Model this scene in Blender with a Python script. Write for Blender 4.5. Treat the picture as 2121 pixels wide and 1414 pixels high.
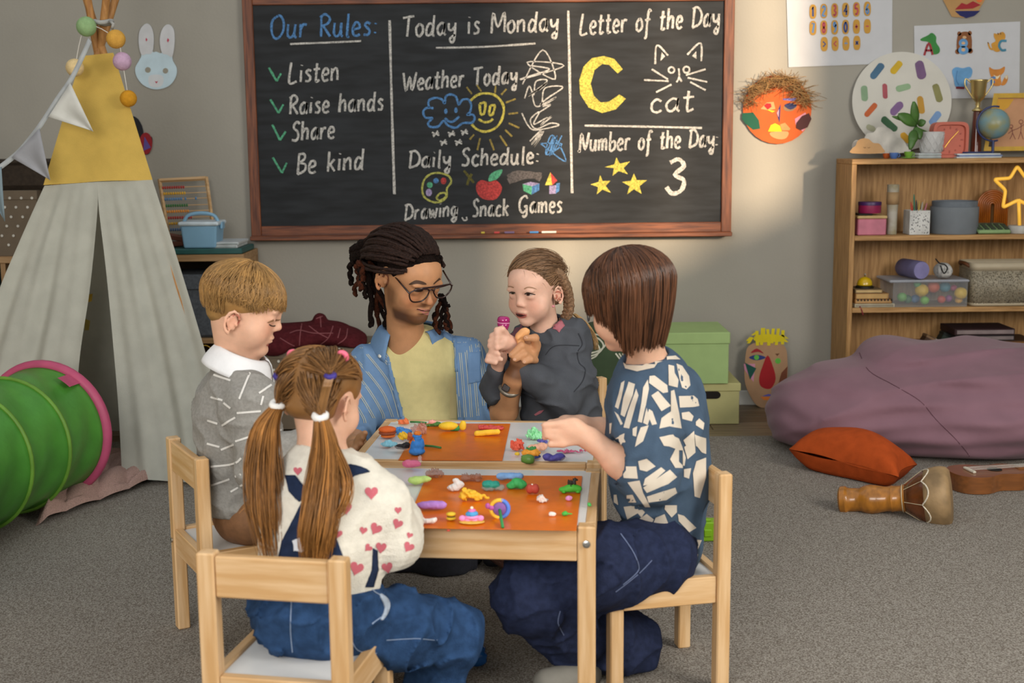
import bpy, bmesh, math, random
import numpy as np
from mathutils import Vector, Matrix
from mathutils.bvhtree import BVHTree
random.seed(7); rng = np.random.default_rng(7)
SC = bpy.context.scene
COL = SC.collection
for o in list(bpy.data.objects): bpy.data.objects.remove(o)
# ---------------------------------------------------------------- camera
FPX, TH, RO, CH = 2650.0, math.radians(9.0), math.radians(0.55), 1.24
FW = np.array([0, math.cos(TH), -math.sin(TH)]); U0 = np.array([0, math.sin(TH), math.cos(TH)]); R0 = np.array([1., 0, 0])
RT = math.cos(RO)*R0 - math.sin(RO)*U0; UP = math.cos(RO)*U0 + math.sin(RO)*R0; CP = np.array([0, 0, CH])
cd = bpy.data.cameras.new('camera'); cam = bpy.data.objects.new('camera', cd); COL.objects.link(cam)
mw = Matrix.Identity(4)
for i in range(3): mw[i][0], mw[i][1], mw[i][2], mw[i][3] = RT[i], UP[i], -FW[i], CP[i]
cam.matrix_world = mw
cd.sensor_width = 36; cd.lens = 36*FPX/2121; cd.clip_start = .05; cd.clip_end = 50
cd.dof.use_dof = True; cd.dof.focus_distance = 3.75; cd.dof.aperture_fstop = 4.5
SC.camera = cam
def ray(px, py): return FW + RT*(px-1060.5)/FPX - UP*(py-707)/FPX
def P(px, py, Y):
    d = ray(px, py); return CP + d*Y/d[1]
def PZ(px, py, Z):
    d = ray(px, py); return CP + d*(Z-CH)/d[2]
# ---------------------------------------------------------------- light
SC.view_settings.view_transform = 'Standard'; SC.view_settings.look = 'None'
SC.view_settings.exposure = 0.1; SC.view_settings.gamma = 1.0; SC.view_settings.use_curve_mapping = False
wd = bpy.data.worlds.new('world'); SC.world = wd; wd.use_nodes = True
bg = wd.node_tree.nodes['Background']; bg.inputs[0].default_value = (.86, .93, 1.0, 1); bg.inputs[1].default_value = .64
def area(name, loc, target, sx, sy, power, col):
    l = bpy.data.lights.new(name, 'AREA'); l.shape = 'RECTANGLE'; l.size = sx; l.size_y = sy; l.energy = power; l.color = col
    o = bpy.data.objects.new(name, l); COL.objects.link(o); o.location = loc
    o.rotation_euler = (Vector(target)-Vector(loc)).to_track_quat('-Z', 'Y').to_euler(); return o
area('added_soft_light', (3.2, 1.2, 2.0), (-.2, 3.2, .5), 2.2, 1.7, 150, (1.0, .95, .87))  # soft key lamp added at the assumed right-hand window
area('added_soft_light', (-1.2, -1.6, 2.3), (0, 3.6, .55), 2.6, 1.6, 130, (1.0, .96, .90))  # unseen fill lamp added behind the camera; no window stands there
sl = bpy.data.lights.new('sun', 'SUN'); sl.energy = 7; sl.color = (1.0, .76, .52); sl.angle = math.radians(3.2)
so = bpy.data.objects.new('sun', sl); COL.objects.link(so); so.location = (5, 3, 3)
SUND = Vector((-.45, .85, -.19)).normalized(); so.rotation_euler = SUND.to_track_quat('-Z', 'Y').to_euler()
# ---------------------------------------------------------------- mesh helpers
def lin(h):
    h = h.lstrip('#'); c = [int(h[i:i+2], 16)/255 for i in (0, 2, 4)]
    return tuple(x/12.92 if x <= .04045 else ((x+.055)/1.055)**2.4 for x in c) + (1,)
MT = {}
def mat(name, col='#888888', rough=.6, var=.12, vs=18, bump=0, bs=120, metal=0, trans=0, coat=0, sheen=0, spec=.5, ior=1.45, emit=0, attr=None, stretch=None, col2=None, alpha=1, detail=3, sss=0):
    if name in MT: return MT[name]
    m = bpy.data.materials.new(name); m.use_nodes = True; N = m.node_tree.nodes; L = m.node_tree.links; b = N['Principled BSDF']
    c = lin(col); I = b.inputs
    I['Roughness'].default_value = rough; I['Metallic'].default_value = metal; I['Transmission Weight'].default_value = trans
    I['Coat Weight'].default_value = coat; I['Sheen Weight'].default_value = sheen; I['Specular IOR Level'].default_value = spec; I['IOR'].default_value = ior
    I['Alpha'].default_value = alpha
    if sss: I['Subsurface Weight'].default_value = sss; I['Subsurface Radius'].default_value = (.012, .004, .002); I['Subsurface Scale'].default_value = 1.0
    tc = N.new('ShaderNodeTexCoord'); mp = N.new('ShaderNodeMapping'); L.new(tc.outputs['Object'], mp.inputs[0])
    if stretch: mp.inputs['Scale'].default_value = stretch
    no = N.new('ShaderNodeTexNoise'); no.inputs['Scale'].default_value = vs; no.inputs['Detail'].default_value = detail; L.new(mp.outputs[0], no.inputs[0])
    mx = N.new('ShaderNodeMix'); mx.data_type = 'RGBA'; mx.clamp_factor = True
    c2 = lin(col2) if col2 else tuple(x*(1-var) for x in c[:3]) + (1,)
    c1 = c if col2 else tuple(min(1, x*(1+var)) for x in c[:3]) + (1,)
    rp = N.new('ShaderNodeMapRange'); rp.inputs[1].default_value = .36; rp.inputs[2].default_value = .64; L.new(no.outputs[0], rp.inputs[0])
    mx.inputs['A'].default_value = c1; mx.inputs['B'].default_value = c2; L.new(rp.outputs[0], mx.inputs['Factor'])
    out = mx.outputs['Result']
    if attr:
        at = N.new('ShaderNodeAttribute'); at.attribute_name = attr
        m2 = N.new('ShaderNodeMix'); m2.data_type = 'RGBA'; m2.blend_type = 'MULTIPLY'; m2.inputs['Factor'].default_value = 1
        L.new(out, m2.inputs['A']); L.new(at.outputs['Color'], m2.inputs['B']); out = m2.outputs['Result']
    L.new(out, I['Base Color'])
    if emit: I['Emission Strength'].default_value = emit; L.new(out, I['Emission Color'])
    if bump:
        n2 = N.new('ShaderNodeTexNoise'); n2.inputs['Scale'].default_value = bs; n2.inputs['Detail'].default_value = 4; L.new(mp.outputs[0], n2.inputs[0])
        bp = N.new('ShaderNodeBump'); bp.inputs['Strength'].default_value = bump; bp.inputs['Distance'].default_value = .01
        L.new(n2.outputs[0], bp.inputs['Height']); L.new(bp.outputs[0], I['Normal'])
    MT[name] = m; return m
def ax(k, a=1.0, b=14.0): return tuple(a if i == k else b for i in range(3))
class MB:
    def __init__(s): s.v = []; s.f = []; s.c = None
    def add(s, v, f, m=None):
        n = len(s.v)
        if m is not None: v = [tuple(m @ Vector(p)) for p in v]
        s.v += [tuple(map(float, p)) for p in v]; s.f += [tuple(i+n for i in q) for q in f]; return s
    def box(s, c, d, b=.002, m=None, rot=None):
        hx, hy, hz = d[0]/2, d[1]/2, d[2]/2; b = min(b, hx*.9, hy*.9, hz*.9); v = []; idx = {}
        for sx in (-1, 1):
            for sy in (-1, 1):
                for sz in (-1, 1):
                    for k, q in enumerate(((hx, hy-b, hz-b), (hx-b, hy, hz-b), (hx-b, hy-b, hz))):
                        idx[sx, sy, sz, k] = len(v); v.append((sx*q[0], sy*q[1], sz*q[2]))
        f = []; I = idx
        for a in (-1, 1):
            for k in range(3):
                o = [i for i in range(3) if i != k]; q = []
                for (p, r) in ((-1, -1), (1, -1), (1, 1), (-1, 1)):
                    t = [0]*3; t[k] = a; t[o[0]] = p; t[o[1]] = r; q.append(I[t[0], t[1], t[2], k])
                f.append(q)
        for k in range(3):
            i, j = [x for x in range(3) if x != k]
            for a in (-1, 1):
                for c_ in (-1, 1):
                    q = []
                    for e, kk in ((-1, i), (1, i), (1, j), (-1, j)):
                        t = [0]*3; t[k] = e; t[i] = a; t[j] = c_; q.append(I[t[0], t[1], t[2], kk])
                    f.append(q)
        for sx in (-1, 1):
            for sy in (-1, 1):
                for sz in (-1, 1): f.append([I[sx, sy, sz, k] for k in range(3)])
        M_ = Matrix.Translation(Vector(c))
        if rot is not None: M_ = M_ @ (rot.to_4x4() if hasattr(rot, 'to_4x4') else rot)
        if m is not None: M_ = m @ M_
        return s.add(v, f, M_)
    def tube(s, pts, r, n=8, cap=True, closed=False, m=None):
        pts = [np.array(p, float) for p in pts]; k = len(pts); rs = [r]*k if np.isscalar(r) else list(r); v = []; f = []
        pn = None
        for i in range(k):
            a = pts[(i-1) % k if closed else max(i-1, 0)]; b = pts[(i+1) % k if closed else min(i+1, k-1)]
            t = b-a; t = t/(np.linalg.norm(t)+1e-9)
            if pn is None:
                pn = np.cross(t, [0, 0, 1.]) if abs(t[2]) < .9 else np.cross(t, [1., 0, 0])
            pn = pn - t*np.dot(pn, t); pn = pn/(np.linalg.norm(pn)+1e-9); bn = np.cross(t, pn)
            for j in range(n):
                q = 2*math.pi*j/n; v.append(pts[i] + rs[i]*(math.cos(q)*pn + math.sin(q)*bn))
        for i in range(k if closed else k-1):
            for j in range(n):
                i2 = (i+1) % k; f.append((i*n+j, i*n+(j+1) % n, i2*n+(j+1) % n, i2*n+j))
        if cap and not closed: f.append(tuple(range(n-1, -1, -1))); f.append(tuple((k-1)*n+j for j in range(n)))
        return s.add(v, f, m)
    def lathe(s, prof, n=24, m=None, sx=1, sy=1):
        v = []; f = []; k = len(prof)
        for r, z in prof:
            for j in range(n): v.append((sx*max(r, 1e-5)*math.cos(2*math.pi*j/n), sy*max(r, 1e-5)*math.sin(2*math.pi*j/n), z))
        for i in range(k-1):
            for j in range(n): f.append((i*n+j, i*n+(j+1) % n, (i+1)*n+(j+1) % n, (i+1)*n+j))
        if prof[0][0] > 1e-4: f.append(tuple(range(n-1, -1, -1)))
        if prof[-1][0] > 1e-4: f.append(tuple((k-1)*n+j for j in range(n)))
        return s.add(v, f, m)
    def prism(s, poly, z0, z1, m=None):
        n = len(poly)
        if sum(poly[i][0]*poly[(i+1) % n][1]-poly[(i+1) % n][0]*poly[i][1] for i in range(n)) < 0: poly = poly[::-1]
        v = [(x, y, z0) for x, y in poly] + [(x, y, z1) for x, y in poly]
        f = [tuple(range(n-1, -1, -1)), tuple(range(n, 2*n))] + [(i, (i+1) % n, n+(i+1) % n, n+i) for i in range(n)]
        return s.add(v, f, m)
    def ball(s, c, r, n=14, m=None, rot=None):
        r = (r, r, r) if np.isscalar(r) else r; v = []; f = []; h = max(4, n//2)
        for i in range(h+1):
            t = math.pi*i/h
            for j in range(n): v.append((r[0]*math.sin(t)*math.cos(2*math.pi*j/n), r[1]*math.sin(t)*math.sin(2*math.pi*j/n), -r[2]*math.cos(t)))
        for i in range(h):
            for j in range(n): f.append((i*n+j, i*n+(j+1) % n, (i+1)*n+(j+1) % n, (i+1)*n+j))
        M_ = Matrix.Translation(Vector(c))
        if rot is not None: M_ = M_ @ rot.to_4x4()
        if m is not None: M_ = m @ M_
        return s.add(v, f, M_)
    def sheet(s, fn, nu, nv, m=None, closed_u=False):
        v = [fn(i/(nu if closed_u else nu-1), j/(nv-1)) for i in range(nu) for j in range(nv)]; f = []
        for i in range(nu if closed_u else nu-1):
            for j in range(nv-1): i2 = (i+1) % nu; f.append((i*nv+j, i2*nv+j, i2*nv+j+1, i*nv+j+1))
        return s.add(v, f, m)
INV = {}
def link(name, me, parent=None, world=True):
    o = bpy.data.objects.new(name, me); COL.objects.link(o)
    if parent is not None:
        o.parent = parent
        r = parent
        INV[o] = INV.get(r, Matrix.Identity(4))
        if world and r in INV: me.transform(INV[r])
    return o
def mesh(name, v, f, smooth=False, angle=None):
    me = bpy.data.meshes.new(name); me.from_pydata([tuple(p) for p in v], [], [tuple(q) for q in f]); me.validate(); me.update()
    if smooth:
        me.shade_smooth()
        if angle: me.set_sharp_from_angle(angle=math.radians(angle))
    return me
def obj(name, mb, m, parent=None, smooth=False, angle=None, world=True, fixn=True):
    me = mesh(name, mb.v, mb.f, smooth, angle)
    if fixn:
        bm = bmesh.new(); bm.from_mesh(me); bmesh.ops.recalc_face_normals(bm, faces=bm.faces); bm.to_mesh(me); bm.free()
        if smooth and angle: me.set_sharp_from_angle(angle=math.radians(angle))
    for q in (m if isinstance(m, (list, tuple)) else [m]): me.materials.append(q)
    return link(name, me, parent, world)
def tag(o, label, cat, group=None, kind=None):
    o['label'] = label
    if cat: o['category'] = cat
    if group: o['group'] = group
    if kind: o['kind'] = kind
    return o
def thing(name, label, cat, loc=(0, 0, 0), rz=0, group=None):
    """Empty at the thing's base; parts built in world coordinates are carried into its frame, world=False parts are already local"""
    o = bpy.data.objects.new(name, None); COL.objects.link(o); o.empty_display_size = .05
    o.location = loc; o.rotation_euler = (0, 0, rz); tag(o, label, cat, group)
    INV[o] = (Matrix.Translation(Vector(loc)) @ Matrix.Rotation(rz, 4, 'Z')).inverted(); return o
def copy_tree(o, parent=None):
    c = o.copy(); COL.objects.link(c); c.parent = parent
    for ch in list(o.children): copy_tree(ch, c)
    return c
def struct(name, mb, m, parent=None, **k):
    o = obj(name, mb, m, parent, **k)
    if parent is None: o['kind'] = 'structure'
    return o
def cr(pts, n=6, closed=False):
    """Catmull-Rom through points"""
    pts = [np.array(p, float) for p in pts]; k = len(pts); out = []
    if k < 3 and not closed:
        return [pts[0]+(pts[-1]-pts[0])*i/n for i in range(n+1)]
    for i in range(k if closed else k-1):
        g = (lambda j: pts[j % k]) if closed else (lambda j: pts[min(max(j, 0), k-1)])
        a, b, c, d = g(i-1), g(i), g(i+1), g(i+2)
        for j in range(n):
            t = j/n; out.append(.5*((2*b)+(c-a)*t+(2*a-5*b+4*c-d)*t*t+(3*b-a-3*c+d)*t**3))
    if not closed: out.append(pts[-1])
    return out
# ---- pixel-traced outlines laid on a real surface (a plane or a mesh)
def onplane(Y): return lambda x, y, off: P(x, y, Y-off)
def onz(Z): return lambda x, y, off: PZ(x, y, Z+off)
def onmesh(bvh):
    def g(x, y, off):
        d = ray(x, y); h = bvh.ray_cast(Vector(CP), Vector(d))
        if h[0] is None: return None
        n = np.array(h[1]); n = -n if n @ d > 0 else n
        return np.array(h[0]) + n*off
    return g
def decal(mb, poly, surf, off=.001, step=9, maxj=.05, smooth=0):
    if smooth: poly = cr(poly, smooth, True)
    bm = bmesh.new(); vs = [bm.verts.new((p[0], p[1], 0)) for p in poly]
    try: bm.faces.new(vs).normal_update()
    except ValueError: bm.free(); return
    if step:
        xs = [p[0] for p in poly]; ys = [p[1] for p in poly]
        for a, lo, hi in ((0, min(xs), max(xs)), (1, min(ys), max(ys))):
            t = lo+step
            while t < hi-.3*step:
                g = bm.faces[:]+bm.edges[:]+bm.verts[:]; co = [0, 0, 0]; no = [0, 0, 0]; co[a] = t; no[a] = 1
                bmesh.ops.bisect_plane(bm, geom=g, dist=1e-4, plane_co=co, plane_no=no); t += step
    bmesh.ops.triangulate(bm, faces=bm.faces[:])
    bm.verts.ensure_lookup_table(); bm.verts.index_update()
    pos = [surf(v.co.x, v.co.y, off) for v in bm.verts]; mp = {}; V = []; Fc = []
    for i, p in enumerate(pos):
        if p is not None: mp[i] = len(V); V.append(p)
    for f in bm.faces:
        q = [v.index for v in f.verts]
        if all(i in mp for i in q):
            pp = [pos[i] for i in q]
            if max(np.linalg.norm(pp[i]-pp[i-1]) for i in range(3)) < maxj: Fc.append([mp[i] for i in q])
    bm.free(); mb.add(V, Fc)
def stroke(mb, pts, w, surf, off=.001, n=6, closed=False, jit=0, taper=0, maxj=.06, raw=False):
    q = [np.array(p, float) for p in pts] if raw else cr(pts, n, closed); k = len(q)
    if k < 2: return
    L_, R_ = [], []
    for i in range(k):
        a = q[(i-1) % k if closed else max(i-1, 0)]; b = q[(i+1) % k if closed else min(i+1, k-1)]; t = b-a; t = t/(np.linalg.norm(t)+1e-9)
        ww = w/2*(1+jit*random.uniform(-1, 1))*(1-taper*abs(2*i/(k-1)-1)**2); nn = np.array([-t[1], t[0]])*ww
        L_.append(surf(*(q[i]+nn), off)); R_.append(surf(*(q[i]-nn), off))
    for i in range(k if closed else k-1):
        j = (i+1) % k; z = [L_[i], L_[j], R_[j], R_[i]]
        if any(p is None for p in z): continue
        if max(np.linalg.norm(z[0]-z[1]), np.linalg.norm(z[1]-z[2]), np.linalg.norm(z[2]-z[3])) > maxj: continue
        mb.add(z, [(0, 1, 2), (0, 2, 3)])
def circ(cx, cy, rx, ry=None, n=20, a0=0, a1=360, rot=0):
    ry = rx if ry is None else ry; c, s_ = math.cos(math.radians(rot)), math.sin(math.radians(rot)); o = []
    full = abs(a1-a0) >= 360
    for i in range(n if full else n+1):
        t = math.radians(a0+(a1-a0)*i/n); x, y = rx*math.cos(t), ry*math.sin(t); o.append((cx+x*c-y*s_, cy+x*s_+y*c))
    return o
# ---------------------------------------------------------------- signed-distance bodies
nrm = lambda v: np.array(v, float)/np.linalg.norm(v)
WC = {}
def wav(p, s, seed=0):
    """smooth pseudo-noise in -1..1"""
    if seed not in WC:
        r = np.random.default_rng(seed); WC[seed] = ([nrm(r.normal(size=3)).astype(np.float32) for _ in range(8)], r.uniform(0, 6, 8).astype(np.float32))
    D, u = WC[seed]; p = p.astype(np.float32)*np.float32(s); o = 0
    for i in range(4): o = o + np.sin(p@D[i]*np.float32(1+.5*i)+np.float32(1.7)*np.sin(p@D[i+4]*np.float32(.7)+u[i])+u[i+4])
    return o/4
def folds(p, s, seed=0, sharp=4.0):
    """ridged noise for cloth creases, 0..1"""
    return (1-np.abs(wav(p, s, seed)))**sharp
class SDF:
    def __init__(s): s.ops = []; s.lo = np.full(3, 9.); s.hi = np.full(3, -9.)
    def _b(s, *pr):
        for p, r in pr: s.lo = np.minimum(s.lo, np.array(p)-r); s.hi = np.maximum(s.hi, np.array(p)+r)
    def cap(s, a, b, ra, rb=None, k=.02, op='u', sq=None):
        a = np.array(a, float); b = np.array(b, float); rb = ra if rb is None else rb; ba = b-a; L2 = ba@ba+1e-12
        if sq: sax = nrm(sq[0]); sf = sq[1]
        def d(p):
            q = p-a
            if sq: q = q+np.outer(q@sax, sax)*(1/sf-1)
            bb = ba+sax*(ba@sax)*(1/sf-1) if sq else ba
            t = np.clip(q@bb/(bb@bb+1e-12), 0, 1); e = q-t[:, None]*bb
            return (np.sqrt((e*e).sum(1))-(ra+(rb-ra)*t))*(min(1, sf) if sq else 1)
        if op == 'u': s._b((a, max(ra, rb)*1.15), (b, max(ra, rb)*1.15))
        s.ops.append((op, d, k)); return s
    def chain(s, pts, rs, k=.02, op='u', sq=None):
        rs = [rs]*len(pts) if np.isscalar(rs) else rs
        for i in range(len(pts)-1): s.cap(pts[i], pts[i+1], rs[i], rs[i+1], k, op, sq)
        return s
    def ell(s, c, r, B=None, k=.02, op='u'):
        c = np.array(c, float); r = np.array([r]*3 if np.isscalar(r) else r, float); B = np.eye(3) if B is None else np.array(B)
        def d(p):
            q = (p-c)@B.T; k0 = np.sqrt(((q/r)**2).sum(1)); k1 = np.sqrt(((q/r**2)**2).sum(1))+1e-9
            return k0*(k0-1)/k1
        if op == 'u': s._b((c, max(r)))
        s.ops.append((op, d, k)); return s
    def cut(s, c, n, k=.004):
        c = np.array(c, float); n = nrm(n); s.ops.append(('i', lambda p: (p-c)@n, k)); return s
    def disp(s, fn): s.ops.append(('d', fn, 0)); return s
    def ev(s, p, keep=None):
        v = None
        for i, (op, d, k) in enumerate(s.ops):
            if keep is not None and op == 'u' and not keep[i]: continue
            if op == 'd':
                if v is not None: v = v+d(p)
                continue
            e = d(p)
            if op == 'u':
                if v is None: v = e
                else: h = np.maximum(k-np.abs(v-e), 0)/max(k, 1e-6); v = np.minimum(v, e)-h*h*k*.25
            else:
                if v is None: continue
                if op == 's': e = -e
                h = np.maximum(k-np.abs(v-e), 0)/max(k, 1e-6); v = np.maximum(v, e)+h*h*k*.25
        return np.full(len(p), 1.) if v is None else v
    def mesh(s, h=.005):
        lo = s.lo-3*h; n = np.ceil((s.hi+3*h-lo)/h).astype(int)+1; BL = 12; nb = np.ceil(n/BL).astype(int); n = nb*BL
        V = np.ones(n, np.float32); g = np.arange(BL)*h
        gp = np.stack(np.meshgrid(g, g, g, indexing='ij'), -1).reshape(-1, 3); hd = BL*h*.87
        cs = np.stack(np.meshgrid(*[np.arange(m)*BL*h+BL*h/2 for m in nb], indexing='ij'), -1).reshape(-1, 3)+lo
        ds = [d(cs) if op == 'u' else None for op, d, k in s.ops]; tot = s.ev(cs); vm = np.min([x for x in ds if x is not None], 0)
        for bi, (i, j, k) in enumerate(np.ndindex(*nb)):
            if vm[bi] > hd+.03: continue
            if tot[bi] < -(hd+.03): V[i*BL:(i+1)*BL, j*BL:(j+1)*BL, k*BL:(k+1)*BL] = -1; continue
            if tot[bi] > hd*1.3+.03: continue
            keep = [x is None or x[bi] < hd+.06 for x in ds]
            V[i*BL:(i+1)*BL, j*BL:(j+1)*BL, k*BL:(k+1)*BL] = s.ev(gp+cs[bi]-BL*h/2, keep).reshape(BL, BL, BL)
        S = V < 0; X, Y_, Z = [m-1 for m in n]
        sl_ = lambda A, a, b, c: A[a:a+X, b:b+Y_, c:c+Z]
        cnt = sum(sl_(S, a, b, c).astype(np.int8) for a in (0, 1) for b in (0, 1) for c in (0, 1)); act = (cnt > 0) & (cnt < 8)
        ijk = np.argwhere(act); idx = np.full(act.shape, -1); idx[act] = np.arange(len(ijk))
        acc = np.zeros((len(ijk), 3)); w = np.zeros(len(ijk)); CR = [(a, b, c) for a in (0, 1) for b in (0, 1) for c in (0, 1)]
        cv = {c: V[ijk[:, 0]+c[0], ijk[:, 1]+c[1], ijk[:, 2]+c[2]] for c in CR}
        for c in CR:
            for a in range(3):
                if c[a]: continue
                d = list(c); d[a] = 1; d = tuple(d); va, vb = cv[c], cv[d]; m = (va < 0) != (vb < 0)
                t = np.where(m, va/(va-vb+1e-12), 0); p = np.tile(np.array(c, float), (len(ijk), 1)); p[:, a] = t; acc += p*m[:, None]; w += m
        vert = lo+(ijk+acc/w[:, None])*h; quads = []
        for a in range(3):
            b, c = (a+1) % 3, (a+2) % 3; sA = [slice(0, m-1) for m in n]; sB = [slice(0, m-1) for m in n]; sB[a] = slice(1, n[a])
            e = S[tuple(sA)] != S[tuple(sB)]; q = np.argwhere(e); q = q[(q[:, b] > 0) & (q[:, c] > 0)]
            db = np.eye(3, dtype=int)[b]; dc = np.eye(3, dtype=int)[c]; G = lambda z: idx[z[:, 0], z[:, 1], z[:, 2]]
            f = np.stack([G(q-db-dc), G(q-dc), G(q), G(q-db)], 1); ins = S[q[:, 0], q[:, 1], q[:, 2]]
            f[~ins] = f[~ins][:, ::-1]; quads.append(f[(f >= 0).all(1)])
        return vert, np.concatenate(quads)
def sobj(name, sdf, m, parent=None, h=.005, relax=1, col=None, bvh=False):
    v, f = sdf.mesh(h)
    for _ in range(relax):
        i_ = np.concatenate([f[:, a] for a in range(4)]*2); j_ = np.concatenate([f[:, (a+1) % 4] for a in range(4)]+[f[:, (a-1) % 4] for a in range(4)])
        c = np.bincount(i_, minlength=len(v)); s_ = np.stack([np.bincount(i_, v[j_, a], len(v)) for a in range(3)], 1)
        v = v*.45+.55*s_/np.maximum(c, 1)[:, None]
    me = bpy.data.meshes.new(name); me.vertices.add(len(v)); me.vertices.foreach_set('co', v.astype(np.float32).ravel())
    me.loops.add(f.size); me.loops.foreach_set('vertex_index', f.ravel().astype(np.int32)); me.polygons.add(len(f))
    me.polygons.foreach_set('loop_start', np.arange(0, f.size, 4, dtype=np.int32)); me.update(calc_edges=True); me.shade_smooth()
    if col is not None:
        a = me.color_attributes.new('Col', 'FLOAT_COLOR', 'POINT'); cc = np.ones((len(v), 4), np.float32); cc[:, :3] = col(v); a.data.foreach_set('color', cc.ravel())
    me.materials.append(m)
    o = link(name, me, parent)
    if bvh: return o, BVHTree.FromPolygons(v.tolist(), f.tolist())
    return o
def strands(name, lines, r, m, parent, sides=3, var=.35, tip=.35, seed=1):
    """many hair strands (polylines of equal length) as slim tubes, a tone per strand"""
    A = np.array(lines, float); n, k, _ = A.shape; t = np.gradient(A, axis=1); t /= np.linalg.norm(t, axis=2, keepdims=True)+1e-9
    ref = np.array([.31, .52, .8]); a = np.cross(t, ref); a /= np.linalg.norm(a, axis=2, keepdims=True)+1e-9; b = np.cross(t, a)
    rr = r*np.linspace(1, tip, k)[None, :, None]; V = np.stack([A+rr*(math.cos(2*math.pi*j/sides)*a+math.sin(2*math.pi*j/sides)*b) for j in range(sides)], 2)
    ii = np.arange(n)[:, None, None]*k*sides+np.arange(k-1)[None, :, None]*sides; j = np.arange(sides)[None, None, :]; j2 = (j+1) % sides
    F_ = np.stack([ii+j, ii+j2, ii+sides+j2, ii+sides+j], -1).reshape(-1, 4); V = V.reshape(-1, 3)
    me = bpy.data.meshes.new(name); me.vertices.add(len(V)); me.vertices.foreach_set('co', V.astype(np.float32).ravel())
    me.loops.add(F_.size); me.loops.foreach_set('vertex_index', F_.ravel().astype(np.int32)); me.polygons.add(len(F_))
    me.polygons.foreach_set('loop_start', np.arange(0, F_.size, 4, dtype=np.int32)); me.update(calc_edges=True); me.shade_smooth()
    g = np.random.default_rng(seed); tone = np.clip(1+var*g.normal(size=n)*.6, .35, 1.9); ca = me.color_attributes.new('Col', 'FLOAT_COLOR', 'POINT')
    cc = np.ones((n, k*sides, 4), np.float32); cc[:, :, :3] = tone[:, None, None]; ca.data.foreach_set('color', cc.ravel())
    me.materials.append(m); return link(name, me, parent)
# ================================================================ setting
YW = 5.87
M_wall = mat('wall_paint', '#98948a', .85, .03, 3, .08, 90, spec=.2)
M_white = mat('white_paint', '#d4d2cc', .5, .03)
def woodm(n, c1, c2, k, rough=.5, s=5.0): return mat(n, c1, rough, vs=s, stretch=ax(k), col2=c2, detail=5, bump=.06, bs=30)
PINE = [woodm('pine_'+'xyz'[k], '#d9b68a', '#c69c69', k, .45) for k in range(3)]
OAK = [woodm('oak_'+'xyz'[k], '#b38a56', '#90693a', k, .55, 7) for k in range(3)]
REDW = [woodm('stained_'+'xyz'[k], '#7d4526', '#4c2513', k, .5, 6) for k in range(3)]
M_plank = [mat('floor_plank_%d' % i, c, .45, vs=4, stretch=ax(0), col2=d, detail=5) for i, (c, d) in enumerate((('#7f6d55', '#66543f'), ('#77654d', '#5f4e3a'), ('#857259', '#6b5944')))]
m = MB(); m.box((0, 2.2, -.06), (7.2, 8.4, .08)); fl = struct('floor', m, mat('subfloor', '#5b4d3c', .7))
r = 0; y = 5.87
while y > 5.05:
    x = -3.2+(r*.53 % 1.1); 
    while x < 3.2:
        m = MB(); m.box((x+.595, y-.064, -.011), (1.187, .125, .022), .0015); obj('plank', m, M_plank[(r*2+int(x*3)) % 3], fl); x += 1.19
    y -= .1275; r += 1
m = MB(); m.box((0, YW+.06, 1.6), (7.2, .12, 3.2)); struct('wall_back', m, M_wall)
m = MB(); m.box((0, YW-.007, .035), (6.6, .014, .07), .004); struct('baseboard_back', m, M_white)
# unseen side wall, oversized to block stray sun; assumed window, sized for the sun patch
m = MB(); XR = 3.3
for (y0, y1, z0, z1) in ((-9, -.55, 0, 6.5), (2.12, YW, 0, 6.5), (-.55, 2.12, 0, 1.76), (-.55, 2.12, 3.5, 6.5)): m.box((XR+.08, (y0+y1)/2, (z0+z1)/2), (.16, y1-y0, z1-z0), .001)
struct('wall_right', m, M_wall)
w1 = MB()
for yy in (-.52, .35, 1.25, 2.09): w1.box((XR+.08, yy, 2.63), (.06, .07, 1.74))
for zz in (1.79, 3.47): w1.box((XR+.08, .785, zz), (.06, 2.67, .06))
struct('assumed_window', w1, M_white)
m = MB(); m.box((-3.35, 1.4, 1.6), (.12, 9, 3.2)); struct('wall_left', m, M_wall)
# ---- carpet
M_carpet = mat('carpet_pile', '#bab3a9', .95, vs=230, col2='#7a7166', bump=.9, bs=420, detail=2, spec=.1)
nt = M_carpet.node_tree; 
m = MB(); m.box((0, 1.6, .004), (6.5, 7.2, .012), .005)
rug = tag(obj('carpet', m, M_carpet), 'large grey-brown speckled pile carpet covering the classroom floor', 'carpet')
ZC = .010
# ================================================================ low furniture
def make_chair(label, cx, cy, rz, group='small pine chairs around the tables'):
    T = thing('child_chair', label, 'chair', (cx, cy, ZC), rz, group)
    for sx in (-1, 1):
        m = MB(); m.box((sx*.124, -.124, .25), (.034, .031, .50), .003); obj('back_post', m, PINE[2], T, world=False)
        m = MB(); m.box((sx*.124, .124, .131), (.034, .031, .262), .003); obj('front_leg', m, PINE[2], T, world=False)
        m = MB(); m.box((sx*.124, 0, .236), (.020, .216, .062), .002); obj('side_rail', m, PINE[1], T, world=False)
        m = MB(); m.lathe([(.004, 0), (.0065, .001), (.0065, .004), (.003, .005)], 10, Matrix.Translation((sx*.124, -.1395, .235)) @ Matrix.Rotation(math.pi/2, 4, 'X')); obj('bolt', m, M_steel, T, world=False)
    m = MB(); m.box((0, -.126, .236), (.213, .020, .062), .002); obj('rear_rail', m, PINE[0], T, world=False)
    m = MB(); m.box((0, .126, .236), (.213, .020, .062), .002); obj('front_rail', m, PINE[0], T, world=False)
    m = MB(); m.box((0, -.126, .456), (.213, .020, .078), .003); obj('backrest', m, PINE[0], T, world=False)
    m = MB(); m.box((0, 0, .256), (.228, .232, .008), .001); obj('seat', m, M_lam, T, world=False)
    return T
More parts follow.
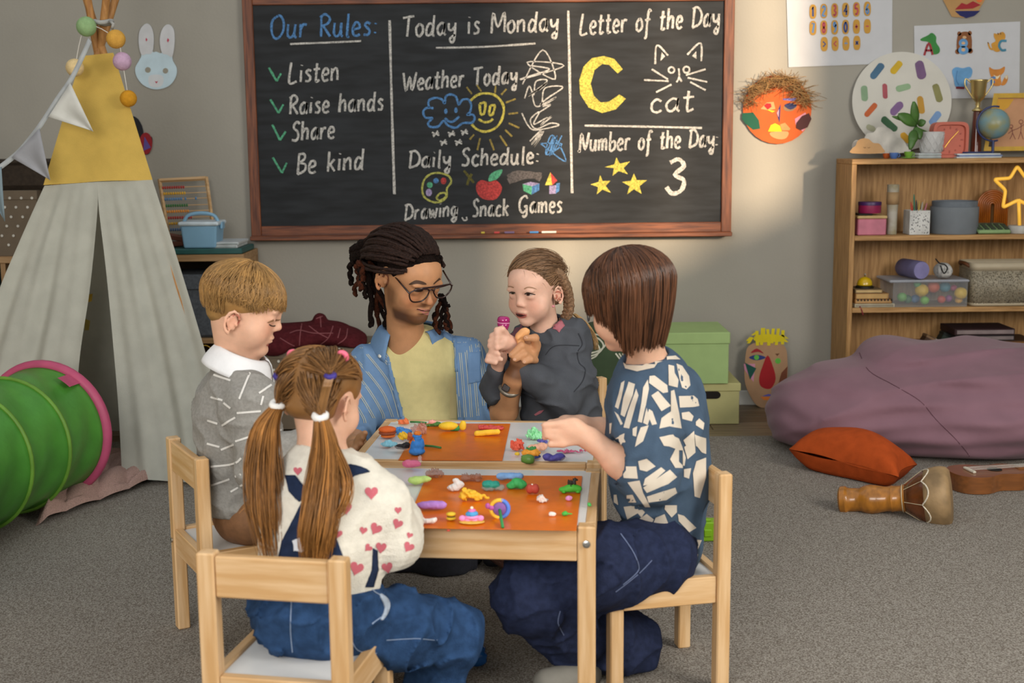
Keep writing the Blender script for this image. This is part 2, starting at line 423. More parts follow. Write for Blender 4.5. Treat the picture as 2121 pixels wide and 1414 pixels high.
M_steel = mat('steel', '#b9b9b6', .3, .05, metal=1)
M_lam = mat('white_laminate', '#dcdcda', .22, .01)
make_chair('small pine chair turned sideways beside the tent, under the boy in grey sweatshirt', -.683, 3.084, math.radians(-60.9))
make_chair('small pine chair under the child in the blue leaf-print shirt', .315, 2.83, math.radians(102.4))
make_chair('small pine chair nearest the camera, its back towards us, under the pigtailed girl', -.409, 2.323, math.radians(-10.8))
make_chair('small pine chair mostly hidden behind the girl in the dark sweatshirt', .107, 3.946, math.radians(115))
def make_table(label, cx, cy, rz):
    T = thing('play_table', label, 'table', (cx, cy, ZC), rz, 'pine play tables pushed together'); zt = .45-ZC
    for sx in (-1, 1):
        for sy in (-1, 1):
            m = MB(); m.box((sx*.2965, sy*.2215, zt/2), (.037, .037, zt), .003); obj('leg', m, PINE[2], T, world=False)
            m = MB(); m.lathe([(.005, 0), (.008, .0012), (.008, .005), (.004, .0062)], 12, Matrix.Translation((sx*.2965, sy*.2405, zt-.035)) @ Matrix.Rotation(sy*-math.pi/2, 4, 'X')); obj('bolt', m, M_steel, T, world=False)
    for s in (-1, 1):
        m = MB(); m.box((0, s*.2285, zt-.0375), (.554, .021, .073), .002); obj('front_rail' if s < 0 else 'rear_rail', m, PINE[0], T, world=False)
        m = MB(); m.box((s*.3035, 0, zt-.0375), (.021, .404, .073), .002); obj('side_rail', m, PINE[1], T, world=False)
    m = MB(); m.box((0, 0, zt-.0065), (.586, .436, .010), .001); obj('tabletop', m, M_lam, T, world=False)
    return T
TA = math.radians(-5.4); e1 = np.array([math.cos(TA), math.sin(TA)]); e2 = np.array([-math.sin(TA), math.cos(TA)])
fr = np.array([.262, 3.535]); c_far = fr-.315*e1-.24*e2; c_near = fr-.315*e1-.763*e2
make_table('low pine table with white top, the farther one, in front of the man', c_far[0], c_far[1], TA)
make_table('low pine table with white top, the nearer one, with a visible bolted leg', c_near[0], c_near[1], TA)
ZT = .4505
M_orange = mat('orange_card', '#dc6c02', .32, .06, 30, spec=.55)
for lab, q in (('orange sheet on the farther table, under the clay bird and yellow roll', ((869, 877), (1057, 877.5), (1040.5, 953.5), (825, 953))), ('orange sheet on the nearer table, under the clay cake and car', ((884, 984), (1206, 986), (1194, 1099), (838, 1093)))):
    pl = [PZ(x, y, ZT)[:2] for x, y in q]; m = MB(); m.prism([tuple(p) for p in pl], ZT-.0002, ZT+.0008); tag(obj('craft_sheet', m, M_orange), lab, 'sheet', 'orange craft sheets on the tables')
ZT = .4512
# ================================================================ people
def px2m(n, Y): return n*Y*1.005/FPX
def frame(F, U):
    F = nrm(F); S = nrm(np.cross(F, U)); return np.array([S, F, np.cross(S, F)])
def hp(c, B, h): return lambda s, f, u: c + h*(s*B[0]+f*B[1]+u*B[2])
def add_head(S, c, B, h, kid=True, ear=(-.10, -.13), ears=(1, -1), noseup=0, mouth=0, nose=1.0):
    g = hp(c, B, h); E = lambda p, r, k=.05, op='u': S.ell(g(*p), np.array(r)*h, B, k*h, op)
    E((0, -.07, .15), (.36, .45, .35)); E((0, .08, -.08), (.30, .315, .33), .1); E((0, .14, .15), (.28, .265, .22), .08)
    E((0, .12, -.29), (.255 if kid else .25, .245, .19 if kid else .20), .1); E((0, .315, -.415), (.085 if kid else .115, .075, .072), .12)
    for q in (-1, 1):
        E((q*.175, .205, -.19), (.145, .135, .15), .1) if kid else E((q*.175, .215, -.15), (.10, .11, .11), .1)
        E((q*.15, .475, .0), (.10, .10, .075), .07, 's')
        E((q*.148, .325, -.005), (.078, .062, .055), .03)
        E((q*.14, .355, .085), (.10, .035, .03), .05)
    S.cap(g(0, .365, .06), g(0, .425*nose, -.10), .030*h, .036*h, .06*h); E((0, .435*nose, -.115+noseup*.02), (.046, .042, .040), .03)
    for q in (-1, 1): E((q*.045, .39, -.13), (.032, .042, .028), .02); E((q*.024, .42*nose, -.158), (.014, .022, .014), .01, 's')
    E((0, .385, -.24), (.092, .038, .026), .02); E((0, .375, -.285), (.078, .04, .028), .02)
    if mouth: E((0, .43, -.264), (.06, .05, .022), .01, 's')
    else: S.cap(g(-.085, .415, -.262), g(.085, .415, -.262), .008*h, .008*h, .02*h, 's')
    E((0, .40, -.34), (.07, .03, .02), .04, 's')
    for q in ears:
        ef, eu = ear; pt = lambda a, k_, d=0: g(q*(.340+.03*k_-.30*(-.5*.08+.08*k_*math.cos(math.radians(a)))+d), ef+.078*k_*math.cos(math.radians(a)), eu+.128*k_*math.sin(math.radians(a)))
        Be = frame(nrm(B[1]-q*.35*B[0]), B[2]); S.ell(g(q*.350, ef, eu), np.array((.016, .070, .115))*h, Be, .02*h)
        S.chain([pt(a, 1) for a in (25, 60, 95, 130, 165, 200, 235, 262)], np.array([.014, .017, .019, .019, .018, .017, .018, .026])*h, .012*h)
        S.chain([pt(a, .52, .004) for a in (75, 120, 165, 210, 245)], np.array([.010, .014, .015, .014, .012])*h, .012*h); S.ell(g(q*.355, ef+.055, eu-.02), np.array((.022, .016, .026))*h, Be, .015*h)
    return g
def hand_chain(S, pts, rs, k=.006): S.chain(pts, rs, k)
def blush(c, B, h, lips=True, ear=(-.10, -.13)):
    g = hp(c, B, h); spots = [(g(q*.19, .34, -.14), .11*h, (1.0, .86, .84)) for q in (-1, 1)] + [(g(q*.40, ear[0], ear[1]), .09*h, (1.02, .88, .85)) for q in (-1, 1)] + [(g(0, .49, -.11), .06*h, (1.0, .87, .85))]
    def f(v):
        o = np.ones((len(v), 3))
        for p, r, cc in spots:
            w = np.exp(-((v-p)**2).sum(1)/r**2)[:, None]; o = o*(1-w)+o*np.array(cc)*w
        return o
    return f
def mop(c, B, rad, n, k, endf, startmax=75, jit=.05, seed=3, curl=0., hang=.0, wob=.0):
    """strands that fall from the crown over the skull and hang; endf(phi) -> (polar end angle deg, hang length m)"""
    g = np.random.default_rng(seed); out = []
    for _ in range(n):
        ph = g.uniform(0, 2*math.pi); a, drop = endf(ph); t0 = g.uniform(2, startmax); rr = 1+jit*g.uniform(-.6, 1); e = a*g.uniform(.93, 1.03); dl = drop*g.uniform(.86, 1.05)
        L1 = math.radians(e-min(t0, e-5))*rad[2]; tot = L1+dl; line = []; w1, w2 = g.uniform(0, 6, 2)
        for i in range(k):
            s_ = tot*i/(k-1); th = math.radians(min(t0, e-5))+min(s_, L1)/rad[2]; p_ = ph+wob*math.sin(3*i/(k-1)+w1)
            q = np.array([rad[0]*math.sin(th)*math.cos(p_), rad[1]*math.sin(th)*math.sin(p_), rad[2]*math.cos(th)])*rr
            p = c+q@B
            if s_ > L1: x = s_-L1; p = p+np.array([0, 0, -x])-curl*x*x/max(dl, .01)*(B.T@np.array([math.cos(p_), math.sin(p_), 0]))
            line.append(p)
        out.append(line)
    return out
def comb(c, B, rad, n, k, startf, end, lift=0., seed=5, endj=.006):
    """strands swept over the skull from startf(rng) (unit direction in head axes) to the tie at `end`"""
    g = np.random.default_rng(seed); out = []; R_ = np.array(rad); eu = (np.array(end)-c)@B.T/R_; er = np.linalg.norm(eu); ed = eu/er
    for _ in range(n):
        s_ = nrm(startf(g)); rr = 1+.04*g.uniform(-.3, 1); om = math.acos(np.clip(s_@ed, -1, 1)); line = []; ej = g.normal(size=3)*endj
        for i in range(k):
            t = i/(k-1); d = (math.sin((1-t)*om)*s_+math.sin(t*om)*ed)/(math.sin(om)+1e-6); rad_ = rr*(1-t)+er*t+lift*math.sin(math.pi*t)
            line.append(c+((d*R_*rad_)@B)+ej*t)
        out.append(line)
    return out
def tail(p0, pts, n, k, r0, r1, seed=2, wave=.004):
    """a hanging lock of hair: n strands around a spline, radius r0 -> r1"""
    g = np.random.default_rng(seed); sp = np.array(cr([p0]+list(pts), 8)); out = []
    for _ in range(n):
        a = g.uniform(0, 2*math.pi); q = math.sqrt(g.uniform(0, 1)); o = np.array([math.cos(a)*q, math.sin(a)*q, 0]); L = g.uniform(.8, 1.0); w = g.uniform(0, 6); line = []
        for i in range(k):
            t = L*i/(k-1); x = t*(len(sp)-1); j = min(int(x), len(sp)-2); p = sp[j]+(sp[j+1]-sp[j])*(x-j)
            rr = r0+(r1-r0)*math.sin(min(1, t*1.6)*math.pi/2); rr *= (1 if t < .75 else 1-.45*(t-.75)/.25)
            line.append(p+o*rr+wave*np.array([math.sin(5*t+w), math.cos(4*t+w), 0])*t)
        out.append(line)
    return out
def skinm(n, c): return mat(n, c, .5, .05, 40, .05, 300, attr='Col', spec=.35, sss=.10)
SK = skinm('skin_fair', '#dcae93'); SK2 = skinm('skin_pale', '#dbb09a'); SKM = skinm('skin_brown', '#bd8a63')
def hairm(n, c, r=.42, s=.4): return mat(n, c, r, .12, 30, attr='Col', spec=s)
M_lip = mat('lip_skin', '#b9645c', .4, .06); M_brow = mat('brow_hair', '#4a3222', .7, .1); M_lash = mat('eyelash', '#23140e', .6, .1)
def person(label, loc): return thing('person', label, 'person', loc)
def lay(name, parent, m, surf, polys=(), strokes=(), off=.0012, step=6, smooth=0, thick=0, w=3, join=False):
    """pieces laid on a surface: one object each (joined only where they are too small to tell apart)"""
    mbs = []; cur = MB()
    for kind, L_ in (('p', polys), ('s', strokes)):
        for q in L_:
            mb = cur if join else MB()
            if kind == 'p': decal(mb, q, surf, off, step, .05, smooth)
            elif isinstance(q[0], (int, float)): stroke(mb, q[1], q[0], surf, off, 5, maxj=.05)
            else: stroke(mb, q, w, surf, off, 5, maxj=.05)
            if not join: mbs.append(mb)
    if join: mbs = [cur]
    o = None
    for mb in mbs:
        if not mb.f: continue
        o = obj(name, mb, m, parent, smooth=True, fixn=False)
        if thick: md = o.modifiers.new('thickness', 'SOLIDIFY'); md.thickness = thick; md.offset = 1
        if join: o['kind'] = 'stuff'
    return o

# ---------------------------------------------------------------- boy in grey sweatshirt (by the tent)
T = person('young blond boy in grey sweatshirt with white collar, head bowed, sitting in profile', (-.66, 3.06, ZC))
c = P(508, 637, 3.0); B = frame((.94, .04, -.33), (0, 0, 1)); h = .205
S = SDF(); g = add_head(S, c, B, h, True, (-.05, -.14), noseup=1, nose=.98)
S.cap(g(0, -.12, -.22), P(497, 770, 3.02), .043, .05, .03)
for a, b, r1, r2 in ((P(520, 830, 2.95), P(545, 985, 2.9), .03, .028), (P(545, 985, 2.9), P(622, 915, 2.86), .028, .02), (P(490, 830, 3.12), P(545, 985, 3.2), .03, .028), (P(545, 985, 3.2), P(640, 910, 3.1), .028, .02), (P(497, 790, 3.03), P(505, 1000, 3.06), .045, .06), (P(497, 815, 3.0), P(520, 830, 2.95), .03, .03), (P(497, 815, 3.04), P(490, 830, 3.12), .03, .03)): S.cap(a, b, r1, r2, .02)
for yy in (2.855, 3.095):
    w0 = P(632, 912, yy); S.cap(w0, P(655, 905, yy), .019, .022, .012, sq=((0, 1, 0), 1.2))
    for i in range(4): S.chain([P(655, 900+5*i, yy), P(678, 898+7*i, yy), P(690, 906+7*i, yy)], [.0085, .008, .007], .004)
    S.chain([P(645, 900, yy-.02), P(665, 893, yy-.025), P(680, 897, yy-.02)], [.009, .0085, .0075], .004)
body, bv = sobj('body', S, SK, T, .0038, 1, blush(c, B, h, ear=(-.05, -.14)), True); sf = onmesh(bv)
lay('eyebrow', body, mat('brow_blond', '#8a6444', .7, .1), sf, [[(553, 667), (566, 661), (581, 661), (582, 664), (566, 665), (555, 669)]])
lay('eyelashes', body, M_lash, sf, strokes=[(2.4, [(557, 671), (561, 674), (566, 675), (570, 674)])])
lay('lips', body, M_lip, sf, [[(551, 714), (557, 711), (563, 711), (560, 714), (558, 718), (553, 718)]])
lay('ear_inner_fold', body, mat('ear_inner', '#b9705c', .6), sf, strokes=[(3, [(482, 655), (487, 650), (494, 654), (496, 664), (491, 674)])])  # reddish line along the inner fold of the ear
HB = hairm('hair_blond', '#9c7746')
cc = g(0, -.07, .15); rad = np.array((.395, .485, .385))*h
S = SDF(); S.ell(cc, rad*.955, B, .01); S.ell(g(0, -.24, -.07), np.array((.26, .20, .21))*h, B, .012)
S.cut(g(0, .30, .14), (B[1]*.95-B[2]*.75)); S.ell(g(0, .30, -.25), np.array((.6, .36, .34))*h, B, .01, 's')
for q in (-1, 1): S.ell(g(q*.4, -.05, -.16), np.array((.12, .10, .15))*h, B, .01, 's')
S.cut(g(0, 0, -.28), -B[2]+.25*B[1], .01)
S.disp(lambda p: .0015*wav(p, 160, 4))
hr = sobj('hair', S, HB, T, .0045, 1, lambda v: np.ones((len(v), 3)))
def ef(ph):
    f = math.sin(ph)
    if f > .62: return (78+8*f+5*math.sin(ph*23), .012)
    if f > .2: return (95+3*math.sin(ph*19), .014)
    if f > -.35: return (99, .003)
    return (118, .014)
strands('hair_strands', mop(cc, B, rad*.99, 2600, 10, ef, 92, .05, 11, wob=.10), .0016, HB, hr, var=.4)
M_sw = mat('grey_jersey', '#8f8d88', .9, .10, 150, .25, 500, spec=.15)
S = SDF(); lat = (-.05, 1, 0)
S.chain([P(497, 1012, 3.06), P(497, 900, 3.04), P(497, 820, 3.03), P(497, 780, 3.02)], [.092, .088, .080, .055], .05, sq=(lat, 1.3))
S.ell(P(470, 855, 3.05), (.07, .10, .09), k=.05)
S.chain([P(500, 800, 2.965), P(522, 835, 2.925), P(538, 975, 2.90)], [.055, .062, .055], .03); S.chain([P(538, 975, 2.90), P(585, 935, 2.87), P(617, 912, 2.86)], [.05, .043, .028], .025)
S.chain([P(490, 800, 3.10), P(495, 870, 3.15), P(535, 975, 3.2), P(617, 912, 3.1)], [.055, .06, .055, .03], .03)
S.cap(P(503, 1030, 3.06), P(508, 1040, 3.06), .085, .08, .03, sq=(lat, 1.3))
S.disp(lambda p: .002*wav(p*np.array([1, 1, 1.6]), 55, 8)-.007*folds(p*np.array([.8, .8, 1.5]), 26, 18)+.002)
S.cut(P(505, 1048, 3.06), (.1, 0, -1)); S.cap(P(497, 800, 3.02), P(500, 715, 3.0), .048, .052, .01, 's')
sw, bs_ = sobj('sweatshirt', S, M_sw, T, .0045, 1, None, True); sf = onmesh(bs_)
M_wst = mat('white_print', '#d9d7d2', .85, .03)
lay('printed_line', sw, M_wst, sf, strokes=[(4, q) for q in ([(443, 776), (478, 788)], [(518, 772), (496, 826)], [(437, 822), (462, 829)], [(464, 834), (478, 845)], [(491, 855), (540, 851)], [(430, 870), (451, 877)], [(460, 881), (488, 864)], [(536, 814), (562, 797)], [(429, 918), (455, 925)], [(458, 931), (485, 920)], [(488, 914), (530, 900)], [(437, 966), (484, 960), (500, 948)], [(438, 1005), (500, 982)], [(478, 1018), (503, 1003)], [(510, 958), (522, 948)], [(540, 838), (545, 820)], [(570, 895), (602, 884)])], off=.0015)
M_col = mat('white_collar', '#dfe0e2', .8, .03, 30, .1, 300)
nb = P(499, 742, 3.005); Bc = frame((.93, .05, -.37), (0, 0, 1))
def colf(u, v):
    a = 2*math.pi*(u*.94+.03)+math.pi/2; ca, sa = math.cos(a), math.sin(a); fr_ = max(0, sa)**2
    r = .056+.030*v+.006*math.sin(v*3.14); return nb+(ca*r*1.0)*Bc[0]+(sa*(r+.018*v*fr_))*Bc[1]+(.018-(.052+.022*fr_)*v**1.2+.006*math.sin(3.14*min(1, v*2)))*Bc[2]
m = MB(); m.sheet(colf, 44, 8); o = obj('collar', m, M_col, sw, smooth=True); md = o.modifiers.new('t', 'SOLIDIFY'); md.thickness = .003
S = SDF(); S.ell(P(515, 1062, 3.06), (.085, .115, .075), k=.03); S.cap(P(530, 1070, 2.98), P(660, 1085, 3.12), .062, .052, .03); S.cap(P(500, 1060, 3.14), P(640, 1070, 3.28), .062, .052, .03)
S.cap(P(660, 1085, 3.12), np.array([-.43, 3.18, .06]), .05, .042, .03); S.cap(P(640, 1070, 3.28), np.array([-.50, 3.34, .06]), .05, .042, .03)
S.disp(lambda p: .002*wav(p, 60, 3))
sobj('trousers', S, mat('brown_twill', '#7a5639', .8, .1, 60, .15, 300), T, .006)
for q in ((-.41, 3.19), (-.48, 3.35)):
    S = SDF(); S.cap((q[0], q[1], .045), (q[0]+.09, q[1]+.03, .04), .034, .030, .02); S.cut((0, 0, ZC+.001), (0, 0, -1)); sobj('shoe', S, mat('brown_leather', '#5c3d28', .5), T, .006)

# ---------------------------------------------------------------- man
T = person('man with tied-back dreadlocks and glasses, blue striped shirt over yellow tee, kneeling behind tables', (-.27, 3.95, ZC))
c = P(850, 577, 3.86); B = frame((.62, -.70, -.36), (.22, -.25, .93)); h = .238
S = SDF(); g = add_head(S, c, B, h, False, (-.10, -.03), nose=1.06)
S.cap(g(0, -.10, -.22), P(842, 715, 3.93), .052, .060, .04)
S.chain([P(848, 735, 3.96), P(866, 900, 3.98)], [.07, .09], .05); S.cap(P(785, 752, 3.98), P(940, 740, 3.985), .036, .036, .05)
lsh, lel, lwr = P(965, 755, 3.96), P(1016, 872, 3.86), P(1066, 782, 3.67)
S.chain([lsh, lel], [.034, .036], .03); S.chain([lel, P(1046, 850, 3.76), lwr], [.040, .037, .028], .02)
S.cap(lwr, P(1090, 735, 3.675), .028, .030, .02); S.cap(P(1075, 745, 3.665), P(1104, 715, 3.69), .024, .024, .02)
for pts, rr in (([(1100, 722, 3.66), (1080, 716, 3.625), (1059, 735, 3.61)], (.0115, .0110, .0090)), ([(1105, 734, 3.66), (1086, 733, 3.622), (1067, 744, 3.612)], (.0115, .0110, .0090)), ([(1109, 746, 3.66), (1098, 744, 3.626), (1086, 749, 3.616)], (.0105, .0100, .0085)), ([(1100, 745, 3.70), (1109, 722, 3.66), (1108, 700, 3.635), (1090, 700, 3.622)], (.016, .0135, .0120, .0095))):
    S.chain([P(*q) for q in pts], list(rr), .006)
rsh, rel, rwr = P(765, 775, 3.95), P(738, 884, 3.76), P(738, 922, 3.52)
S.chain([rsh, rel], [.034, .034], .03); S.chain([rel, rwr], [.032, .027], .02); S.cap(rwr, P(737, 925, 3.46), .028, .026, .02, sq=((0, 0, 1), .8))
for i, (a, b) in enumerate((((745, 905), (756, 897)), ((742, 916), (752, 907)), ((737, 927), (748, 920)), ((728, 933), (738, 930)))):
    S.chain([P(735+i, 922+i*3, 3.47), P(*a, 3.42), P(*b, 3.40)], [.0105, .010, .0085], .005)
def mancol(v):
    o = blush(c, B, h)(v); q = (v-c)@B.T/h
    ss = lambda a, b, x: np.clip((x-a)/(b-a), 0, 1)
    jaw = ss(-.24, -.36, q[:, 2])*ss(.02, .10, q[:, 1]); side = ss(.0, -.12, q[:, 2])*ss(.20, .08, q[:, 1])*ss(-.12, -.02, q[:, 1])*ss(.22, .28, np.abs(q[:, 0])); lip = np.exp(-((q[:, 2]+.262)/.07)**4-(q[:, 0]/.15)**4)*(q[:, 1] > .25)
    m_ = np.exp(-((q[:, 2]+.200)/.020)**2-(q[:, 0]/.12)**4)*(q[:, 1] > .3); gt = np.exp(-((q[:, 2]+.40)/.07)**2-(q[:, 0]/.10)**2)*(q[:, 1] > .2)
    w = np.clip(np.maximum(jaw*.95, side*.75)*(1-lip)+m_*.8+gt*.3, 0, .95)*ss(-.56, -.48, q[:, 2])
    return o*(1-w[:, None]*np.array([.76, .80, .83]))
body, bv = sobj('body', S, SKM, T, .0038, 1, mancol, True); sf = onmesh(bv)
z = lambda q: [(780+x/8.84, 560+y/8.84) for x, y in q]
lay('eyebrow', body, M_brow, sf, [z([(590, 255), (650, 210), (730, 175), (860, 205), (915, 250), (850, 258), (740, 245), (660, 258)])], smooth=3)
lay('eyebrow', body, M_brow, sf, [z([(1040, 235), (1110, 165), (1190, 90), (1215, 95), (1200, 140), (1110, 200), (1050, 250)])], smooth=3)
lay('eyelashes', body, M_lash, sf, strokes=[(3.2, z([(690, 365), (740, 382), (800, 376), (850, 355)])), (2.4, z([(1080, 330), (1120, 322), (1150, 300)])), (1.5, z([(700, 320), (780, 318), (850, 330)]))])
lay('lips', body, mat('lip_brown', '#c47f76', .4, .06), sf, [z([(740, 700), (830, 705), (930, 715), (1000, 690), (1055, 685), (1050, 730), (1010, 790), (940, 815), (870, 795), (810, 750)])], smooth=3)
lay('mouth_line', body, mat('mouth_dark', '#4a241e', .6), sf, strokes=[(1.6, z([(735, 700), (830, 728), (920, 740), (1000, 722), (1050, 700)]))], off=.0018)
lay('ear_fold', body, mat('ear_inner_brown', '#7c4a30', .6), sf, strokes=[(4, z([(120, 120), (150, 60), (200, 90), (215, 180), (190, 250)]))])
for q in (((1056, 734), 3.4), ((1066, 744), 3.4), ((1086, 749), 3.2), ((1089, 699), 3.6)):
    lay('fingernail', body, mat('nail', '#c99b80', .3), sf, [circ(q[0][0], q[0][1], q[1], q[1]*.8, 10)], off=.0006, step=0)
# hair: base swept back to a bun, dreadlock cords
HD = mat('hair_dread', '#1a100c', .8, .4, 160, .8, 260, spec=.15); HT = mat('hair_dread_tip', '#4a2413', .75, .4, 120, .8, 260, spec=.2)
cc = g(0, -.07, .15); rad = np.array((.375, .465, .375))*h
S = SDF(); S.ell(cc, rad*1.0, B, .01)
S.cut(g(0, .30, .37), B[1]*.80-B[2]*.60); S.cut(g(0, 0, -.22), -B[2]+.3*B[1], .01)
for q in (-1, 1): S.ell(g(q*.4, -.06, -.05), np.array((.12, .13, .19))*h, B, .02, 's')
S.disp(lambda p: .002*wav(p, 170, 4))
hr = sobj('hair', S, HD, T, .0045, 1, lambda v: np.ones((len(v), 3)))
bun = P(766, 535, 3.98)
def dread(pts, r, k=26, seed=0):
    gq = np.random.default_rng(seed); sp = cr(pts, 7); n = len(sp); w = gq.uniform(0, 6)
    return [p+.003*np.array([math.sin(1.1*i+w), math.cos(.9*i+w), 0]) for i, p in enumerate(sp)], [r*(1+.16*math.sin(2.1*i+w))*(1 if i < n-2 else .8) for i in range(n)]
m = MB(); gr = np.random.default_rng(21)
for i in range(95):   # rows swept from hairline to the bun
    s0 = nrm([gr.uniform(-.95, .95), gr.uniform(-.1, 1.0), gr.uniform(.12, 1)])
    if s0[1] > .66: s0 = nrm([s0[0], .60, .72])
    ln = comb(cc, B, rad*1.03, 1, 12, lambda q: s0, bun, .0, i)[0]; m.tube(ln, [.0052+.0016*math.sin(j*2.7+i) for j in range(12)], 6)
o = obj('dreadlock_rows', m, mat('hair_dread_row', '#2a1a14', .7, .4, 160, .6, 260, spec=.25), hr, smooth=True); o['kind'] = 'stuff'
m = MB()
for i in range(45):
    s_ = nrm([gr.uniform(-.8, .85), gr.uniform(.42, .70), gr.uniform(.55, .9)]); p = cc+(s_*rad*1.02)@B; m.tube([p+.006*np.array([math.sin(2*j+i), math.cos(1.7*j+i), math.sin(1.3*j+2*i)]) for j in range(6)], .0012, 5)
obj('hairline_curls', m, HD, hr, smooth=True)['kind'] = 'stuff'
m = MB(); m.ball(bun, (.045, .045, .055), 16)
for i in range(16):
    a = gr.uniform(0, 6.28); b = gr.uniform(-1, 1); R_ = .052
    pts = [bun+R_*np.array([math.cos(a+q*1.1)*math.sqrt(1-b*b*.6), math.sin(a+q*1.1), b+.25*q])*np.array([1, 1, 1.1]) for q in (0, .7, 1.4, 2.1)]
    p_, r_ = dread(pts, .011, seed=i); m.tube(p_, r_, 6)
obj('bun', m, HD, hr, smooth=True)
ends = [(728, 590), (738, 612), (748, 600), (756, 618), (763, 605), (773, 640), (768, 675), (781, 655), (790, 640), (795, 675), (786, 690), (804, 672), (800, 650), (742, 585), (752, 590), (812, 640), (783, 620), (765, 590), (806, 610)]
for i, (ex, ey) in enumerate(ends):
    m = MB(); yy = 3.95+.09*gr.uniform(-1, .9); st = bun+np.array([(ex-772)*.0010, (yy-4.02)*.6-.02, -.02+.02*gr.uniform(-1, 1)])
    pts = [st, st*.55+P(ex, ey, yy)*.45+np.array([gr.uniform(-.015, .015), -.005, .02]), P(ex+gr.uniform(-4, 4), ey-14, yy), P(ex, ey, yy)]
    p_, r_ = dread(pts, gr.uniform(.0065, .0095), seed=i); m.tube(p_, r_, 6); obj('dreadlock', m, HT if i % 3 else HD, hr, smooth=True)
for i, q in enumerate((((918, 610), (922, 640), (925, 668), (935, 690)), ((912, 620), (905, 650), (903, 672), (910, 692)), ((920, 620), (915, 655), (912, 670), (915, 682)), ((915, 625), (928, 650), (922, 672), (928, 683)), ((910, 612), (922, 628), (930, 634)), ((922, 640), (930, 662), (934, 688)), ((906, 640), (899, 660), (905, 684)))):
    m = MB(); p_, r_ = dread([P(x, y, 3.93-.04*j/3) for j, (x, y) in enumerate(q)], .0065, seed=i+40); m.tube(p_, r_, 6); obj('dreadlock', m, HT if i % 2 else HD, hr, smooth=True)
# glasses
gp0 = g(0, .475, 0); gn = B[1]
def pl(x, y): d = ray(x, y); t = ((gp0-CP)@gn)/(d@gn); return CP+d*t
M_fr = mat('tortoise_frame', '#2a1510', .25, .3, 60, coat=.3)
gl = MB()
L1 = cr(z([(600, 440), (650, 385), (760, 355), (870, 342), (958, 358), (925, 470), (830, 555), (700, 580), (625, 545)]), 5, True); L2 = cr(z([(1045, 375), (1090, 325), (1220, 290), (1350, 255), (1370, 320), (1310, 420), (1220, 490), (1110, 497), (1062, 440)]), 5, True)
for L_ in (L1, L2): gl.tube([pl(*q) for q in L_], .0024, 6, closed=True)
gl.tube([pl(*q) for q in z([(690, 362), (860, 322), (1050, 300), (1200, 275), (1350, 250)])], .0027, 6); gl.tube([pl(*q) for q in z([(945, 375), (1000, 350), (1060, 375)])], .0022, 6)
GL = obj('glasses', gl, M_fr, T, smooth=True)
m = MB(); m.tube([pl(*z([(600, 420)])[0]), P(*z([(300, 70)])[0], 3.80)], .0028, 6); obj('temple_arm', m, M_fr, GL, smooth=True)
m = MB(); m.tube([pl(*z([(1385, 280)])[0]), P(*z([(1215, 0)])[0], 3.86)], .0028, 6); obj('temple_arm', m, M_fr, GL, smooth=True)
M_lens = mat('lens_glass', '#ffffff', .02, 0, trans=1.0, ior=1.02, spec=.3)
for L_ in (L1, L2): m = MB(); m.add([pl(*q) for q in L_], [tuple(range(len(L_)))]); obj('lens', m, M_lens, GL)
# yellow tee
M_tee = mat('yellow_jersey', '#d8cb91', .9, .04, 40, .12, 400, spec=.15)
S = SDF(); S.chain([P(868, 990, 3.97), P(866, 860, 3.96), P(862, 770, 3.955), P(858, 735, 3.955)], [.135, .135, .125, .085], .06, sq=((.1, 1, 0), .82)); S.cap(P(775, 752, 3.97), P(955, 738, 3.975), .052, .052, .06)
S.disp(lambda p: .003*wav(p*np.array([1.4, 1, .5]), 30, 12)-.005*folds(p*np.array([1.2, 1, .5]), 22, 19)); S.cap(P(850, 656, 3.935), P(858, 610, 3.85), .054, .085, .012, 's')
tee, bt = sobj('tee_shirt', S, M_tee, T, .006, 1, None, True)
lay('chest_pocket', tee, mat('yellow_pocket', '#dbc78e', .9, .04), onmesh(bt), [[(931, 782), (945, 780), (945, 866), (931, 866)]], off=.002)
# open striped shirt
def polyd(poly):
    A = np.array(poly)
    def d(p):
        q = p[:, [0, 2]]; best = np.full(len(q), 9.); ins = np.zeros(len(q), bool)
        for i in range(len(A)):
            a, b = A[i], A[(i+1) % len(A)]; e = b-a; w = q-a; t = np.clip(w@e/(e@e), 0, 1); best = np.minimum(best, np.linalg.norm(w-t[:, None]*e, axis=1))
            cnd = ((a[1] <= q[:, 1]) & (b[1] > q[:, 1])) | ((b[1] <= q[:, 1]) & (a[1] > q[:, 1])); xx = a[0]+(q[:, 1]-a[1])/(b[1]-a[1]+1e-12)*(b[0]-a[0]); ins ^= cnd & (q[:, 0] < xx)
        return np.where(ins, -best, best)
    return d
M_blue = mat('blue_cotton', '#6f8fb5', .85, .07, 20, .12, 300, spec=.2)
S = SDF(); S.chain([P(870, 1000, 3.97), P(868, 860, 3.965), P(864, 775, 3.96), P(862, 745, 3.96)], [.150, .152, .142, .10], .06, sq=((.1, 1, 0), .84))
S.cap(P(768, 758, 3.965), P(955, 738, 3.975), .062, .060, .06)
S.chain([P(765, 770, 3.955), P(748, 830, 3.88), P(735, 885, 3.76)], [.070, .072, .060], .04); S.chain([P(735, 885, 3.76), P(738, 912, 3.63)], [.052, .046], .03)
S.chain([P(965, 750, 3.96), P(990, 810, 3.92), P(1010, 868, 3.87)], [.064, .062, .058], .04); S.chain([P(1010, 868, 3.87), P(1030, 850, 3.82)], [.056, .05], .03)
op = [P(x, y, 3.82)[[0, 2]] for x, y in ((822, 690), (803, 712), (802, 740), (818, 800), (838, 870), (842, 1100), (948, 1100), (946, 870), (942, 780), (938, 730), (930, 690), (915, 640), (840, 640))]
pd = polyd(op)
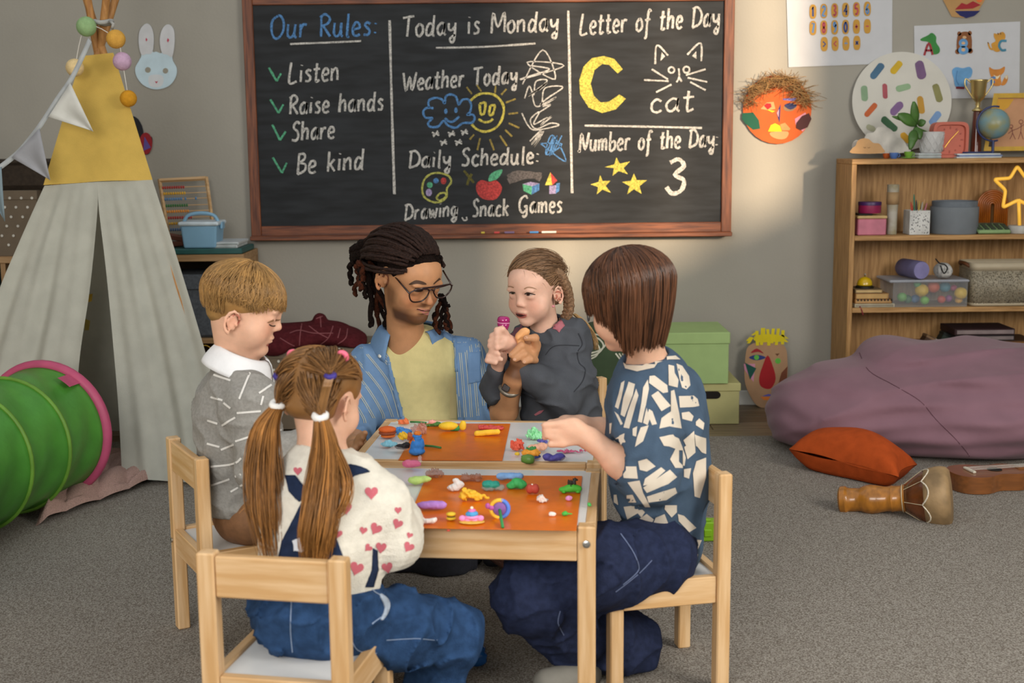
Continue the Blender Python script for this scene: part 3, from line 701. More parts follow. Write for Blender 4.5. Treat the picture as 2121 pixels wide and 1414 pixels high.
S.disp(lambda p: .003*wav(p*np.array([1.2, 1, .7]), 32, 5)-.008*folds(p*np.array([1.2, 1, .8]), 20, 20)+.002)
S.ops.append(('s', lambda p: np.maximum(pd(p), p[:, 1]-3.93), .004)); S.cap(P(845, 730, 3.96), P(852, 640, 3.89), .07, .105, .02, 's')
S.cap(P(1035, 845, 3.805), P(1050, 830, 3.77), .042, .046, .004, 's')
sh, bsx = sobj('shirt', S, M_blue, T, .005, 1, None, True); sf = onmesh(bsx)
M_pin = mat('pinstripe', '#b9bcae', .85, .05)
zq = lambda L_: [(683+x/1.923, 445+y/1.923) for x, y in L_]
ls = [zq(q) for q in ([(140, 490), (255, 625), (285, 720), (296, 800)], [(108, 508), (225, 650), (262, 740), (278, 805)], [(78, 540), (200, 690), (235, 760), (252, 805)], [(70, 590), (150, 690), (205, 780), (215, 810)], [(66, 640), (130, 730), (175, 810)], [(75, 710), (130, 800), (140, 830)], [(175, 500), (262, 610)], [(212, 500), (235, 530)], [(490, 480), (505, 640), (518, 805)], [(508, 440), (528, 640), (542, 805)], [(530, 440), (552, 640), (566, 805)], [(552, 470), (576, 640), (592, 800)], [(576, 470), (600, 620), (615, 760)], [(594, 500), (618, 640), (632, 720)], [(612, 720), (668, 725)], [(620, 745), (668, 760)], [(470, 500), (484, 650), (498, 805)])]
lay('pinstripe', sh, M_pin, sf, strokes=[(1.5, [(x+d, y) for x, y in q]) for q in ls for d in (-2, 2)], off=.0012)
nb2 = P(850, 703, 3.955); Bc2 = frame((.05, -1, -.12), (0, 0, 1))
def colm(u, v):
    a = math.radians(90+38+284*u); ca, sa = math.cos(a), math.sin(a); tip = max(0, abs(2*u-1)-.55)/.45
    r = .074+.046*v+.010*math.sin(v*3.1); return nb2+ca*r*1.05*Bc2[0]+sa*(r*.9)*Bc2[1]+(.040-(.050+.040*tip)*v**1.3+.010*math.sin(3.14*min(1, v*2)))*Bc2[2]
m = MB(); m.sheet(colm, 40, 8); o = obj('collar', m, M_blue, sh, smooth=True); md = o.modifiers.new('t', 'SOLIDIFY'); md.thickness = .003
lay('front_placket', sh, M_blue, sf, [[(800, 742), (808, 742), (842, 860), (830, 866)], [(936, 700), (944, 690), (950, 866), (940, 866)]], off=.003, thick=.004, step=8)
lay('button', sh, mat('white_button', '#e2e2dc', .3), sf, [circ(798, 700, 4.5, n=12), circ(788, 738, 3.6, n=12)], off=.006, thick=.003, step=0)
lay('chest_pocket', sh, M_blue, sf, [[(968, 730), (995, 728), (996, 790), (970, 795)]], off=.003, thick=.003, step=8)
# watch
m = MB(); wc = P(1056, 800, 3.70); wa = nrm(lwr-P(1046, 850, 3.76)); Bw = frame(wa, (1, 0, 0)); m.tube([wc+.034*(math.cos(t)*Bw[0]+math.sin(t)*Bw[2]*.85) for t in np.linspace(0, 6.283, 25)[:-1]], .0075, 6, closed=True)
WA = obj('wristwatch', m, mat('watch_band', '#8b8479', .4, metal=.6), T, smooth=True)
m = MB(); m.box((0, 0, 0), (.022, .008, .020), .002, Matrix.Translation(P(1048, 803, 3.655)) @ Matrix.Rotation(.45, 4, 'Y')); obj('watch_face', m, mat('dark_glass', '#2b2a2c', .1), WA)
# trousers (kneeling, folded legs)
S = SDF(); S.cap(P(800, 1020, 3.98), P(940, 1020, 3.98), .13, .13, .05)
for a, b, e in (((800, 1030, 3.95), (845, 1165, 3.62), (760, 1175, 4.0)), ((940, 1030, 3.95), (925, 1175, 3.58), (1000, 1150, 4.0))): S.chain([P(*a), P(*b), P(*e)], [.10, .085, .065], .04)
S.cut((0, 0, ZC+.002), (0, 0, -1)); S.disp(lambda p: .004*wav(p, 45, 9))
sobj('jeans', S, mat('black_denim', '#1b1d26', .9, .15, 90, .2, 300), T, .007)
# ---------------------------------------------------------------- girl in dark sweatshirt
T = person('small girl in charcoal sweatshirt with braided hair, clasping a pink capsule', (.11, 3.86, ZC))
c = P(1106, 597, 3.75); B = frame((-.55, -.80, -.22), (0, 0, 1)); h = .198
S = SDF(); g = add_head(S, c, B, h, True, (-.06, -.10), noseup=1, mouth=0, nose=.98)
S.cap(g(0, -.12, -.22), P(1132, 705, 3.80), .040, .045, .03); S.cap(P(1135, 730, 3.81), P(1150, 860, 3.82), .06, .07, .04)
# her hand round the capsule (seen on the near side) and forearm
S.chain([P(1075, 738, 3.68), P(1058, 712, 3.66), P(1042, 702, 3.645)], [.021, .020, .024], .014); S.ell(P(1036, 706, 3.64), (.026, .022, .030), k=.014)
for i, (x0, y0, x1, y1) in enumerate(((1030, 689, 1019, 695), (1030, 699, 1016, 706), (1029, 709, 1015, 716), (1030, 719, 1019, 726))):
    S.chain([P(1040, 690+9*i, 3.625), P(x0, y0, 3.612), P(x1, y1, 3.622), P(x1+8, y1+4, 3.645)], [.0085, .0085, .008, .007], .004)
S.chain([P(1048, 690, 3.63), P(1040, 681, 3.615), P(1028, 682, 3.613)], [.0095, .009, .0075], .004)
# other hand below
S.ell(P(1032, 740, 3.66), (.026, .022, .020), k=.012); S.cap(P(1032, 745, 3.665), P(1028, 775, 3.70), .02, .02, .015)
for x0, y0, x1, y1 in ((1018, 729, 1032, 733), (1013, 737, 1038, 744), (1010, 746, 1026, 751)): S.chain([P(x0+6, y0-2, 3.645), P(x0, y0, 3.625), P(x1, y1, 3.612)], [.0085, .0088, .0075], .004)
body, bv = sobj('body', S, SK2, T, .0036, 1, blush(c, B, h, ear=(-.10, -.10)), True); sf = onmesh(bv)
z = lambda q: [(1040+x/8.8375, 560+y/8.8375) for x, y in q]
M_brl = mat('brow_light', '#a07a5e', .7, .1)
lay('eyebrow', body, M_brl, sf, [z([(400, 330), (470, 295), (560, 305), (640, 345), (560, 328), (470, 318), (420, 345)])], smooth=3); lay('eyebrow', body, M_brl, sf, [z([(100, 290), (150, 280), (215, 300), (210, 318), (150, 302), (105, 312)])], smooth=3)
M_eye = mat('eye_white', '#a8968c', .3); M_iris = mat('iris_dark', '#2a1a14', .2)
for e in ([(425, 425), (470, 408), (530, 420), (575, 440), (520, 462), (460, 458)], [(140, 408), (180, 392), (235, 402), (250, 418), (200, 432), (160, 428)]): lay('eye', body, M_eye, sf, [z(e)], smooth=3, step=3)
lay('iris', body, M_iris, sf, [z(circ(480, 436, 30, 24))], off=.0018, step=3); lay('iris', body, M_iris, sf, [z(circ(200, 411, 28, 20))], off=.0018, step=3)
lay('eyelashes', body, M_lash, sf, strokes=[(2, z([(415, 425), (465, 404), (530, 414), (600, 440)])), (1.8, z([(130, 408), (180, 388), (245, 400)]))], off=.0022)
M_lipg = mat('lip_pink', '#c07268', .4, .05)
lay('upper_lip', body, M_lipg, sf, [z([(240, 760), (290, 775), (330, 780), (420, 795), (460, 805), (400, 815), (330, 800), (270, 790)])], smooth=3, step=3)
lay('lower_lip', body, M_lipg, sf, [z([(270, 822), (330, 842), (400, 828), (455, 808), (420, 858), (350, 876), (295, 858)])], smooth=3, step=3)
lay('mouth_opening', body, mat('mouth_inner', '#471c19', .6), sf, [z([(258, 785), (330, 798), (420, 808), (440, 815), (390, 828), (330, 840), (280, 825)])], smooth=3, step=3, off=.0016)
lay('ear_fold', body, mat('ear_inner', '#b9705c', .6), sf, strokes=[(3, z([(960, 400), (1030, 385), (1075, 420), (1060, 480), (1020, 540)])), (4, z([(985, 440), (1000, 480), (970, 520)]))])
m = MB(); m.box((0, 0, 0), (.009, .004, .007), .002, Matrix.Translation(P(1146, 634, 3.66))); obj('earring', m, mat('pink_enamel', '#d48b90', .3), T)
HG = hairm('hair_lightbrown', '#85664a'); cc = g(0, -.07, .15); rad = np.array((.375, .465, .368))*h
S = SDF(); S.ell(cc, rad, B, .01); S.ell(g(-.12, -.33, -.12), np.array((.22, .20, .24))*h, B, .015); S.cut(g(0, .25, .35), B[1]*.835-B[2]*.55); S.cut(g(0, 0, -.34), -B[2]+.3*B[1], .01)
for q in (-1, 1): S.ell(g(q*.4, .0, -.10), np.array((.12, .13, .17))*h, B, .01, 's')
hr = sobj('hair', S, HG, T, .0045, 1, lambda v: np.ones((len(v), 3)))
tie = g(-.30, -.34, .22)
def st(q):
    while 1:
        s_ = nrm([q.uniform(-1, 1), q.uniform(-.3, .8), q.uniform(-.6, 1)])
        if (-.07+.465*s_[1]-.25)*.835-(.15+.368*s_[2]-.35)*.55 < 0: return s_
strands('hair_strands', comb(cc, B, rad*1.015, 900, 12, st, tie, .02, 3, .008), .0014, HG, hr, var=.4)
br = [P(x, y, yy) for x, y, yy in ((1138, 556, 3.72), (1155, 566, 3.72), (1168, 588, 3.73), (1175, 612, 3.75), (1176, 640, 3.77), (1168, 662, 3.79), (1160, 678, 3.82))]
sp = cr(br, 8); m = MB()
for k in range(3):
    m.tube([p+np.array([math.sin(i*.75+k*2.09)*.010, math.sin(i*1.5+k*4.18)*.006, math.cos(i*.75+k*2.09)*.005]) for i, p in enumerate(sp)], [.0085+.002*math.sin(i*.75+k*2.1) for i in range(len(sp))], 7)
obj('braid', m, mat('hair_braid', '#85664a', .55, .35, 200, .5, 400, stretch=(1, 1, 1)), hr, smooth=True)
strands('loose_tail', tail(P(1190, 650, 3.90), [P(1210, 668, 3.90), P(1226, 695, 3.90), P(1234, 725, 3.89)], 90, 10, .006, .012, 4), .0013, hairm('hair_gold', '#b08a56'), hr)
fl_ = []; gq = np.random.default_rng(9)
for i in range(46):
    p = cc+(nrm([gq.uniform(-1, 1), gq.uniform(-1, .6), gq.uniform(-.1, 1)])*rad*1.02)@B; d = nrm(p-cc)*gq.uniform(.008, .03)+np.array([gq.uniform(0, .02), 0, gq.uniform(-.02, .01)]); fl_.append([p+d*t+np.array([0, 0, -.012*t*t]) for t in np.linspace(0, 1, 6)])
strands('flyaway_hairs', fl_, .0005, HG, hr)
M_ch = mat('charcoal_jersey', '#4a4d53', .85, .08, 25, .2, 400, spec=.2)
S = SDF(); S.chain([P(1165, 910, 3.83), P(1160, 830, 3.82), P(1148, 760, 3.81), P(1136, 694, 3.81)], [.108, .104, .092, .064], .05, sq=((.8, -.55, 0), 1.08))
S.cap(P(1092, 702, 3.84), P(1182, 694, 3.80), .046, .054, .05)
S.chain([P(1188, 722, 3.79), P(1190, 780, 3.76), P(1168, 825, 3.71)], [.046, .052, .052], .03); S.chain([P(1165, 825, 3.70), P(1110, 785, 3.675), P(1066, 750, 3.67)], [.052, .042, .030], .03)
S.chain([P(1075, 730, 3.84), P(1040, 790, 3.77), P(1026, 808, 3.74)], [.045, .045, .040], .03); S.chain([P(1024, 806, 3.74), P(1026, 766, 3.69)], [.036, .030], .02)
S.disp(lambda p: .002*wav(p, 60, 15)-.010*folds(p*np.array([.9, .9, 1.3]), 24, 16)+.003); S.cap(P(1128, 672, 3.80), P(1114, 612, 3.76), .046, .066, .012, 's')
S.cap(P(1062, 747, 3.668), P(1046, 735, 3.655), .026, .027, .003, 's')
sw, bs_ = sobj('sweatshirt', S, M_ch, T, .0045, 1, None, True); sf = onmesh(bs_)
M_ps = mat('pink_patch', '#a8646e', .8, .08)
lay('star_patch', sw, M_ps, sf, [[(1140, 679), (1152, 671), (1162, 662), (1166, 668), (1170, 675), (1163, 681), (1158, 689), (1152, 683)]], off=.002, thick=.002)
lay('star_patch', sw, M_ps, sf, [[(1107, 858), (1118, 850), (1128, 848), (1122, 855), (1110, 861)]], off=.002)
lay('shoulder_patch', sw, mat('mauve_cloth', '#6f4552', .85, .08), sf, [[(1058, 694), (1066, 668), (1078, 666), (1086, 684), (1070, 716)]], off=.0015)
lay('seam', sw, mat('seam_dark', '#2b2d33', .9), sf, strokes=[(2, [(1198, 690), (1206, 712), (1196, 730), (1200, 752), (1212, 765), (1206, 790), (1188, 812)]), (1.8, [(1130, 735), (1150, 716), (1200, 716)])])
S = SDF(); S.cap(P(1150, 905, 3.84), P(1190, 905, 3.86), .09, .09, .04); S.cap(P(1140, 925, 3.78), (.02, 3.62, .27), .062, .05, .03); S.cap((.02, 3.62, .27), P(1022, 1150, 3.60), .045, .036, .03)
S.cap(P(1180, 925, 3.85), (.10, 3.68, .27), .062, .05, .03); S.cap((.10, 3.68, .27), (.08, 3.64, .08), .045, .036, .03); S.disp(lambda p: .002*wav(p, 60, 3))
sobj('leggings', S, mat('dark_leggings', '#2c2d33', .85), T, .006)
M_rose = mat('rose_metallic_leather', '#9a7066', .25, .15, 40, .3, 60, metal=.7)
for p in ((-.045, 3.58, 0), (.07, 3.66, 0)):
    S = SDF(); S.cap((p[0], p[1], .055), (p[0]+.06, p[1]-.10, .045), .036, .030, .02); S.cap((p[0], p[1], .075), (p[0], p[1], .11), .034, .034, .02); S.cut((0, 0, ZC+.002), (0, 0, -1)); sobj('shoe', S, M_rose, T, .005)

# ---------------------------------------------------------------- child in leaf-print shirt
T = person('child with brown bob in a navy and cream leaf-print shirt and wide jeans, back half-turned', (.33, 2.83, ZC))
c = P(1300, 622, 2.78); B = frame((-.74, .60, -.30), (0, 0, 1)); h = .205
S = SDF(); g = add_head(S, c, B, h, True, ears=())
S.cap(g(0, -.12, -.22), P(1345, 775, 2.82), .040, .043, .03); S.chain([P(1350, 800, 2.83), P(1375, 1080, 2.84)], [.07, .085], .04)
S.chain([P(1330, 830, 2.74), P(1330, 1000, 2.68)], [.036, .034], .03); S.chain([P(1330, 1000, 2.68), P(1280, 955, 2.70), P(1228, 912, 2.72)], [.034, .031, .023], .02)
S.cap(P(1222, 908, 2.72), P(1188, 892, 2.725), .023, .028, .016, sq=((0, 1, 0), .8))
for pts, rr in (([(1186, 876), (1160, 878), (1127, 880)], 8.6), ([(1176, 884), (1152, 893), (1130, 892)], 8.4), ([(1178, 895), (1150, 903), (1131, 902)], 8.2), ([(1182, 905), (1160, 908), (1142, 905)], 7.8), ([(1195, 912), (1165, 918), (1140, 920)], 9.0)):
    r_ = px2m(rr, 2.71); S.chain([P(x, y, 2.715-.004*i) for i, (x, y) in enumerate(pts)], [r_*1.05, r_, r_*.8], .005)
S.ell(P(1183, 890, 2.72), (.026, .018, .024), k=.012)
S.chain([P(1310, 850, 2.95), P(1290, 930, 2.96)], [.034, .033], .03); S.chain([P(1290, 925, 2.96), P(1245, 892, 2.93), P(1205, 880, 2.90)], [.033, .028, .022], .02); S.cap(P(1200, 880, 2.9), P(1172, 880, 2.88), .022, .024, .012)
for i in range(4): S.chain([P(1170, 870+8*i, 2.87), P(1140, 876+8*i, 2.85), P(1128, 882+8*i, 2.85)], [.0085, .008, .007], .004)
body, bv = sobj('body', S, SK, T, .0038, 1, blush(c, B, h), True)
HBR = hairm('hair_brown', '#533421', .42, .45); cc = g(0, -.07, .15); rad = np.array((.44, .52, .41))*h
S = SDF(); S.ell(cc, rad*.945, B, .01); S.ell(g(0, -.10, -.10), np.array((.32, .27, .30))*h, B, .012); S.ell(g(0, .42, -.30), np.array((.40, .40, .44))*h, B, .02, 's'); S.cut(g(0, 0, -.40), -B[2]+.15*B[1], .02)
S.disp(lambda p: .002*np.sin(np.arctan2(((p-cc)@B.T)[:, 1], ((p-cc)@B.T)[:, 0])*60+3*wav(p, 30, 2)))
hr = sobj('hair', S, HBR, T, .0045, 1, lambda v: np.ones((len(v), 3))*.8)
def ef(ph):
    f = math.sin(ph)
    if f > .72: return (88, .006)
    if f > .35: return (90, .045)
    if f > .0: return (90, .085-.06*f)
    return (90, min(.148, .088-.16*f)+.005*math.sin(ph*9))
strands('hair_strands', mop(cc, B, rad*.985, 3000, 15, ef, 88, .05, 13, curl=.16, wob=.04), .0021, HBR, hr, var=.85)
m = MB(); gc = P(1219, 645, 2.86); m.tube([gc+.022*(math.cos(t)*np.array([.25, .1, .0])+math.sin(t)*np.array([0, 0, 1.0])+math.cos(t)*np.array([-.35, .3, 0])) for t in np.linspace(0, 6.283, 23)[:-1]], .0016, 6, closed=True)
m.tube([P(1212, 645, 2.86), P(1240, 640, 2.80)], .0016, 5); obj('glasses', m, mat('grey_metal_frame', '#55565a', .4, metal=.5), T, smooth=True)
M_nv = mat('navy_cotton', '#44566a', .85, .08, 25, .15, 350, spec=.2)
S = SDF(); F2 = nrm((-.80, .55, 0)); L2 = nrm((.55, .80, 0))
S.chain([P(1376, 1110, 2.85), P(1368, 990, 2.84), P(1360, 880, 2.835), P(1352, 800, 2.83), P(1350, 775, 2.825)], [.088, .098, .100, .085, .055], .05, sq=(L2, 1.15)); S.cap(P(1320, 820, 2.76), P(1400, 815, 2.90), .05, .05, .05)
S.ell(P(1380, 1140, 2.85), (.078, .095, .06), k=.03)
S.chain([P(1330, 830, 2.755), P(1336, 900, 2.71), P(1345, 985, 2.69)], [.058, .066, .066], .035); S.chain([P(1345, 985, 2.69), P(1305, 968, 2.69)], [.06, .052], .03)
S.chain([P(1335, 830, 2.93), P(1300, 900, 2.97), P(1275, 905, 2.95)], [.055, .055, .046], .035)
S.disp(lambda p: .002*wav(p, 50, 25)-.007*folds(p*np.array([1.1, 1.1, .8]), 24, 26)+.002); S.cap(P(1344, 778, 2.825), P(1334, 715, 2.80), .044, .052, .01, 's')
S.cap(P(1312, 970, 2.69), P(1275, 952, 2.69), .048, .05, .004, 's'); S.cut(P(1400, 1196, 2.84), (.75, 0, -1), .006)
sh, bs_ = sobj('shirt', S, M_nv, T, .0048, 1, None, True); sf = onmesh(bs_)
M_cr = mat('cream_print', '#cfc3b2', .85, .05)
lay('neck_band', sh, mat('cream_rib', '#cbbfae', .85, .05), sf, [[(1291, 752), (1296, 764), (1320, 770), (1355, 762), (1362, 752), (1385, 745), (1408, 745), (1398, 737), (1370, 741), (1330, 758), (1298, 757)]], off=.002, step=6)
q2 = lambda L_: [(1200+x/4.242, 640+y/4.243) for x, y in L_]
q5 = lambda L_: [(1020+x/2.752, 900+y/2.751) for x, y in L_]
pieces = [q2(L_) for L_ in ([(435, 640), (490, 660), (470, 760), (400, 950), (365, 930), (390, 780)], [(400, 630), (375, 770), (345, 880), (315, 860), (350, 740), (370, 650)], [(615, 590), (660, 585), (770, 670), (775, 730), (735, 740), (610, 650)], [(780, 490), (830, 500), (835, 560), (870, 620), (860, 690), (780, 670)], [(850, 480), (900, 500), (960, 590), (972, 670), (940, 705), (900, 690), (880, 620)], [(870, 765), (1000, 760), (1035, 790), (1050, 850), (990, 860), (880, 865)], [(895, 910), (960, 900), (1000, 940), (985, 985), (900, 965)], [(800, 720), (830, 710), (870, 900), (895, 1050), (790, 1030), (700, 1050), (720, 960), (800, 900)], [(560, 690), (600, 620), (610, 700), (580, 860), (550, 1000), (515, 990), (540, 860)], [(630, 760), (690, 720), (800, 850), (720, 900)], [(610, 880), (640, 900), (680, 1010), (640, 1020), (600, 930)], [(500, 700), (520, 760), (440, 1050), (390, 1040), (430, 900)], [(590, 870), (560, 1000), (600, 1020), (620, 960)], [(355, 1110), (400, 1090), (390, 1160), (330, 1250), (285, 1220)], [(700, 1125), (820, 1100), (880, 1180), (830, 1210), (740, 1200)], [(250, 1010), (290, 1000), (280, 1090), (235, 1110)], [(1020, 990), (1050, 960), (1095, 1000), (1085, 1060), (1020, 1020)], [(910, 1150), (1005, 1070), (1010, 1150), (940, 1210)], [(1010, 1100), (1110, 1150), (1110, 1250), (1020, 1200)], [(310, 900), (345, 930), (385, 1010), (365, 1020)], [(470, 1050), (510, 1030), (500, 1120), (470, 1110)], [(540, 1040), (610, 1020), (560, 1160), (490, 1210), (510, 1120)])]
pieces += [q5(L_) for L_ in ([(950, 15), (1010, 0), (1060, 20), (1080, 70), (1100, 130), (1090, 190), (1040, 190), (1010, 140), (1040, 80), (990, 60)], [(1090, 70), (1150, 20), (1155, 100), (1110, 140)], [(1150, 0), (1215, 20), (1215, 110), (1190, 100), (1160, 60)], [(1160, 150), (1215, 130), (1215, 240), (1180, 360), (1150, 350), (1140, 220)], [(830, 150), (880, 135), (930, 180), (880, 210), (840, 200)], [(870, 250), (960, 185), (985, 205), (900, 280), (860, 290)], [(860, 300), (1010, 200), (1050, 240), (1000, 280), (880, 330)], [(880, 350), (1040, 300), (1050, 330), (990, 370), (890, 385)], [(740, 180), (820, 180), (830, 250), (750, 245)], [(770, 270), (840, 260), (860, 330), (900, 410), (870, 410), (820, 340)], [(650, 345), (710, 340), (720, 400), (680, 410), (655, 390)], [(620, 290), (670, 280), (680, 310), (640, 330), (625, 350)], [(745, 345), (800, 340), (830, 400), (870, 440), (850, 470), (790, 400)], [(750, 410), (820, 400), (840, 440), (770, 480)], [(800, 500), (880, 450), (920, 480), (900, 520), (820, 530)], [(930, 470), (980, 450), (1000, 500), (960, 540), (910, 520)], [(960, 400), (1050, 400), (1050, 440), (1020, 470)], [(1055, 450), (1090, 460), (1160, 530), (1120, 555), (1060, 490)], [(660, 490), (720, 480), (735, 520), (680, 520)], [(790, 570), (870, 580), (940, 640), (950, 670), (880, 660), (800, 600)], [(1000, 600), (1060, 590), (1050, 640), (1020, 650)], [(1090, 590), (1190, 600), (1170, 650), (1090, 650)], [(1060, 690), (1170, 680), (1160, 730), (1080, 740)], [(860, 680), (950, 690), (1010, 760), (990, 770), (900, 720)], [(1070, 750), (1130, 730), (1120, 800), (1090, 810)], [(670, 40), (740, 0), (760, 40), (700, 110), (670, 100)], [(1090, 195), (1130, 190), (1120, 250), (1090, 240)], [(820, 520), (900, 530), (960, 600), (930, 600), (860, 570)])]
lay('leaf_print', sh, M_cr, sf, pieces, off=.0013, step=8)
M_dn = mat('dark_denim', '#232a42', .9, .18, 70, .25, 350, spec=.15)
S = SDF(); S.ell(P(1372, 1150, 2.84), (.088, .10, .078), k=.03)
k1 = P(1105, 1235, 2.66); S.chain([P(1370, 1150, 2.76), P(1240, 1175, 2.68), k1], [.085, .085, .080], .04); S.chain([k1, P(1200, 1306, 2.78), P(1315, 1344, 2.86)], [.080, .083, .082], .04, )
k2 = P(1110, 1170, 2.9); S.chain([P(1370, 1140, 2.90), k2], [.08, .07], .04); S.chain([k2, P(1250, 1290, 3.02)], [.07, .07], .04)
S.disp(lambda p: .003*wav(p, 45, 35)-.013*folds(p*np.array([.8, 1, 1.3]), 27, 37, 5)+.003); S.cut((0, 0, ZC+.012), (0, 0, -1)); S.cut(P(1354, 1346, 2.86), (1, .25, -.25), .02)
jn, bj = sobj('jeans', S, M_dn, T, .006, 1, None, True)
lay('seam_stitching', jn, mat('stitch_blue', '#5b6684', .8), onmesh(bj), strokes=[(2.2, [(1285, 1105), (1310, 1140), (1322, 1170), (1318, 1186), (1290, 1210)]), (2, [(1350, 1160), (1320, 1190), (1275, 1225)]), (2, [(1160, 1265), (1156, 1290), (1168, 1315)])])
for q in ((1215, 1408, 2.72), (1265, 1300, 3.02)):
    p = P(*q); p[2] = .05; S = SDF(); S.cap(p, p+np.array([-.09, -.02, -.008]), .034, .032, .02); S.cut((0, 0, ZC+.001), (0, 0, -1)); sobj('shoe', S, mat('grey_canvas', '#77746c', .8, .1), T, .006)

# ---------------------------------------------------------------- girl with pigtails, back to camera
T = person('girl with two long golden pigtails, heart-print cream sweater and blue dungarees, back to camera', (-.40, 2.36, ZC))
c = P(672, 823, 2.52); B = frame((.45, .83, -.32), (0, 0, 1)); h = .186
S = SDF(); g = add_head(S, c, B, h, True, (-.08, -.10))
S.cap(g(0, -.12, -.22), P(668, 960, 2.47), .038, .042, .03); S.chain([P(670, 980, 2.47), P(660, 1220, 2.40)], [.06, .07], .04)
S.chain([P(760, 1000, 2.45), P(835, 1110, 2.44)], [.03, .03], .02); S.chain([P(830, 1105, 2.44), P(822, 1040, 2.58)], [.028, .022], .02); S.cap(P(820, 1030, 2.60), P(812, 1010, 2.64), .022, .022, .012)
for i in range(4): S.chain([P(806+5*i, 1008, 2.65), P(802+6*i, 1004, 2.68), P(803+6*i, 1012, 2.70)], [.008, .0078, .007], .004)
S.chain([P(600, 1000, 2.50), P(590, 1090, 2.52), P(640, 1060, 2.66)], [.03, .028, .022], .02); S.cap(P(640, 1060, 2.66), P(665, 1045, 2.72), .022, .02, .01)
body, bv = sobj('body', S, SK, T, .0042, 1, blush(c, B, h), True)
HP_ = hairm('hair_honey', '#8a6238', .4, .45); HP2 = hairm('hair_golden', '#9c6a34', .4, .45); cc = g(0, -.07, .15); rad = np.array((.385, .475, .378))*h
S = SDF(); S.ell(cc, rad, B, .01); S.ell(g(0, -.22, -.10), np.array((.31, .26, .24))*h, B, .012); S.cut(g(0, .25, .2), B[1]*.95-B[2]*.5); S.ell(g(0, .30, -.25), np.array((.6, .30, .34))*h, B, .015, 's'); S.cut(g(0, 0, -.30), -B[2], .02)
for q in (-1, 1): S.ell(g(q*.4, -.04, -.10), np.array((.12, .12, .17))*h, B, .02, 's')
hr = sobj('hair', S, HP_, T, .0045, 1, lambda v: np.ones((len(v), 3))*.92)
tR = P(664, 858, 2.405); tL = P(578, 836, 2.47); uR = P(684, 777, 2.42); uL = P(578, 778, 2.50); tp = P(710, 738, 2.50)
def sec(fn, end, n, seed, lift=.01): return comb(cc, B, rad*1.012, n, 11, fn, end, lift, seed, .004)
def rs(lo, hi):
    return lambda q: [q.uniform(lo[i], hi[i]) for i in range(3)]
ln = sec(rs((.02, -1, -.8), (.9, -.3, .1)), tR, 420, 1)+sec(rs((-.95, -1, -.8), (-.02, -.2, .1)), tL, 420, 2)+sec(rs((.03, -1, .15), (.95, .2, .9)), uR, 420, 3)+sec(rs((-.95, -1, .15), (-.03, .2, .9)), uL, 420, 4)+sec(rs((.0, .1, .3), (.95, .9, 1)), tp, 260, 5)+sec(rs((-.95, .1, .3), (.0, .9, 1)), g(-.25, .25, .42), 200, 6)
ln += [[uR*(1-t)+tR*t+np.array([gx, -.008*math.sin(3.14*t)-.006, 0]) for t in np.linspace(0, 1, 11)] for gx in np.linspace(-.008, .008, 40)]
strands('hair_strands', ln, .0014, HP_, hr, var=.45)
lk = tail(tR, [P(674, 930, 2.37), P(668, 1020, 2.325), P(660, 1100, 2.305), P(655, 1175, 2.30)], 400, 16, .010, .037, 7, .008)+tail(tR, [P(690, 930, 2.37), P(714, 1000, 2.33), P(700, 1060, 2.32), P(668, 1085, 2.31)], 70, 16, .008, .016, 8, .01)
pR = strands('pigtail', lk, .0014, HP2, hr, var=.5)
lk = tail(tL, [P(552, 880, 2.44), P(545, 960, 2.40), P(552, 1050, 2.37), P(570, 1165, 2.34)], 400, 16, .010, .036, 9, .008)+tail(P(560, 1050, 2.41), [P(545, 1080, 2.42), P(520, 1050, 2.42), P(512, 1060, 2.42)], 24, 16, .005, .012, 10, .01)
strands('pigtail', lk, .0014, HP2, hr, var=.5)
def tiem(nm, p, col, r, tr=.006, ax_=(0, -.4, 1)):
    Bt = frame(ax_, (1, 0, .2)); m = MB(); m.tube([p+r*(math.cos(t)*Bt[0]+math.sin(t)*Bt[2]) for t in np.linspace(0, 6.283, 19)[:-1]], tr, 8, closed=True); obj('hair_tie', m, mat(nm, col, .6), hr, smooth=True)
tiem('tie_white', tR+np.array([0, -.004, -.002]), '#e8e6e2', .010, .0075); tiem('tie_white', tL+np.array([-.002, -.004, 0]), '#e8e6e2', .010, .0075)
tiem('tie_violet', uR, '#3a2f86', .007, .006); tiem('tie_violet', uL, '#3a2f86', .007, .006); tiem('tie_pink', P(708, 739, 2.48), '#e46a84', .009, .0055, (0, 1, .2)); tiem('tie_pink', P(607, 735, 2.56), '#e46a84', .008, .005, (0, 1, .2))
M_cream = mat('cream_knit', '#ddd7c9', .9, .05, 60, .35, 350, spec=.15)
S = SDF(); lat = nrm((.83, -.45, 0))
S.chain([P(668, 1230, 2.40), P(664, 1130, 2.42), P(664, 1040, 2.45), P(668, 985, 2.47), P(668, 965, 2.47)], [.10, .100, .092, .07, .045], .05, sq=(lat, 1.12)); S.cap(P(600, 1010, 2.50), P(745, 1010, 2.45), .042, .044, .04)
S.chain([P(752, 1005, 2.45), P(790, 1050, 2.44), P(818, 1120, 2.44)], [.050, .055, .053], .03); S.chain([P(820, 1125, 2.44), P(830, 1085, 2.50), P(822, 1040, 2.58)], [.048, .042, .03], .02)
S.chain([P(600, 1010, 2.51), P(590, 1090, 2.52), P(640, 1060, 2.66)], [.048, .046, .03], .03)
S.disp(lambda p: .002*wav(p, 45, 45)-.006*folds(p, 24, 46)+.0009*np.sin(p[:, 2]*900)+.002); S.cap(P(668, 985, 2.47), P(672, 910, 2.48), .038, .05, .012, 's')
sw, bs_ = sobj('sweater', S, M_cream, T, .0045, 1, None, True); sf = onmesh(bs_)
M_ht = mat('rose_print', '#c0616c', .85, .06)
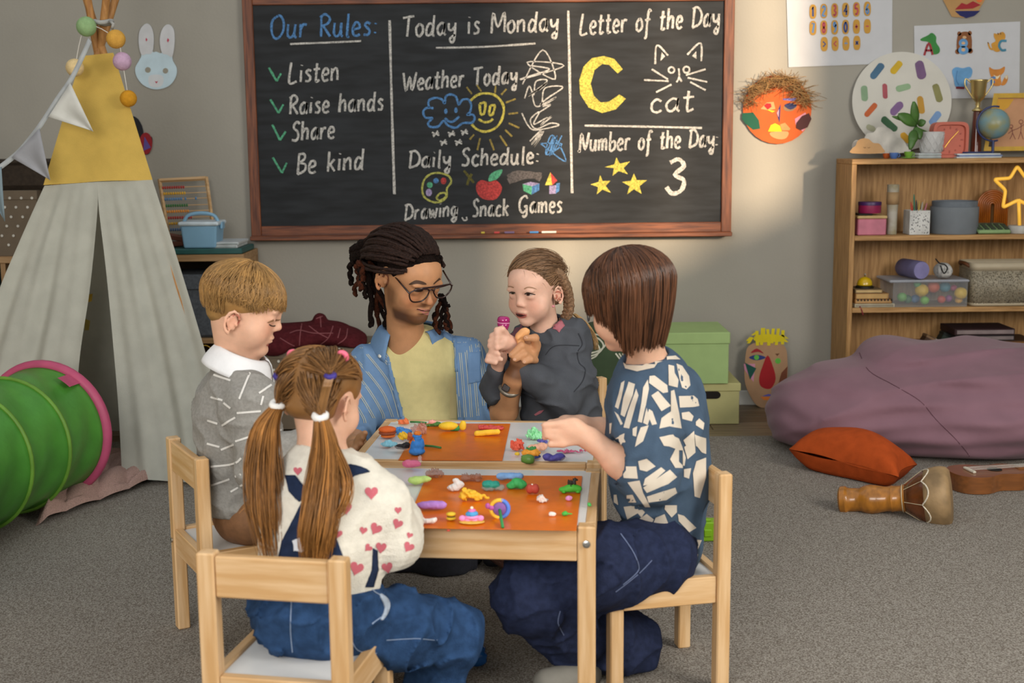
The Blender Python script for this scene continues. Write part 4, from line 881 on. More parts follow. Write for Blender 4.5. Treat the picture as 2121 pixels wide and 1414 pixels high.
def heart(x, y, s_, a=0):
    o = []; ca, sa = math.cos(a), math.sin(a)
    for t in np.linspace(0, 2*math.pi, 22)[:-1]:
        u, v = .9*math.sin(t)**3, -(.8125*math.cos(t)-.3125*math.cos(2*t)-.125*math.cos(3*t)-.0625*math.cos(4*t)); o.append((x+s_*(u*ca-v*sa), y+s_*(u*sa+v*ca)))
    return o
hs = [(769, 1020, 15, 0), (778, 1094, 14, .5), (823, 1084, 12, .4), (789, 1133, 13, .1), (846, 1132, 12, .5), (802, 1174, 13, -.2), (738, 1176, 16, .3), (716, 1052, 14, -.1), (752, 1098, 9, .2), (617, 975, 10, 0), (762, 1134, 9, .8), (700, 1105, 10, .2), (824, 1056, 8, 0), (848, 1108, 7, .3)]
for q in hs: lay('heart_print', sw, M_ht, sf, [heart(*q)], off=.0012, step=7)
M_jean = mat('blue_denim', '#2a4468', .9, .2, 45, .3, 350, spec=.15)
S = SDF(); S.ell(P(650, 1265, 2.375), (.115, .105, .085), k=.04); S.cap(P(655, 1210, 2.40), P(655, 1240, 2.39), .105, .11, .04, sq=(lat, 1.1))
kn = P(935, 1310, 2.56); S.chain([P(690, 1290, 2.38), P(820, 1300, 2.47), kn], [.080, .074, .060], .03); S.chain([kn, P(905, 1400, 2.60), P(868, 1480, 2.62)], [.058, .056, .052], .03)
k2 = P(700, 1270, 2.74); S.chain([P(610, 1270, 2.43), k2], [.078, .06], .03); S.chain([k2, P(700, 1380, 2.80)], [.058, .05], .03)
S.disp(lambda p: .002*wav(p, 60, 55)-.013*folds(p*np.array([1, 1, 1.3]), 28, 57, 5)+.002); S.cut(P(690, 1195, 2.40), (.12, 0, 1), .01); S.cut((0, 0, ZC+.004), (0, 0, -1))
jn, bj = sobj('dungarees', S, M_jean, T, .0052, 1, None, True); sf = onmesh(bj)
M_bib = mat('navy_denim', '#222d45', .9, .15, 60, .3, 350, spec=.15); M_sti = mat('denim_seam', '#8ea0bb', .8)
lay('seam_stitching', jn, M_sti, sf, strokes=[(1.8, [(604, 1240), (602, 1300), (606, 1350)]), (2.4, [(762, 1208), (775, 1225), (792, 1236), (802, 1252), (794, 1275)]), (2, [(792, 1276), (770, 1292)]), (1.6, [(724, 1312), (740, 1345), (780, 1352)]), (1.4, [(800, 1325), (860, 1322), (905, 1325)])])
lay('side_button_flap', jn, mat('worn_denim', '#a9b6c6', .8), sf, [[(786, 1232), (800, 1238), (806, 1256), (796, 1280), (788, 1282), (796, 1258)]], off=.003, thick=.003, smooth=3)
sfs = onmesh(bs_)
lay('back_bib', jn, M_bib, sfs, [[(585, 1120), (640, 1010), (660, 1010), (720, 1180), (722, 1240), (560, 1240)]], off=.003, thick=.004, step=9)
lay('strap', jn, M_bib, sfs, [[(695, 968), (726, 962), (758, 972), (765, 978), (735, 985), (712, 1004), (690, 1030), (672, 1040), (660, 1020)]], off=.004, thick=.005, step=7); lay('strap', jn, M_bib, sfs, [[(592, 985), (612, 985), (640, 1020), (620, 1040), (600, 1020)]], off=.004, thick=.005, step=7)
lay('side_strap', jn, M_bib, sfs, [[(772, 1135), (780, 1140), (782, 1180), (772, 1215), (756, 1215), (770, 1180)]], off=.003, thick=.004, step=7)
lay('strap_label', jn, mat('white_label', '#c9ccd2', .6), sfs, [[(612, 1120), (628, 1116), (632, 1138), (616, 1143)]], off=.010)
for p in (P(865, 1490, 2.64), P(700, 1395, 2.83)):
    p[2] = .045; S = SDF(); S.cap(p, p+np.array([.03, .08, 0]), .032, .03, .02); S.cut((0, 0, ZC+.001), (0, 0, -1)); sobj('shoe', S, M_rose, T, .006)
# ================================================================ tent corner
K = P(206, 62, 5.0); FL = PZ(-85, 1000, ZC); FR = PZ(502, 1006, ZC); BL = np.array([-1.98, 5.36, ZC]); BR = np.array([-1.46, 5.36, ZC])
def poly_on(a, b, c):
    n = np.cross(b-a, c-a); n = n/np.linalg.norm(n); n = n if n[1] < 0 else -n
    def s(x, y, off=0): d = ray(x, y); t = ((a-CP)@n)/(d@n); return CP+d*t+n*off
    return s, n
fs, fnn = poly_on(FL, FR, K)
def translucent(m_, k_):
    N = m_.node_tree.nodes; L_ = m_.node_tree.links; b = N['Principled BSDF']; tr = N.new('ShaderNodeBsdfTranslucent'); mx = N.new('ShaderNodeMixShader'); mx.inputs[0].default_value = k_; src = b.inputs['Base Color'].links[0].from_socket
    L_.new(src, tr.inputs[0]); L_.new(b.outputs[0], mx.inputs[1]); L_.new(tr.outputs[0], mx.inputs[2]); L_.new(mx.outputs[0], N['Material Output'].inputs[0])
T = thing('play_tent', 'tall teepee tent, yellow top over grey cotton, with wooden poles', 'tent', (float((FL[0]+FR[0])/2), 5.0, ZC))
M_pole = woodm('pole_wood', '#c08d52', '#9a6a38', 2, .55); M_yel = mat('yellow_cotton', '#d5b35c', .9, .05, 15, .15, 250, spec=.15); M_gc = mat('grey_cotton', '#c4c4b8', .9, .05, 12, .12, 250, spec=.15)
translucent(M_yel, .18); translucent(M_gc, .30)
for a in (FL, FR, BL, BR):
    d = nrm(K-a); off = np.array([(.018 if a[0] < K[0] else -.018), .018 if a[1] < 5.2 else -.018, 0]); m = MB(); m.tube([a+off*.2, K+off, K+off+d*.36], .0145, 10); obj('pole', m, M_pole, T, smooth=True, angle=40)
def cloth(name, fn, nu, nv, mt, par=T, th=.002):
    m = MB(); m.sheet(fn, nu, nv); o = obj(name, m, mt, par, smooth=True)
    if mt not in (M_gc, M_yel): md = o.modifiers.new('t', 'SOLIDIFY'); md.thickness = th
    return o
def lerp_path(pts, t):
    x = t*(len(pts)-1); i = min(int(x), len(pts)-2); f = x-i; return (pts[i][0]*(1-f)+pts[i+1][0]*f, pts[i][1]*(1-f)+pts[i+1][1]*f)
def panel(Lp, Rp, amp, seed):
    Lp = [tuple(q) for q in cr(Lp, 8)]; Rp = [tuple(q) for q in cr(Rp, 8)]
    def f(u, v):
        a, b = lerp_path(Lp, v), lerp_path(Rp, v); x, y = a[0]*(1-u)+b[0]*u, a[1]*(1-u)+b[1]*u
        fold = amp*v**.8*(.6*math.sin(u*17+seed+1.5*v)+.4*math.sin(u*31+seed*2-3*v)+.35*math.sin(7*v+9*u+seed))*(1-.55*abs(2*u-1)**3)
        return fs(x, y, .012+fold)
    return f
cloth('front_flap', panel([(95, 386), (45, 500), (-5, 620), (-60, 800), (-85, 985)], [(204, 378), (204, 440), (189, 600), (166, 760), (152, 985)], .022, 1.0), 46, 40, M_gc)
cloth('front_flap', panel([(204, 378), (208, 440), (222, 560), (236, 700), (249, 850), (256, 990)], [(318, 374), (360, 505), (402, 640), (440, 770), (472, 880), (503, 1006)], .020, 2.2), 46, 40, M_gc)
cloth('yellow_top', lambda u, v: fs((172-77*v)*(1-u)+(238+80*v)*u, (119+267*v+5*(1-abs(2*u-1))*v*-1)*(1-u)+(112+262*v)*u, .016+.006*v*math.sin(9*u+2)), 24, 20, M_yel)
for a, b in ((FL, BL), (FR, BR)):
    cloth('side_panel', lambda u, v: (a*(1-u)+b*u)*(1-v*.93)+K*v*.93+np.array([.012*math.sin(9*u)*(1-v)*(1 if a[0] > K[0] else -1), 0, .012*(1-v)]), 14, 16, M_gc)
cloth('back_panel', lambda u, v: (BL*(1-u)+BR*u)*(1-v*.93)+K*v*.93+np.array([0, -.01*math.sin(14*u)*(1-v), .012]), 14, 16, M_gc)
m = MB(); q = P(214, 46, 4.93); m.tube([q+np.array([.032*math.cos(t), .03*math.sin(t), .004*math.cos(2*t)]) for t in np.linspace(0, 6.28, 17)[:-1]], .009, 6, closed=True); m.tube([P(228, 44, 4.9), P(235, 50, 4.88), P(232, 60, 4.89)], .006, 6); obj('tie_band', m, mat('grey_band', '#a3a39f', .9), T, smooth=True)
for col, pl in (('#c9a43c', [(180, 610), (192, 608), (190, 624), (180, 626)]), ('#b59a63', [(178, 630), (188, 632), (186, 655), (176, 655)]), ('#b39d4e', [(176, 660), (187, 664), (184, 684), (175, 684)])):
    m = MB(); decal(m, pl, lambda x, y, o: P(x, y, 5.12), 0, 0); obj('cushion_trim', m, mat('trim_'+col[1:], col, .9), T)
# garland of felt balls
G = thing('felt_ball_garland', 'string of five pastel felt balls hung round the tent poles', 'garland', tuple(P(215, 120, 4.86)))
pts = []
for x, y, r, col in ((155, 140, 18, '#dcc391'), (179, 55, 20, '#8fae7c'), (240, 81, 19, '#d3a04a'), (253, 127, 18.5, '#c4a3bd'), (266, 204, 17, '#c98f2a')):
    p = P(x, y, 4.86); pts.append(p); m = MB(); m.ball(p, px2m(r, 4.86), 18); obj('felt_ball', m, mat('felt_'+col[1:], col, .95, .08, 60, .4, 300, spec=.1), G, smooth=True)
m = MB(); m.tube(cr(pts, 6), .0015, 5); obj('string', m, mat('string_white', '#cfccc4', .9), G)
# bunting
G = thing('bunting', 'grey and white triangle bunting slanting down from the tent top', 'bunting', tuple(P(90, 260, 4.72)))
rb = [(186, 82), (150, 158), (118, 205), (80, 263), (40, 312), (0, 345), (-40, 372)]
def rbf(u, v): x, y = lerp_path([tuple(q) for q in cr(rb, 6)], u); return P(x+(-3 if v == 0 else 4), y+(-3 if v == 0 else 5), 4.74)
cloth('ribbon', rbf, 30, 2, mat('ribbon_grey', '#a9adae', .9), G)
for pl, col in (([(146, 172), (100, 242), (193, 272)], '#c9c9c3'), ([(82, 266), (24, 326), (104, 373)], '#96979c'), ([(3, 345), (-42, 372), (10, 458)], '#7d8e96')):
    m = MB(); a, b, t_ = pl
    m.sheet(lambda u, v: P((a[0]*(1-u)+b[0]*u)*(1-v)+t_[0]*v, (a[1]*(1-u)+b[1]*u)*(1-v)+t_[1]*v, 4.73-.012*math.sin(3.1*v)*math.sin(5*u+1)), 9, 9); o = obj('flag', m, mat('flag_'+col[1:], col, .9, .05, 20), G, smooth=True); md = o.modifiers.new('t', 'SOLIDIFY'); md.thickness = .002
# tunnel
T = thing('play_tunnel', 'green fabric crawl tunnel with pink rim lying before the tent', 'tunnel', (-1.65, 4.0, ZC))
rc = np.array([-1.622, 4.33, ZC+.247]); axd = nrm((-.20, -.98, 0)); sd = np.array([-axd[1], axd[0], 0]); R_ = .225
def ring(t, a, r): return rc+axd*t+r*(math.cos(a)*sd+math.sin(a)*np.array([0, 0, 1.]))
def tun(u, v):
    a = 2*math.pi*u; t = 1.15*v; ph = (t % .22)/.22; r = R_-.020*math.sin(math.pi*ph)**.7*(.8+.2*math.sin(3*a))-.006*math.sin(5*a+t*30)*math.sin(math.pi*ph); p = ring(t, a, r); p[2] = max(p[2], ZC+.002); return p
m = MB(); m.sheet(tun, 72, 74, closed_u=True); o = obj('fabric_tube', m, mat('green_nylon', '#468530', .42, .1, 12, .12, 40, spec=.5), T, smooth=True); md = o.modifiers.new('t', 'SOLIDIFY'); md.thickness = .002
m = MB(); m.tube([ring(-.012, a, R_+.003) for a in np.linspace(0, 6.283, 49)[:-1]], .019, 8, closed=True); obj('rim', m, mat('pink_nylon', '#b0496b', .5, .08), T, smooth=True)
for k in range(1, 6): m = MB(); m.tube([ring(.22*k, a, R_+.001) for a in np.linspace(0, 6.283, 49)[:-1]], .0075, 6, closed=True); obj('hoop', m, mat('lime_piping', '#5f8a2c', .5), T, smooth=True)
m = MB(); m.sheet(lambda u, v: ring(.0+.075*v, math.radians(62-13*u), R_+.005), 6, 3); obj('tab', m, mat('pink_nylon', '#b0496b'), T)
# knitted blanket on floor
bA, bB, bD = PZ(80, 1092, 0)[:2], PZ(345, 1004, 0)[:2], PZ(235, 955, 0)[:2]-PZ(225, 1045, 0)[:2]
def blk(u, v):
    e = min(1, 9*u, 9*(1-u))*min(1, .35+14*v, 6*(1-v)); b_ = bA+(bB-bA)*u+bD*(v*(.75+.25*math.sin(3.1*u)))+np.array([.0, -.03])*(math.sin(5*u+1)+.5*math.sin(13*u))*(1-v)
    fo = abs(math.sin(9*v+4*u+1.3*math.sin(5*u)))**.7*.030+abs(math.sin(14*u-6*v+2*math.sin(4*v)))**.8*.016; return (b_[0], b_[1], ZC+.002+e*(.014+1.3*fo)+.0014*math.sin(210*u)*math.sin(90*v))
m = MB(); m.sheet(blk, 130, 60); kb = obj('knitted_blanket', m, mat('blush_knit', '#b5958a', .95, .14, 260, .7, 320, spec=.1), smooth=True); tag(kb, 'rumpled blush-pink knitted blanket between tunnel and tent', 'blanket')
# ================================================================ low storage unit by the wall
LO = [woodm('lightoak_'+'xyz'[k], '#b08d64', '#94714a', k, .55) for k in range(3)]
T = thing('storage_unit', 'low light-oak storage unit along the wall behind the tent', 'storage unit', (-1.9, 5.70, 0))
x0, x1, yf, yb, zt = -2.75, -1.16, 5.54, 5.855, .757
def bx(par, name, a, b, mt, bev=.002): m = MB(); m.box([(a[i]+b[i])/2 for i in range(3)], [abs(b[i]-a[i]) for i in range(3)], bev); return obj(name, m, mt, par)
bx(T, 'top_board', (x0, yf, zt-.03), (x1, yb, zt), LO[0]); bx(T, 'bottom_board', (x0, yf, .03), (x1, yb, .06), LO[0])
for x in (x0, x1-.025): bx(T, 'side_panel', (x, yf, 0), (x+.025, yb, zt-.03), LO[2])
for x in (-2.22, -1.70): bx(T, 'divider', (x, yf+.004, .06), (x+.022, yb-.012, zt-.03), LO[2])
for a, b in ((x0+.025, -2.22), (-2.198, -1.70), (-1.678, x1-.025)): bx(T, 'shelf_board', (a, yf+.004, .365), (b, yb-.012, .388), LO[0])
bx(T, 'back_panel', (x0+.025, yb-.012, .06), (x1-.025, yb, zt-.03), mat('dark_back', '#4a3a2a', .8))
def dots(par, mt, surfs, lst, r):
    for (sf_, pts) in surfs:
        for x, y in pts: m = MB(); m.add([sf_(x+r*math.cos(t), y+r*math.sin(t)) for t in np.linspace(0, 6.28, 11)[:-1]], [tuple(range(10))]); obj('dot', m, mt, par)
M_dot = mat('dot_white', '#cfcbc0', .8); M_taupe = mat('taupe_card', '#6f6150', .85, .05)
def dotbox(label, a, b, dpx, Yf):
    T = thing('storage_box', label, 'box', ((a[0]+b[0])/2, (a[1]+b[1])/2, a[2]), 0, 'taupe polka-dot boxes'); h_ = b[2]-a[2]
    bx(T, 'body', a, (b[0], b[1], b[2]-.035), M_taupe); bx(T, 'lid', (a[0]-.004, a[1]-.004, b[2]-.04), (b[0]+.004, b[1]+.004, b[2]), M_taupe)
    for x, y in dpx:
        m = MB(); p = P(x, y, Yf); m.lathe([(.0058, 0), (.0058, .0006)], 12, Matrix.Translation(p) @ Matrix.Rotation(math.pi/2, 4, 'X')); obj('dot', m, M_dot, T)
    return T
dotbox('taupe polka-dot box on the storage unit at the picture edge, left of the tent', (-2.50, 5.55, zt), (-2.045, 5.84, 1.04), [(20, 410), (44, 410), (66, 410), (10, 429), (33, 429), (57, 429), (23, 449), (47, 449), (14, 468), (37, 468), (60, 468), (4, 488), (28, 488), (18, 507), (42, 507)], 5.5445)
T = thing('basket', 'dark brown storage basket sitting on the polka-dot box beside the tent', 'basket', (-2.27, 5.70, 1.041)); bx(T, 'body', (-2.50, 5.57, 1.041), (-1.98, 5.83, 1.165), mat('dark_brown', '#33291f', .9, .2, 60, .3, 200), .02); bx(T, 'rim', (-2.51, 5.56, 1.15), (-1.97, 5.84, 1.172), mat('dark_brown', '#33291f'), .01)
T = thing('box', 'dark teal box on the storage shelf at the picture edge', 'box', (-2.4, 5.68, .389)); bx(T, 'body', (-2.70, 5.56, .389), (-2.24, 5.83, .70), mat('teal_card', '#3d4f4f', .8)); bx(T, 'lid', (-2.705, 5.555, .655), (-2.235, 5.835, .705), mat('teal_card', '#3d4f4f'))
T = thing('fabric_bin', 'grey felt storage bin in the unit beside the tent', 'bin', (-1.42, 5.70, .389)); M_felt = mat('grey_felt', '#5c6066', .95, .15, 90, .4, 300, spec=.1)
bx(T, 'body', (-1.66, 5.56, .389), (-1.215, 5.83, .665), M_felt, .012); bx(T, 'folded_cuff', (-1.664, 5.553, .60), (-1.211, 5.837, .668), M_felt, .006)
m = MB(); m.tube(cr([P(405, 725, 5.50), P(425, 715, 5.50), P(440, 728, 5.50), P(436, 760, 5.52)], 6), .0022, 6); tag(obj('cable', m, mat('yellow_cable', '#c9a03c', .6), smooth=True), 'thin yellow cable looping out below the felt bin', 'cable')
# things on the unit
T = thing('cutting_mat', 'dark green board lying on the storage unit under the blue caddy', 'board', tuple(P(440, 522, 5.62)[:2])+(zt,)); z0 = zt+.001
bx(T, 'tray', (-1.62, 5.535, z0), (-1.165, 5.80, z0+.024), mat('dark_green', '#23514d', .5, .08), .004)
for i, (a, b) in enumerate(((-1.30, -1.185), (-1.31, -1.19))): T = thing('document_folder', ('white paper folder on the green board beside the caddy, upper one', 'white paper folder on the green board beside the caddy, lower one')[i], 'folder', (-1.25, 5.66, z0+.0245), 0, 'white folders'); zz = z0+.0245+.013*(1-i); bx(T, 'cover', (a, 5.56, zz), (b, 5.78, zz+.012), mat('paper_white', '#c2c6c6', .6)); bx(T, 'pages', (a+.003, 5.557, zz+.003), (b-.003, 5.56, zz+.009), mat('page_grey', '#9aa2a2', .8))
T = thing('caddy', 'light blue plastic caddy box with white lid and carry handle', 'caddy', (-1.385, 5.60, z0+.025)); zb = z0+.0252; M_bp = mat('blue_plastic', '#7fa9c4', .4, .03)
xa, xb = P(376, 500, 5.56)[0], P(452, 500, 5.56)[0]; xc = (xa+xb)/2; w_ = xb-xa
m = MB(); m.add([(xc+sx*w_*k, 5.62+sy*.075*k2, zb+z) for z, k, k2 in ((0, .44, .9), (.098, .5, 1)) for sx, sy in ((-1, -1), (1, -1), (1, 1), (-1, 1))], [(3, 2, 1, 0), (4, 5, 6, 7)]+[(i, (i+1) % 4, 4+(i+1) % 4, 4+i) for i in range(4)]); o = obj('tub', m, M_bp, T); md = o.modifiers.new('b', 'BEVEL'); md.width = .008; md.segments = 3
m = MB(); m.box((xc, 5.62, zb+.106), (w_*1.10, .17, .018), .006); obj('lid', m, mat('white_plastic', '#c6d2d8', .4), T)
m = MB(); m.tube(cr([(xc-.075, 5.60, zb+.112), (xc-.055, 5.60, zb+.14), (xc, 5.60, zb+.15), (xc+.055, 5.60, zb+.14), (xc+.075, 5.60, zb+.112)], 6), .0075, 8); obj('handle', m, M_bp, T, smooth=True)
for s in (-1, 1): m = MB(); m.box((xc+s*w_*.545, 5.62, zb+.095), (.012, .05, .03), .003); obj('latch', m, M_bp, T)
# abacus
T = thing('abacus', 'wooden abacus with rows of red, yellow, blue, green and orange beads', 'abacus', tuple(P(385, 508, 5.74))); YA = 5.74
def aq(x, y): return P(x, y, YA+.0003*(500-y)-.0)
M_bw = woodm('birch', '#c9a77c', '#b18c5e', 0)
m = MB(); m.tube([aq(330, 371), aq(354, 520)], .0085, 4); obj('side_post', m, M_bw, T); m = MB(); m.tube([aq(427, 366), aq(447, 515)], .0085, 4); obj('side_post', m, M_bw, T)
m = MB(); m.tube([aq(331, 374), aq(427, 369)], .0095, 4); obj('top_rail', m, M_bw, T); m = MB(); m.tube([aq(352, 512), aq(446, 507)], .0095, 4); obj('bottom_rail', m, M_bw, T)
m = MB(); m.tube([aq(440, 445), P(442, 505, 5.83)], .006, 4); obj('stand', m, M_bw, T)
bcol = ['#9e1c22', '#d0a021', '#4a7fae', '#1f6b34', '#d08325', '#9e1c22', '#d0a021', '#3c6f9f', '#1b5c33']
for i, y in enumerate((389, 401.5, 413, 426.5, 438.5, 451.5, 463.5, 476, 489)):
    xs = 332+i*2.3; m = MB(); m.tube([aq(xs, y), aq(428+i*2.2, y-3.5)], .0022, 6); obj('rod', m, M_bw, T)
    m = MB()
    for k in range(10):
        x = xs+6+4.7*k+(4 if i == 2 and k == 8 else 0)+(21 if i == 2 and k == 9 else 0)+(4 if i == 5 and k > 7 else 0); p = aq(x, y-.035*(x-xs)); m.ball(p, (.0047, .0065, .0075), 8)
    obj('bead_row', m, mat('bead_'+bcol[i][1:], bcol[i], .4), T, smooth=True)['kind'] = 'stuff'
T = thing('wood_block', 'reddish-brown wooden block stack half hidden behind the tent edge', 'blocks', tuple(P(368, 510, 5.62)))
for i in range(2): m = MB(); m.box(P(366, 506-13*i, 5.66)+np.array([0, 0, .003]), (.075, .06, .022), .003, rot=Matrix.Rotation(.3*i-.1, 3, 'Y')); obj('block', m, mat('red_brown', '#6b3a28', .6), T)
# taupe box with plaid blanket
dotbox('taupe polka-dot box on the floor between the boy and the man, blanket on top', (-1.15, 5.40, ZC), (-.55, 5.76, .36), [(587, 729), (610, 727), (633, 725), (703, 723), (577, 748), (555, 748), (567, 766), (720, 741), (680, 724)], 5.394)
S = SDF()
for x, y, yy, r in ((575, 690, 5.55, (.09, .13, .045)), (620, 695, 5.55, (.10, .13, .05)), (670, 690, 5.58, (.11, .13, .055)), (715, 700, 5.56, (.09, .13, .05)), (563, 722, 5.40, (.07, .035, .035)), (735, 712, 5.5, (.05, .1, .03)), (600, 706, 5.47, (.10, .07, .03))): S.ell(P(x, y, yy), r, k=.04)
S.cap(P(662, 662, 5.60), P(664, 685, 5.60), .030, .035, .01, sq=((0, 1, 0), 2.2)); S.disp(lambda p: .006*wav(p*np.array([.7, 1, 1.6]), 30, 41)); S.ops.append(('s', lambda p: np.maximum(p[:, 2]-.362, 5.388-p[:, 1]), .004))
pb, bb = sobj('plaid_blanket', S, mat('maroon_wool', '#4d1c20', .95, .15, 60, .3, 300, spec=.1), None, .006, 1, None, True); tag(pb, 'crumpled maroon checked blanket on the polka-dot box behind the boy', 'blanket')
sfb = onmesh(bb); lay('check_lines', pb, mat('check_pink', '#80474a', .95), sfb, strokes=[(1.8, q) for q in ([(627, 660), (622, 690), (620, 715)], [(690, 675), (680, 700), (660, 715)], [(640, 675), (660, 690), (680, 700)], [(600, 690), (620, 684), (650, 690), (690, 690)], [(705, 680), (700, 700)], [(655, 660), (668, 655)], [(663, 655), (665, 678)], [(580, 700), (600, 712), (610, 716)], [(720, 680), (716, 700), (700, 712)])], join=True)
# ================================================================ right-hand floor things
M_bb = mat('mauve_velvet', '#80606a', .85, .07, 6, .06, 60, sheen=.12, spec=.2)
S = SDF(); S.ell((1.72, 5.08, .15), (.62, .40, .19), k=.05); S.ell((1.70, 5.12, .22), (.40, .30, .16), k=.12); S.ell((1.98, 5.04, .22), (.38, .36, .185), k=.12); S.ell((1.27, 5.04, .13), (.24, .30, .15), k=.12); S.ell((1.55, 5.16, .34), (.11, .20, .085), k=.08); S.ell((1.85, 4.91, .15), (.40, .28, .15), k=.1)
def bbd(p):
    w = wav(p, 5, 71); a = np.exp(-((p[:, 0]-1.6)/.7)**2)
    return a*(-.020*folds(p*np.array([.35, .6, 1.5]), 8.5, 73, 5)+.006*np.sin(p[:, 2]*40+p[:, 0]*9+4*w)+.005*np.sin(p[:, 2]*85-p[:, 0]*10+5*w)+.010*wav(p*np.array([.6, 1, 1.6]), 9, 72))
S.disp(bbd); S.cut((0, 0, ZC+.001), (0, 0, -1), .03)
bo, bv = sobj('bean_bag', S, M_bb, None, .0095, 1, None, True); tag(bo, 'large slumped mauve velvet bean bag in front of the bookshelf', 'bean bag')
lay('seam', bo, mat('mauve_seam', '#55363f', .9), onmesh(bv), strokes=[(1.6, [(1780, 730), (1800, 768), (1850, 797), (1905, 830), (1940, 870), (1980, 910), (2008, 945), (2012, 970)])], off=.0008)
# orange cushion
cL, cF, cB = P(1634, 930, 4.66), P(1862, 988, 4.32), P(1900, 962, 4.54); cK = cL+cB-cF; cN = nrm(np.cross(cF-cL, cB-cF)); cN = cN if cN[2] > 0 else -cN
def cus(sg):
    def f(u, v):
        a, b = 2*u-1, 2*v-1; pin = .10; ua = .5+.5*a*(1-pin*(1-b*b)); vb = .5+.5*b*(1-pin*(1-a*a)); p = (cL*(1-ua)+cF*ua)*(1-vb)+(cK*(1-ua)+cB*ua)*vb
        q = p+cN*sg*(  .0006+.105*(max(0, (1-a*a)*(1-b*b)))**.42+.006*math.sin(7*u+5*v)*(1-a*a)); q[2] = max(q[2], ZC+.002); return q
    return f
m = MB(); m.sheet(cus(1), 26, 26); m.sheet(cus(-1), 26, 26)
tag(obj('cushion', m, mat('orange_linen', '#a9481c', .9, .1, 25, .2, 250, spec=.15), smooth=True, fixn=False), 'plump burnt-orange cushion leaning on the bean bag', 'cushion')
# goblet drum
T = thing('goblet_drum', 'carved wooden goblet drum with skin head lying on the carpet', 'drum', (1.23, 4.1, ZC))
base = P(1738, 1036, 4.13); hd = P(1938, 1030, 4.02); da = nrm(hd-base); L_ = np.linalg.norm(hd-base); Bd = frame(da, (0, 0, 1)); md4 = Matrix([[Bd[0][i], Bd[2][i], Bd[1][i], base[i]] for i in range(3)]+[[0, 0, 0, 1]])
pr = [(0, 0), (.038, 0), (.046, .006), (.047, .022), (.042, .028), (.040, .032), (.039, .055), (.0385, .068), (.041, .072), (.047, .09), (.049, .105), (.046, .125), (.041, .15), (.042, .165), (.044, .170), (.042, .177), (.042, .20), (.046, .212)]
m = MB(); m.lathe(pr, 36, md4); obj('stem', m, mat('honey_wood', '#9c6420', .28, .2, 20, coat=.4, stretch=(3, 3, 1)), T, smooth=True, angle=35)
m = MB(); m.lathe([(.046, .212), (.058, .230), (.076, .254), (.090, .280), (.097, .31)], 36, md4); obj('bowl', m, mat('brown_lacquer', '#5e3112', .25, .3, 25, coat=.4), T, smooth=True)
m = MB(); m.lathe([(.0905, .276), (.096, .290), (.1005, .312), (.1015, .328), (.098, .344), (.088, .354), (.06, .357), (0, .358)], 36, md4); obj('skin_head', m, mat('hide', '#8d7350', .6, .3, 14, .15, 60), T, smooth=True)
m = MB(); lp = [tuple(md4 @ Vector(((.088+.009*abs(math.sin(3.5*a)))*math.cos(a), (.088+.009*abs(math.sin(3.5*a)))*math.sin(a), .271+.022*abs(math.sin(3.5*a))))) for a in np.linspace(0, 6.283, 99)[:-1]]; m.tube(lp, .0028, 5, closed=True); obj('rope_edge', m, mat('rope_white', '#c9beaa', .8, .3, 300), T, smooth=True)
for k in range(7): a = 2*math.pi*k/7; m = MB(); m.tube([tuple(md4 @ Vector((r*math.cos(a), r*math.sin(a), z_))) for r, z_ in ((.090, .272), (.079, .256), (.061, .231), (.0475, .212))], .0012, 4); obj('lacing', m, mat('cord', '#b9a888', .8), T)
m = MB(); m.tube([tuple(md4 @ Vector((.0455*math.cos(a), .0455*math.sin(a), .205))) for a in np.linspace(0, 6.283, 30)[:-1]], .0018, 5, closed=True); obj('neck_cord', m, mat('cord', '#b9a888'), T)
# ukulele
T = thing('ukulele', 'small brown ukulele lying on the carpet beside the bean bag', 'ukulele', (1.70, 4.27, ZC)); M_uk = mat('uke_wood', '#7a4a24', .3, .15, 10, coat=.4, stretch=(1, 8, 8))
u0 = PZ(1992, 1025, ZC)[:2]; ud = nrm((.97, .18, 0))[:2]; un = np.array([-ud[1], ud[0]])
out = [(.0, .0), (.012, .055), (.05, .085), (.10, .088), (.14, .068), (.165, .062), (.19, .066), (.225, .072), (.262, .055), (.275, .02)]; out = out+[(a, -b) for a, b in out[::-1] if b]; 
m = MB(); uq = lambda a, b: tuple(u0+ud*a+un*(b+.075)); m.prism([tuple(q) for q in cr([uq(*q) for q in out], 4, True)], ZC+.002, ZC+.062); obj('body', m, M_uk, T, smooth=True, angle=40)
m = MB(); m.lathe([(.026, 0), (.026, .001)], 20, Matrix.Translation((*uq(.165, 0), ZC+.0625))); obj('sound_hole', m, mat('hole_black', '#17100b', .9), T)
m = MB(); m.box((*uq(.07, 0), ZC+.066), (.012, .07, .008), .002, rot=Matrix.Rotation(math.atan2(ud[1], ud[0]), 3, 'Z')); obj('bridge', m, mat('bone', '#cfc7b4', .5), T)
m = MB(); m.box((*uq(.40, 0), ZC+.058), (.30, .036, .02), .004, rot=Matrix.Rotation(math.atan2(ud[1], ud[0]), 3, 'Z')); obj('neck', m, M_uk, T)
for k in range(4): m = MB(); a, b = uq(.07, -.02+.0133*k), uq(.53, -.012+.008*k); m.tube([(*a, ZC+.071), (*b, ZC+.073)], .0007, 4); obj('string', m, mat('nylon', '#c9c6bd', .4), T)
